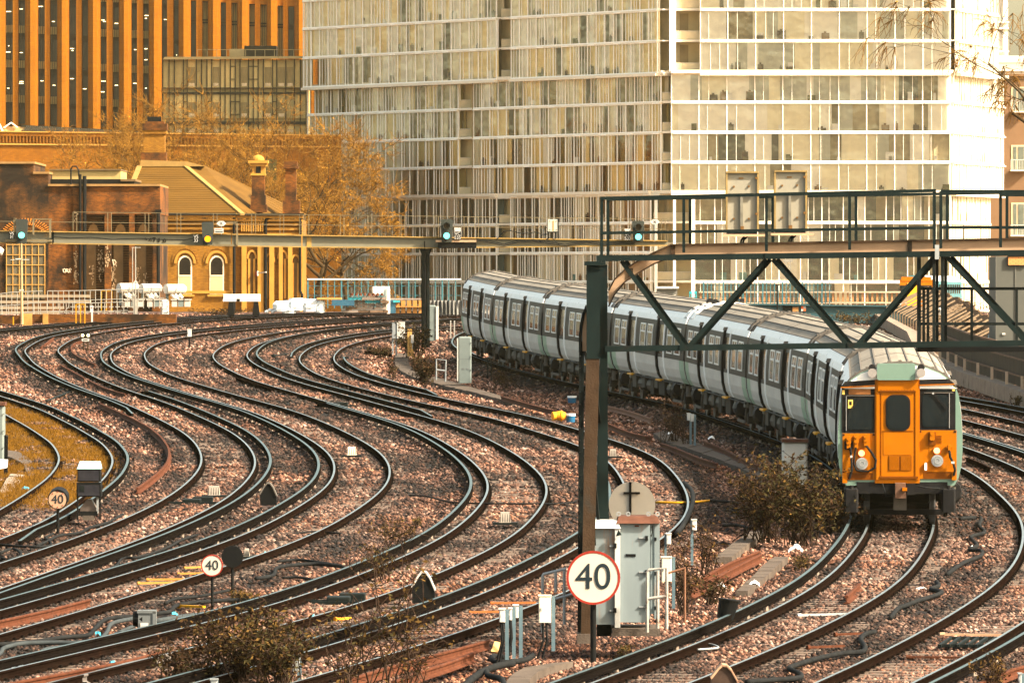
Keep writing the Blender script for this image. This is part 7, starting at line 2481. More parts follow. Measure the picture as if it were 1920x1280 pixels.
for lab, xs_, y0, yb_ in (('three low yellow posts standing before the brick wall', (142.5, 151, 159), 570, 606), ('three yellow posts inside the upper railing', (190, 199.5, 209.5), 545, 582)):
    D = dist(yb_ + 2) if yb_ > 600 else 404.0
    m = MB()
    for x in xs_:
        m.pbox(x - 1, y0, x + 1, yb_, D, .06, 0)
    m.pbox(xs_[0], y0 - .5, xs_[-1], y0 + 1, D, .05, 0)
    single(m, 'yellow_barrier', yellow, lab, 'barrier', Q(xs_[1], yb_, D))
D = 399.0
m = MB(); m.pbox(24, 594, 26, 609, D, .07, 0); single(m, 'yellow_marker', yellow, 'lone short yellow marker post before the low brick wall', 'post', Q(25, 609, D))
m = MB(); m.pbox(169, 573, 174.5, 585, D, .15, 0); m.pbox(171, 585, 174, 605, D, .08, 0); m.pbox(170.5, 576, 173, 578, D - .01, .02, 1)
single(m, 'yard_sign', [white, red_paint], 'small white notice on a leaning post before the brick wall', 'sign', Q(172, 605, D))
t = thing('low_brick_wall', 'low dark stained brick retaining wall below the pale railings', 'wall', Q(150, 608, 400))
m = MB(); m.pbox(-40, 591, 42, 607, 400.2, .8, 0); m.pbox(42, 589, 330, 606, 400, .8, 0); m.pbox(42, 588, 60, 610, 399.8, .4, 1); m.pbox(80, 588, 90, 610, 399.8, .4, 1)
m.build('brickwork', [or_brick, mat('wall_pier_ochre', (.34, .18, .05), .85, 0, .3, 2)], t)
# the tapering wooden lamp pole
D = dist(608)
t = thing('wooden_pole', 'slim tan pole with a small cross arm in front of the gridded depot window', 'pole', Q(41, 608, D))
m = MB(); m.tube([Q(41, 608, D), Q(40.5, 530, D), Q(40, 455, D)], [.085, .06, .045], 8, 0); m.build('shaft', [mat('pole_tan', (.38, .25, .13), .8, 0, .2, 3)], t)
m = MB(); m.bar(Q(20, 487, D), Q(55, 486.5, D), .03, .03, 0); m.pbox(29, 484.5, 39, 486.5, D - .05, .1, 0); m.pbox(36, 543, 44, 545, D - .06, .15, 0); m.build('cross_arm', [white], t)
D = 408.0
m = MB(); m.tube([Q(-6, 470, D), Q(-2, 472, D), Q(2, 474, D), Q(3.5, 478, D)], [.3, .3, .25, .02], 10, 0)
single(m, 'lamp_globe', white, 'round white lamp cut off by the left edge above the railings', 'lamp', Q(-1, 478, D))
# white tanks
tank_m = mat('tank_white', (0.416, 0.384, 0.336), .45, 0, .06, 2)
for x, lab in ((226, 'leftmost of the three round white tanks on stands before the depot'), (268, 'middle one of the three round white tanks on stands before the depot'), (314, 'rightmost of the three round white tanks, next to the station house')):
    D = 415.0
    y = 540 + (x - 226) * .02
    t = thing('condenser_tank', lab, 'tank', Q(x, 576, D), 'white tanks')
    m = MB()
    a = Q(x - 3, y, D)
    axis = Vector((.85, .53, 0)).normalized()
    L = 1.15
    m.tube([a - axis * .02, a, a + axis * L, a + axis * (L + .10), a + axis * (L + .14)], [.02, .28, .28, .2, .02], 20, 0)
    m.build('vessel', [tank_m], t, smooth=False)
    m = MB()
    m.tube([a - axis * .03, a - axis * .02], [.26, .24], 20, 0)
    b_ = a + axis * L * .55
    m.box((b_.x, b_.y - .3, b_.z - .02), (.18, .05, .2), 1)
    m.build('end_cap', [mat('tank_cap', (.60, .57, .50), .5, 0, .05, 3), galv], t)
    m = MB()
    m.pbox(x - 3, y + 8, x + 2, 572, D + .3, .12, 0); m.pbox(x + 18, y + 8, x + 23, 560, D + .6, .12, 0)
    for k in range(5):
        m.cyl(Q(x + 6 + 4 * k, y + 10 + k % 2 * 4, D + .2), Q(x + 12 + 4 * k, y + 14 + k % 3 * 3, D + .2), .09, .09, 8, 1)
    m.build('stand', [cab_grey, mat('tank_pipework', (.55, .52, .46), .45, .2, .1, 3)], t)
    m = MB()
    for k in range(3):
        m.pbox(x + 8 + 12 * k, 562, x + 18 + 12 * k, 575, D - .2, .6, k % 2)
        m.pbox(x + 6 + 12 * k, 560.5, x + 20 + 12 * k, 562.5, D - .25, .7, 0)
    m.build('base_unit', [tank_m, cab_grey], t)
D = 412.0
t = thing('diamond_sign_pole', 'thin pole with a small white diamond plate between the first two white tanks', 'sign', Q(255, 606, D))
m = MB(); m.cyl(Q(254, 606, D), Q(254, 462, D), .04, .03, 8, 0); m.cyl(Q(248.5, 575, D), Q(248.5, 464, D), .025, .025, 8, 0); m.bar(Q(247, 464, D), Q(264, 464, D), .04, .04, 0); m.pbox(250, 560, 258, 606, D + .1, .12, 0)
m.build('pole', [rl], t)
m = MB(); p = Q(254.5, 529.5, D); m.prism([(p.x, p.z - .13), (p.x + .13, p.z), (p.x, p.z + .13), (p.x - .13, p.z)], D - .07, D - .05, 0); m.box((p.x, D - .075, p.z), (.10, .01, .03), 1)
m.build('plate', [white, black], t)
# buffer stop
D = dist(597)
t = thing('buffer_stop', 'buffer stop with a white beam on two black legs in front of the station house', 'buffer stop', Q(452, 596, D))
m = MB(); m.pbox(418, 551, 488, 565, D, .3, 0); m.pbox(444, 560, 450, 565, D - .02, .05, 1); m.pbox(417.5, 552, 419, 560, D - .01, .3, 1)
m.build('beam', [mat('buffer_white', (0.656, 0.624, 0.576), .5, 0, .05, 2), black], t)
for x in (433, 480):
    m = MB(); qbox(m, (x - 7, x + 7, 592), (x - 4, x + 4, 565), D + .05, D + .35, 0); m.bar(Q(x, 592, D + 2.2), Q(x, 568, D + .2), .2, .2, 0)
    m.build('leg', [black], t)
# white bulk bags
r_ = random.Random(3)
bagm = mat('bulk_bag_white', (0.576, 0.624, 0.656), .7, 0, .06, 3, rust=(.10, .30, .42), rust_amt=.12, rust_scale=3)
D = 408.0
n = 0
for x, y, w, h, lab in ((528, 574, 30, 20, 'first'), (556, 571, 32, 22, 'second'), (583, 572, 30, 24, 'third'), (600, 574, 18, 24, 'fourth'), (542, 581, 26, 12, 'low front')):
    m = MB()
    c = Q(x, y, D)
    ww, hh = w * D / F, h * D / F
    vs, fs = [], []
    nu, nv = 12, 6
    for i in range(nv + 1):
        v = i / nv
        for j in range(nu):
            an = 2 * PI * j / nu
            sq = 1 / max(abs(math.cos(an)), abs(math.sin(an))) ** .55
            rr = (.50 + .06 * math.sin(v * PI)) * sq * r_.uniform(.9, 1.08) * (1 if v < .95 else .75)
            vs.append((c.x + ww * rr * math.cos(an), c.y + .5 * rr * 1.3 * math.sin(an), c.z - hh / 2 + hh * v * r_.uniform(.9, 1.08)))
    for i in range(nv):
        for j in range(nu):
            fs.append((i * nu + j, i * nu + (j + 1) % nu, (i + 1) * nu + (j + 1) % nu, (i + 1) * nu + j))
    fs.append(tuple(range(nv * nu, nv * nu + nu)))
    m.add(vs, fs, 0)
    single(m, 'bulk_bag', bagm, '%s white bulk bag of the heap beside the buffer stop, counted from the buffer stop' % lab if lab != 'low front' else 'low slumped white bag lying in front of the bulk bag heap', 'bag', (c.x, c.y, c.z - hh / 2), 'white bulk bags in a heap')
for k in range(4):
    m = MB(); c = Q(500 + 6 * k, 584 - k % 2 * 3, D)
    m.tube([c - Vector((.1, 0, .03)), c, c + Vector((.12, .1, .02))], [.05, .1, .05], 8, 0)
    single(m, 'small_sack', bagm, ('first', 'second', 'third', 'fourth')[k] + ' small pale sack at the left foot of the bulk bag heap', 'sack', c, 'white bulk bags in a heap')
# timber stack, sheet bundle, orange beams, tarpaulin
t = thing('timber_stack', 'stack of grey brown sleepers and beams with blue ends beside the white bags', 'timber stack', Q(680, 588, 408))
r_ = random.Random(6)
tm = [mat('stack_grey', (.24, .19, .16), .85, 0, .3, 2), mat('stack_brown', (.14, .09, .06), .85, 0, .3, 2), mat('stack_blue', (.03, .09, .14), .6, 0, .2, 2), mat('stack_teal', (.04, .26, .30), .6, 0, .2, 2), mat('stack_orange', (.48, .25, .08), .8, 0, .2, 2)]
for row in range(6):
    y = 586 - row * 6
    x = 640 + row * 4 + r_.uniform(-6, 6)
    x1 = 722 + r_.uniform(-6, 8)
    while x < x1:
        w = r_.uniform(18, 38)
        m = MB(); m.pbox(x, y - 4.6, min(x + w, x1), y, 408 + r_.uniform(-.3, .4), 1.6, 0)
        m.build('timber', [r_.choice([tm[0], tm[0], tm[1], tm[1], tm[3]])], t)
        x += w + .8
m = MB(); m.pbox(622, 562, 664, 573, 407.5, 1.2, 0); m.build('timber', [tm[2]], t)
m = MB(); m.pbox(594, 558, 640, 561.5, 407.5, 1.4, 0); m.build('timber', [tm[4]], t)
for k in range(8):
    m = MB(); m.cyl(Q(660 + 8 * k, 555, 407.8), Q(660 + 8 * k, 549, 407.8), .13, .05, 10, 0); m.build('chair_casting', [rust], t)
m = MB()
for k in range(7):
    m.pbox(699 + 4.4 * k, 538, 702.6 + 4.4 * k, 560 + (k % 3) * 8, 409, .8, 0)
m.pbox(699, 537, 730, 556, 409.2, .8, 0); m.pbox(725, 540, 731, 588, 408.9, .5, 0)
o = single(m, 'wrapped_panel_stack', mat('scribbled_white', (.72, .68, .62), .7, 0, .06, 2, rust=(.08, .07, .06), rust_amt=.16, rust_scale=5), 'upright white wrapped panels with black scribble behind the timber stack', 'panel stack', Q(715, 588, 409))
t = thing('girder_bundle', 'orange brown steel beams in a blue ended bundle left of the far gantry column', 'beam bundle', Q(765, 588, 410))
for k in range(5):
    m = MB(); m.pbox(741 + 11 * k, 563, 749 + 11 * k, 587, 409.8, .5, 0); m.pbox(740 + 11 * k, 574, 751 + 11 * k, 576, 409.6, .2, 0)
    m.build('beam', [mat('beam_orange', (.36, .17, .05), .75, 0, .25, 1.5)], t)
m = MB(); m.pbox(731, 562, 742, 587, 409.6, .8, 0); m.pbox(737, 563, 750, 567, 409.5, .4, 1); m.pbox(731, 559, 795, 562, 409.8, .7, 2); m.build('crate_end', [tm[2], tm[3], tm[0]], t)
m = MB()
vs, fs = [], []
for i in range(31):
    x = 800 + 68 * i / 30
    for j in range(4):
        y = 563 + 27 * j / 3
        p = Q(x, y, 410 + .12 * math.sin(i * 1.9) + .06 * math.sin(i * 4.1 + j))
        vs.append(tuple(p))
for i in range(30):
    for j in range(3):
        fs.append((i * 4 + j, i * 4 + j + 1, (i + 1) * 4 + j + 1, (i + 1) * 4 + j))
m.add(vs, fs, 0); m.pbox(800, 563.5, 868, 590, 410.3, 1.5, 0)
single(m, 'tarpaulin_stack', mat('grey_tarpaulin', (.15, .15, .145), .5, 0, .2, 1.5), 'dark grey tarpaulin covered stack between the far column and the last coach', 'tarpaulin', Q(835, 590, 410), smooth=False)
# blue green mesh fences and girder
f_teal = mat('fence_teal', (.045, .15, .18), .55, 0, .15, 2)
f_top = mat('fence_top_pale', (.55, .54, .50), .6, 0, .1, 1)
def teal_fence(lab, x0, x1, ytop, ybot, D, step, rows, top=True, backing=None):
    t = thing('steel_fence', lab, 'fence', Q(x0, ybot, D), 'teal steel fences')
    x = x0; k = 0
    while x <= x1:
        m = MB(); w = 1.6 if k % 5 else 2.6
        m.pbox(x, ytop, x + w, ybot, D, .08, 0); m.build('post', [f_teal], t)
        x += step; k += 1
    for r in range(rows):
        y = ytop + (ybot - ytop) * (r + .6) / rows
        m = MB(); m.pbox(x0, y, x1, y + 1.0, D + .09, .04, 0); m.build('rail', [f_teal], t)
    if top:
        m = MB(); m.pbox(x0, ytop - 3, x1, ytop, D - .03, .16, 0); m.build('top_rail', [f_top], t)
    return t
teal_fence('teal mesh fence with a pale top rail running left from the far gantry column', 576, 864, 525, 578, 420, 12.6, 3)
teal_fence('teal mesh fence behind the coach roofs in front of the glass block', 1318, 1560, 528, 570, 424, 7.4, 4, False)
t = thing('buff_fence', 'low buff picket fence along the bridge girder, ending at the second train', 'fence', Q(1560, 572, 428))
m = MB(); m.pbox(1310, 546, 1700, 549, 428, .1, 0); m.pbox(1310, 566, 1700, 569, 428, .1, 0); m.build('rail', [mat('fence_buff_rail', (0.496, 0.384, 0.272), .7, 0, .1, 2)], t)
for k in range(42):
    m = MB(); m.pbox(1312 + 9.2 * k, 547, 1315.5 + 9.2 * k, 572, 428.12, .08, 0); m.build('picket', [mat('fence_orange_picket', (0.44, 0.216, 0.096), .7, 0, .15, 2)], t)
t = thing('bridge_girder', 'teal painted bridge girder behind the coach roofs with a red and white square plate', 'girder', Q(1540, 604, 405))
m = MB(); m.hexa([Q(1300, 606, 405), Q(1730, 606, 405), Q(1730, 606, 405.5), Q(1300, 606, 405.5), Q(1300, 569, 405), Q(1730, 575, 405), Q(1730, 575, 405.5), Q(1300, 569, 405.5)], 0)
m.hexa([Q(1300, 570, 404.8), Q(1730, 576, 404.8), Q(1730, 576, 405.8), Q(1300, 570, 405.8), Q(1300, 567.5, 404.8), Q(1730, 573.5, 404.8), Q(1730, 573.5, 405.8), Q(1300, 567.5, 405.8)], 0)
m.build('web', [mat('girder_teal', (.035, .085, .10), .5, 0, .15, .6)], t)
m = MB(); m.pbox(1486, 576, 1497, 606, 404.9, .1, 0); m.pbox(1468, 573, 1486, 606, 404.92, .08, 1); m.build('stiffener', [mat('girder_rust', (.36, .17, .06), .8, 0, .2, 2), steel_dark], t)
m = MB(); m.pbox(1502, 574, 1511, 583, 404.9, .06, 0); m.pbox(1502, 574, 1506.5, 578.5, 404.89, .02, 1); m.pbox(1506.5, 578.5, 1511, 583, 404.89, .02, 1); m.build('chequered_plate', [white, mat('plate_red', (.60, .12, .04), .5, 0, .1, 3)], t)
m = MB(); m.cyl(Q(1457.5, 605, 400), Q(1457.5, 536, 400), .05, .04, 8, 0); m.cyl(Q(1457.5, 536, 400), Q(1457.5, 533, 400), .02, .16, 10, 0)
m.cyl(Q(1457.5, 533, 400), Q(1457.5, 531, 400), .16, .1, 10, 1)
single(m, 'lamp_post', [black, mat('lamp_post_head', (.2, .16, .12), .6, 0, .2, 3)], 'slim black post with a small round head before the teal fence', 'post', Q(1457, 605, 400))
t = thing('column_lamp', 'grey lattice lamp column rising behind the gantry diagonals', 'lamp column', Q(1478, 570, 440))
m = MB()
for dx in (-4, 4):
    m.pbox(1477 + dx, 490, 1478.5 + dx, 572, 440, .05, 0)
for k in range(7):
    m.bar(Q(1473, 572 - 11 * k, 440), Q(1482, 561 - 11 * k, 440), .03, .03, 0)
m.pbox(1470, 486, 1486, 491, 440, .3, 0); m.build('lattice', [rl], t)
# low block and teal chairs behind the roof at 1230-1320
m = MB(); m.pbox(1232, 540, 1270, 553, 430, 1.2, 0); m.pbox(1229, 537, 1273, 541, 429.8, 1.5, 1)
single(m, 'flat_kiosk', [mat('kiosk_grey', (.16, .16, .14), .7, 0, .2, 1), f_top], 'low grey box with a pale flat lid behind the coach roofs', 'kiosk', Q(1250, 553, 430))
for x, lab in ((1295, 'left of two bright teal barrier pieces behind the coach roofs'), (1304, 'right of two bright teal barrier pieces behind the coach roofs')):
    m = MB(); D = 428
    m.pbox(x - 2.5, 546, x - 1, 566, D, .08, 0); m.pbox(x + 1, 546, x + 2.5, 566, D, .08, 0); m.pbox(x - 2.5, 546, x + 2.5, 551, D - .02, .1, 0); m.pbox(x - 2.5, 557, x + 2.5, 560, D - .02, .1, 0)
    single(m, 'barrier_piece', mat('bright_teal', (.03, .36, .42), .5, 0, .1, 2), lab, 'barrier', Q(x, 566, D), 'teal barrier pieces')

# ------------------------------------------------------------------ second train in the distance
D2 = 620.0
t = thing('distant_train', 'distant teal train with a yellow front and one lit lamp, right of the teal girder', 'train', Q(1717, 577, D2))
m = MB()
a, b_ = Q(1686, 575, D2), Q(1750, 527, D2)
w = b_.x - a.x; cx = (a.x + b_.x) / 2; hb, ht = a.z, Q(0, 516, D2).z
prof = [(-w/2*.96, hb), (w/2*.96, hb), (w/2, hb + .7), (w/2*.97, b_.z), (w/2*.75, b_.z + .28), (w/2*.35, ht), (-w/2*.35, ht), (-w/2*.75, b_.z + .28), (-w/2*.97, b_.z), (-w/2, hb + .7)]
dirv = Vector((.115, 1, 0)).normalized(); Ln = 46.0
k = len(prof)
vs = [(cx + x, D2, z) for x, z in prof] + [(cx + x + dirv.x * Ln, D2 + dirv.y * Ln, z) for x, z in prof]
m.add(vs, [tuple(range(k)), tuple(range(2*k-1, k-1, -1))], 1)
for i in range(k):
    j = (i + 1) % k
    m.add([vs[i], vs[j], vs[j + k], vs[i + k]], [(0, 3, 2, 1)], 2 if 3 <= i <= 7 else 1)
m.build('body', [t_yellow, mat('far_train_teal', (.05, .15, .18), .45, 0, .1, 1), mat('far_train_roof', (.52, .52, .50), .6, 0, .1, 1)], t)
m = MB()
m.pbox(1687, 524, 1749, 575, D2 - .06, .08, 0); m.pbox(1701, 530, 1720, 575, D2 - .12, .06, 1); m.pbox(1690, 519, 1746, 527, D2 - .1, .08, 0)
m.pbox(1687.5, 535, 1701, 562, D2 - .1, .05, 2); m.pbox(1721, 535, 1747, 562, D2 - .1, .05, 2)
m.pbox(1687, 556, 1701, 575, D2 - .09, .05, 0)
m.build('front', [t_yellow, mat('far_train_door', (.72, .33, .02), .5, 0, .05, 2), t_screen], t)
m = MB(); p = Q(1690, 567, D2); m.cyl((p.x, D2 - .16, p.z), (p.x, D2 - .1, p.z), .14, .14, 14, 0); m.build('headlight', [mat('far_headlight', (1, .95, .8), .3, 0, .02, 3, emit=(1, .9, .65), estr=5)], t)
m = MB()
for i in range(12):
    q = Vector((cx + w * .5, D2, 0)) + dirv * (3 + 3.5 * i)
    m.box((q.x + .01, q.y, hb + 1.5), (.05, 1.6, .8), 0, -math.atan2(dirv.x, dirv.y))
m.build('side_windows', [t_screen], t)

# ------------------------------------------------------------------ right hand retaining wall, fence and cabin
WL = [(18.2, 240), (18.3, 262), (17.75, 287), (17.9, 310), (18.6, 335), (19.7, 360), (20.1, 385), (20.4, 410)]
kerb = mat('kerb_stone', (.23, .18, .14), .9, 0, .2, 1.5, rust=(.10, .08, .06), rust_amt=.4, rust_scale=1)
corr = mat('corrugated_dark', (.045, .038, .03), .6, .2, .35, 3, rust=(.10, .06, .035), rust_amt=.35, rust_scale=2, stretch=(3, 3, .4))
t = thing('trackside_wall', 'dark corrugated trackside wall on a stone kerb, curving right of the train', 'wall', (18, 290, G(290)))
m = MB()
for (x0, y0), (x1, y1) in zip(WL, WL[1:]):
    n = max(1, int(math.hypot(x1 - x0, y1 - y0) / 2.2))
    for i in range(n):
        a = Vector((x0 + (x1 - x0) * i / n, y0 + (y1 - y0) * i / n, 0)); b_ = Vector((x0 + (x1 - x0) * (i + .98) / n, y0 + (y1 - y0) * (i + .98) / n, 0))
        m.bar(a + Vector((0, 0, KS * a.y + .05)), b_ + Vector((0, 0, KS * b_.y + .05)), .5, .55, 0)
m.build('kerb', [kerb], t)
m = MB(); posts = []
pl = []
for (x0, y0), (x1, y1) in zip(WL[:4], WL[1:4]):
    n = max(1, int(math.hypot(x1 - x0, y1 - y0) / .38))
    for i in range(n):
        pl.append((x0 + (x1 - x0) * i / n, y0 + (y1 - y0) * i / n))
for i, ((x0, y0), (x1, y1)) in enumerate(zip(pl, pl[1:])):
    o = .30 + (.10 if i % 2 else 0)
    for h0, h1 in ((.32, 1.75),):
        m.bar((x0 + o, y0, KS * y0 + (h0 + h1) / 2), (x1 + (.30 + (.10 if (i + 1) % 2 else 0)), y1, KS * y1 + (h0 + h1) / 2), .05, h1 - h0, 0)
m.build('sheeting', [corr], t)
m = MB()
for h in (.75, 1.35, 1.8):
    for (x0, y0), (x1, y1) in zip(WL[:4], WL[1:4]):
        m.bar((x0 + .12, y0, KS * y0 + h), (x1 + .12, y1, KS * y1 + h), .06, .06, 0)
m.build('rails', [mat('wall_rail_brown', (.10, .06, .04), .7, 0, .3, 3)], t)
yy = 244
while yy < 310:
    x = float(np.interp(yy, [p[1] for p in WL], [p[0] for p in WL]))
    m = MB(); m.box((x + .05, yy, KS * yy + .52), (.10, .14, .55), 0); m.build('pale_marker', [mat('wall_marker_tan', (.52, .38, .27), .8, 0, .15, 4)], t)
    yy += 6.2
# raking timber props beyond the wall
t = thing('raking_props', 'bank of slanting pale steel props and dry creeper above the curving trackside wall', 'props', (22, 330, G(330)))
prop_m = mat('prop_steel_buff', (.16, .115, .075), .7, .1, .25, 4)
r_ = random.Random(9)
for i in range(30):
    y = 300 + 3.6 * i
    x = float(np.interp(y, [p[1] for p in WL], [p[0] for p in WL]))
    z = KS * y
    m = MB()
    m.bar((x + .4, y, z - .1), (x + .4, y, z + .7), .07, .07, 0)
    m.bar((x + .4, y, z + .7), (x + 2.4, y + 1.2, z + 1.75 + r_.uniform(-.15, .15)), .07, .07, 0)
    m.build('prop', [prop_m], t)
m = MB()
for i in range(60):
    y = 295 + 1.9 * i
    x = float(np.interp(y, [p[1] for p in WL], [p[0] for p in WL])) + 3.0
    m.box((x - .3, y, KS * y + .8), (.08, 1.75, 2.0 + .12 * math.sin(i)), 0)
m.build('boarding', [mat('bank_boarding', (.16, .10, .06), .85, 0, .3, 1.5)], t)
t = thing('grey_clad_cabin', 'tall grey clad cabin with a small bare brick patch, cut by the right edge', 'cabin', (21, 288, G(288)))
m = MB(); DZ = 288.0
m.pbox(1867, 481, 2040, 730, DZ, 4, 0)
m.pbox(1903, 480, 1905, 730, DZ - .03, .05, 1); m.pbox(1867, 480, 1868.5, 730, DZ - .03, .05, 1)
m.build('cladding', [mat('cabin_grey', (.085, .088, .08), .6, 0, .06, .6), mat('cabin_seam', (.11, .11, .10), .6, 0, .1, 2)], t)
m = MB(); m.pbox(1890, 480, 1925, 498, DZ - .06, .08, 0); m.build('brick_patch', [brick_mat('cabin_patch_brick', (.66, .30, .10), (.55, .24, .08), (.3, .15, .06), .22, .075)], t)
m = MB(); m.pbox(1889, 479.5, 1925, 481, DZ - .1, .06, 0); m.pbox(1889, 497, 1925, 498.5, DZ - .1, .06, 0); m.pbox(1889, 480, 1890.5, 498, DZ - .1, .06, 0); m.build('patch_frame', [black], t)
m = MB(); m.pbox(1879, 624, 1885, 627.5, DZ - .05, .05, 0); m.build('label', [white], t)
D = 300.0
t = thing('blue_grey_kiosk', 'small blue grey arched locker at the foot of the grey cabin', 'locker', Q(1862, 650, D))
m = MB(); a, b_ = Q(1850, 665, D), Q(1867, 614, D)
m.prism([(a.x, a.z), (b_.x + .3, a.z), (b_.x + .3, b_.z), (b_.x - .05, b_.z - .02), (a.x + .15, b_.z - .25), (a.x, b_.z - .6)], D, D + .8, 0); m.build('shell', [mat('kiosk_blue_grey', (.10, .16, .19), .5, 0, .1, 2)], t)
m = MB(); m.pbox(1858, 630, 1866, 642, D - .02, .03, 0); m.build('door', [black], t)
D = 260.0
m = MB(); m.tube([Q(1758, 640, D), Q(1758, 585, D), Q(1759, 579, D), Q(1762, 578, D), Q(1764, 582, D), Q(1764, 587, D)], .035, 8, 0); m.pbox(1756, 587, 1766, 590, D, .05, 0)
single(m, 'hooked_post', white, 'white hooked post seen through the gantry cage', 'post', Q(1758, 640, D))

# ------------------------------------------------------------------ vegetation
bark = mat('tree_bark', (.040, .024, .010), .9, 0, .3, 6)
twig_m = mat('tree_twig', (.16, .075, .010), .9, 0, .3, 4)
leaf_o = mat('leaf_ochre', (.26, .115, .006), .7, 0, .45, 2)
leaf_p = mat('leaf_pale_gold', (.34, .18, .02), .7, 0, .4, 2)

def grow(rs_, start, direction, length, radius, depth, out, tips, spread=.55, gnarl=.28, up=.12):
    """one limb as a wandering tapering run of points, then its children"""
    n = 5
    pts, rad = [Vector(start)], [radius]
    d = Vector(direction).normalized()
    for i in range(n):
        d = (d + Vector((rs_.gauss(0, gnarl), rs_.gauss(0, gnarl), rs_.gauss(0, gnarl) + up)) * .5).normalized()
        pts.append(pts[-1] + d * length / n)
        rad.append(radius * (1 - .45 * (i + 1) / n))
    out.append((pts, rad))
    if depth == 0:
        tips.append((pts[-1], d, length)); tips.append((pts[3], d, length))
        return
    k = rs_.choice((2, 3, 3)) if depth > 1 else 3
    for i in range(k):
        f = rs_.uniform(.45, 1.0)
        idx = min(n, max(1, int(round(f * n))))
        ax = Vector((rs_.gauss(0, 1), rs_.gauss(0, 1), rs_.gauss(0, .7))).normalized()
        nd = (d + ax * spread * rs_.uniform(.8, 1.5)).normalized()
        grow(rs_, pts[idx], nd, length * rs_.uniform(.62, .82), rad[idx] * .68, depth - 1, out, tips, spread, gnarl, up)

def bare_tree(lab, base, height, seed, depth=5, leaves=1500, lsize=.11, lean=(0, 0), group=None, trunk_r=.28, spread=.6, droop=0.0, trunk_f=.33, up=.12, name='bare_tree', lm=None, gnarl=.28):
    rs_ = random.Random(seed)
    t = thing(name, lab, 'tree', base, group)
    out, tips = [], []
    base = Vector(base)
    top = base + Vector((lean[0], lean[1], height * trunk_f))
    tp, tr_ = [base], [trunk_r * 1.25]
    for i in range(1, 6):
        f = i / 5
        tp.append(base.lerp(top, f) + Vector((rs_.gauss(0, .06), rs_.gauss(0, .06), 0)) * height * .06)
        tr_.append(trunk_r * (1.2 - .4 * f))
    m = MB(); m.tube(tp, tr_, 8, 0); m.build('trunk', [bark], t, smooth=True)
    k = 5
    for i in range(k):
        a = 2 * PI * i / k + rs_.uniform(-.4, .4)
        d = Vector((math.cos(a) * spread * 1.3, math.sin(a) * spread * 1.3, rs_.uniform(.5, 1.1)))
        idx = rs_.choice((3, 4, 5, 5))
        grow(rs_, tp[idx], d, height * .34 * rs_.uniform(.8, 1.15), trunk_r * .6, depth - 2, out, tips, spread, gnarl, up)
    m = MB()
    for pts, rad in out:
        m.tube(pts, [max(r, .012) for r in rad], 5, 0, cap=False)
    # fine twigs at the tips
    tw = []
    for p, d, L in tips:
        for _ in range(6):
            q = p.copy(); dd = (d + Vector((rs_.gauss(0, .6), rs_.gauss(0, .6), rs_.gauss(0, .5) - droop))).normalized()
            pts = [q.copy()]
            for _ in range(3):
                dd = (dd + Vector((rs_.gauss(0, .3), rs_.gauss(0, .3), rs_.gauss(0, .3) - droop * .5))).normalized()
                q = q + dd * L * .22
                pts.append(q.copy())
            tw.append(pts)
            m.tube(pts, [.022, .018, .014, .009], 3, 1, cap=False)
    m.build('branches', [bark, twig_m], t, smooth=True)
    if leaves:
        m = MB()
        for _ in range(leaves):
            pts = rs_.choice(tw); p = rs_.choice(pts) + Vector((rs_.gauss(0, .08), rs_.gauss(0, .08), rs_.gauss(0, .08)))
            a, b_ = Vector((rs_.gauss(0, 1), rs_.gauss(0, 1), rs_.gauss(0, 1))).normalized(), Vector((rs_.gauss(0, 1), rs_.gauss(0, 1), rs_.gauss(0, 1)))
            b_ = (b_ - a * b_.dot(a)).normalized()
            s = lsize * rs_.uniform(.5, 1.2)
            m.add([p - a * s, p + b_ * s * .45, p + a * s, p - b_ * s * .45], [(0, 1, 2, 3)], rs_.choice((0, 0, 1)))
        m.build('leaves', lm or [leaf_o, leaf_p], t)
    return t
def tree_at(x, ytop, D, **k):
    base = Vector((Q(x, 540, D).x, D, 5.0))
    h = Q(x, ytop, D).z - 5.0
    return base, h
for i, (x, yt, D, lab, lv) in enumerate((
        (375, 205, 600, 'bare gnarled tree with ochre buds directly behind the station roof ridge', 900),
        (232, 268, 640, 'low bushy ochre tree in front of the long corbelled wall, left of the big chimney', 1300),
        (330, 300, 620, 'dense ochre tree crown between the station ridge and the penthouse block', 1200),
        (470, 285, 640, 'ochre twiggy tree filling the gap above the right chimneys', 1000),
        (545, 215, 620, 'tall bare tree with drooping golden twigs before the glass building corner', 900),
        (270, 205, 660, 'thin golden tree rising beside the power station piers behind the big chimney', 500))):
    b_, h = tree_at(x, yt, D)
    bare_tree(lab, b_, h, 20 + i, depth=6, leaves=int(lv * 1.5), lsize=.085, group='bare golden trees behind the station', trunk_r=.26, spread=.62, trunk_f=.30)
b_, h = tree_at(585, 300, 540)
bare_tree('big dark limbed tree with golden twigs right of the station house, before the glass building', (b_.x, b_.y, 6.0), h - .8, 41, depth=6, leaves=2000, lsize=.08, lean=(.9, 0), trunk_r=.26, spread=.75, droop=.25, trunk_f=.30, up=.05, group='bare golden trees behind the station')
b_, h = tree_at(655, 330, 560)
bare_tree('spreading bare tree with drooping twigs over the teal fence', (b_.x, b_.y, 6.0), h - .8, 52, depth=6, leaves=1000, lsize=.08, lean=(-.6, 0), trunk_r=.2, spread=.85, droop=.35, trunk_f=.28, up=.0, group='bare golden trees behind the station')
# hanging branch tips at the top right corner: a tree standing beside the line
b_ = Vector((Q(2085, 540, 420).x, 420, 5.0))
bare_tree('leafless tree at the right edge with fine twigs hanging into the top corner', b_, 20, 77, depth=6, leaves=900, lsize=.08, trunk_r=.3, spread=.7, droop=.9, trunk_f=.45, up=.0, name='hanging_tree', gnarl=.22)

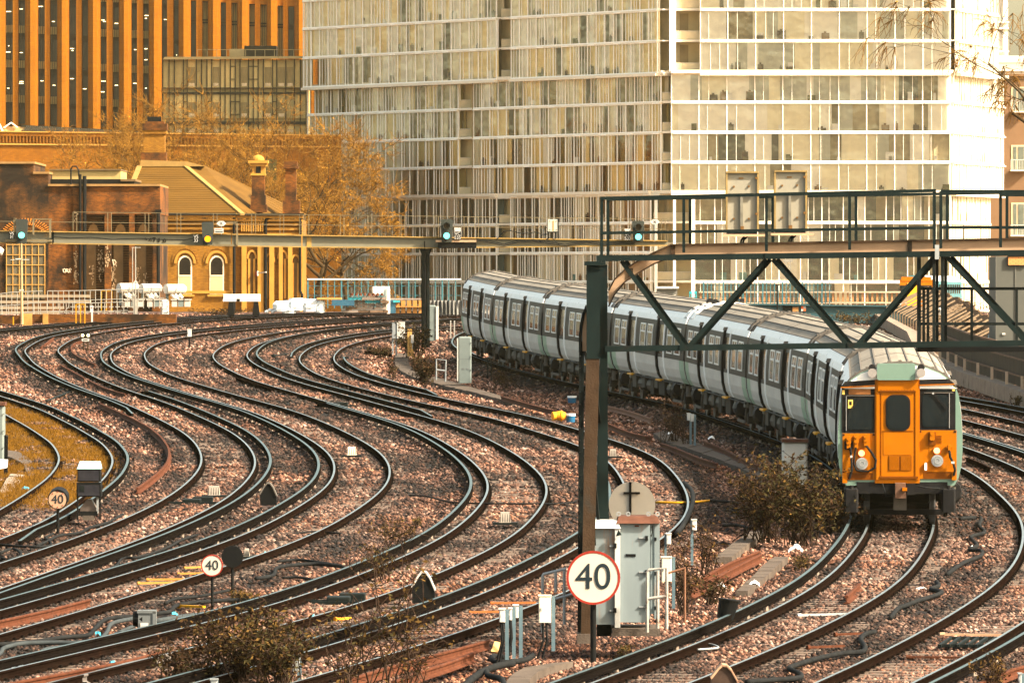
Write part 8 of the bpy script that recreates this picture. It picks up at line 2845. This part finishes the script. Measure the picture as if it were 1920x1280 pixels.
# scrubby bushes along the line
b_leaf = mat('scrub_leaf_brown', (.034, .017, .007), .85, 0, .5, 5)
b_leaf2 = mat('scrub_leaf_olive', (.032, .026, .009), .85, 0, .45, 5)
b_leaf3 = mat('scrub_leaf_gold', (.075, .042, .010), .8, 0, .4, 5)
b_twig = mat('scrub_twig', (.030, .018, .012), .9, 0, .3, 6)
def scrub(lab, x, yb_, w, h, stems, leaves, seed, lsize=.05, mats=None, D=None, name='scrub_bush', group='scrub bushes by the line', cat='bush', kinds=(0, 0, 1, 2), depth=.8):
    rs_ = random.Random(seed)
    D = D or dist(yb_)
    p0 = Vector((Q(x, 540, D).x, D, G(D) - .2))
    s = D / F
    W, Hh = w * s / 2, h * s
    t = thing(name, lab, cat, p0, group)
    m = MB(); nodes = []
    for i in range(stems):
        a = rs_.uniform(0, 2 * PI)
        q = p0 + Vector((rs_.gauss(0, .30) * W, rs_.gauss(0, .3) * depth, 0))
        tgt = p0 + Vector((rs_.uniform(-1, 1) * W, rs_.uniform(-1, 1) * depth, Hh * rs_.uniform(.45, 1.0) * (1 - .3 * abs(rs_.uniform(-1, 1)))))
        pts = [q]
        n = 6
        for k in range(1, n + 1):
            f = k / n
            pts.append(q.lerp(tgt, f) + Vector((rs_.gauss(0, .035), rs_.gauss(0, .035), rs_.gauss(0, .03) + .1 * math.sin(f * PI))) * Hh)
        m.tube(pts, [.014 * (1 - .12 * k) for k in range(n + 1)], 4, 0, cap=False)
        nodes += pts[1:]
        for k in range(2, n + 1):
            for _ in range(2):
                d = Vector((rs_.gauss(0, 1), rs_.gauss(0, 1), rs_.gauss(.3, .8))).normalized() * Hh * rs_.uniform(.08, .22)
                e = pts[k] + d
                md = pts[k] + d * .5 + Vector((rs_.gauss(0, .02), 0, rs_.gauss(0, .02)))
                m.tube([pts[k], md, e], [.008, .006, .004], 3, 0, cap=False)
                nodes += [md, e, e]
    m.build('stems', [b_twig], t)
    if leaves:
        m = MB()
        for _ in range(leaves):
            p = rs_.choice(nodes) + Vector((rs_.gauss(0, .05), rs_.gauss(0, .05), rs_.gauss(0, .05)))
            a, c = Vector((rs_.gauss(0, 1), rs_.gauss(0, 1), rs_.gauss(0, .8))).normalized(), Vector((rs_.gauss(0, 1), rs_.gauss(0, 1), rs_.gauss(0, 1)))
            c = (c - a * c.dot(a)).normalized()
            z = lsize * rs_.uniform(.5, 1.3)
            m.add([p - a * z, p + c * z * .4, p + a * z, p - c * z * .4], [(0, 1, 2, 3)], rs_.choice(kinds))
        m.build('leaves', mats or [b_leaf, b_leaf2, b_leaf3], t)
    return t
scrub('big brown scrub bush at the left side of the train front, its left half', 1430, 1000, 120, 175, 34, 2600, 1, .055)
scrub('big dark olive scrub bush right against the train front corner', 1505, 1005, 130, 190, 36, 3200, 2, .055, kinds=(0, 1, 1, 1, 2))
scrub('low dark weed clump in the shade under the train corner', 1565, 985, 90, 110, 22, 1600, 3, .05, kinds=(0, 0, 1))
scrub('bare twig bush with few leaves before the coaches near the twin posts', 1262, 818, 70, 85, 20, 220, 4, .04)
scrub('bare twiggy regrowth at the foot of the twin posts', 1290, 822, 40, 45, 12, 120, 5, .04)
scrub('dark heather like bush behind the small pipe frame', 795, 712, 55, 62, 30, 1900, 6, .06, kinds=(0, 0, 0, 1))
scrub('olive bush at the foot of the far gantry column', 775, 665, 60, 70, 22, 1300, 7, .07, kinds=(1, 1, 2))
scrub('dark low weeds between the white box legs', 715, 662, 60, 26, 18, 700, 8, .06, kinds=(0, 1))
scrub('tall thin brown weeds beside the coaches', 950, 718, 60, 40, 16, 320, 9, .05)
scrub('tawny weeds before the tall grey green cabinet', 735, 700, 26, 36, 10, 260, 10, .05)
scrub('large brown weed clump along the bottom edge, left half', 440, 1262, 190, 150, 36, 2600, 11, .045, D=118.0, kinds=(0, 0, 1, 2))
scrub('large dark weed clump along the bottom edge, right half', 520, 1275, 150, 160, 32, 2400, 12, .045, D=117.0, kinds=(0, 1, 1, 2))
scrub('low brown weeds at the bottom edge, far left of the clump', 345, 1270, 120, 90, 20, 1000, 13, .04, D=117.5, kinds=(0, 0, 1))
scrub('tall thin yellow leaved weed with long bare stems at the bottom centre', 720, 1290, 150, 320, 11, 330, 14, .05, D=114.5, kinds=(2, 2, 1))
scrub('second thin weed with few yellow leaves left of the tall one', 650, 1290, 90, 190, 8, 210, 15, .05, D=114.0, kinds=(2, 1, 0))
scrub('dark stalks at the bottom centre in front of the rusty rail', 770, 1290, 90, 140, 10, 150, 16, .04, D=114.2, kinds=(0, 2))
scrub('pale green sprig at the foot of the pale blue cabinet', 1170, 1176, 26, 18, 10, 260, 17, .03, D=124.7, kinds=(1, 2))
scrub('dry reddish weeds right of the pipe handrail', 1285, 1130, 60, 150, 18, 520, 18, .04, kinds=(0, 0, 2))
scrub('thin dry weeds in pink ballast right of the white box post', 1330, 1060, 60, 110, 14, 260, 19, .04, kinds=(0, 2))
scrub('dark weed tangle beside the paired rusty rails', 1340, 1112, 80, 60, 16, 520, 20, .04, kinds=(0, 1))
scrub('golden seed weeds at the bottom right corner', 1860, 1290, 70, 75, 14, 420, 21, .035, D=116.0, kinds=(0, 2, 2))
scrub('olive moss tuft below the big bush', 1500, 1048, 40, 24, 12, 500, 22, .03, kinds=(1, 2))
scrub('small green tuft in the pink ballast of the middle curve', 783, 968, 16, 12, 8, 160, 23, .03, kinds=(1, 2))
scrub('green grass tuft at the foot of the black sign disc', 455, 1112, 50, 24, 16, 520, 24, .035, kinds=(1, 2, 2))
scrub('pale yellow sprig hanging over the rail in the centre', 735, 1005, 100, 60, 14, 420, 25, .035, kinds=(2, 2, 1))
scrub('yellow green weed over the rail beside the bright rimmed hood', 715, 1075, 60, 90, 10, 260, 26, .035, kinds=(2, 1))
scrub('dry brown bush over the rear coach roofs', 1165, 556, 110, 40, 20, 900, 27, .06, D=432.0, kinds=(0, 2))
scrub('tangle of dry creeper over the raking props', 1800, 640, 110, 90, 30, 900, 28, .06, D=325.0, kinds=(0, 2), depth=2.0)
scrub('dry creeper tangle left of the grey cabin top', 1830, 600, 90, 110, 24, 700, 29, .06, D=345.0, kinds=(0, 2), depth=2.0)
scrub('dull green grass clump at the end of the girder', 1600, 598, 120, 26, 24, 900, 30, .06, D=402.0, kinds=(1, 2))
scrub('brown dead weeds along the foot of the station wall', 420, 588, 130, 18, 24, 900, 31, .06, D=425.0, kinds=(0, 2))
scrub('small tuft at the right tracks edge', 1905, 800, 24, 30, 8, 160, 32, .05, D=258.0, kinds=(1, 2))

# ------------------------------------------------------------------ the hazy air
hz = bpy.data.materials.new('haze_air')
hz.use_nodes = True
N_, L_ = hz.node_tree.nodes, hz.node_tree.links
N_.remove(N_['Principled BSDF'])
pv = N_.new('ShaderNodeVolumePrincipled')
pv.inputs['Density'].default_value = HAZE_D
pv.inputs['Density Attribute'].default_value = ''
pv.inputs['Color'].default_value = HAZE_C
pv.inputs['Anisotropy'].default_value = HAZE_G
L_.new(pv.outputs[0], N_['Material Output'].inputs['Volume'])
m = MB()
m.box((0, 560, 38.5), (640, 1300, 83))
o = m.build('haze', [hz])
o['kind'] = 'stuff'
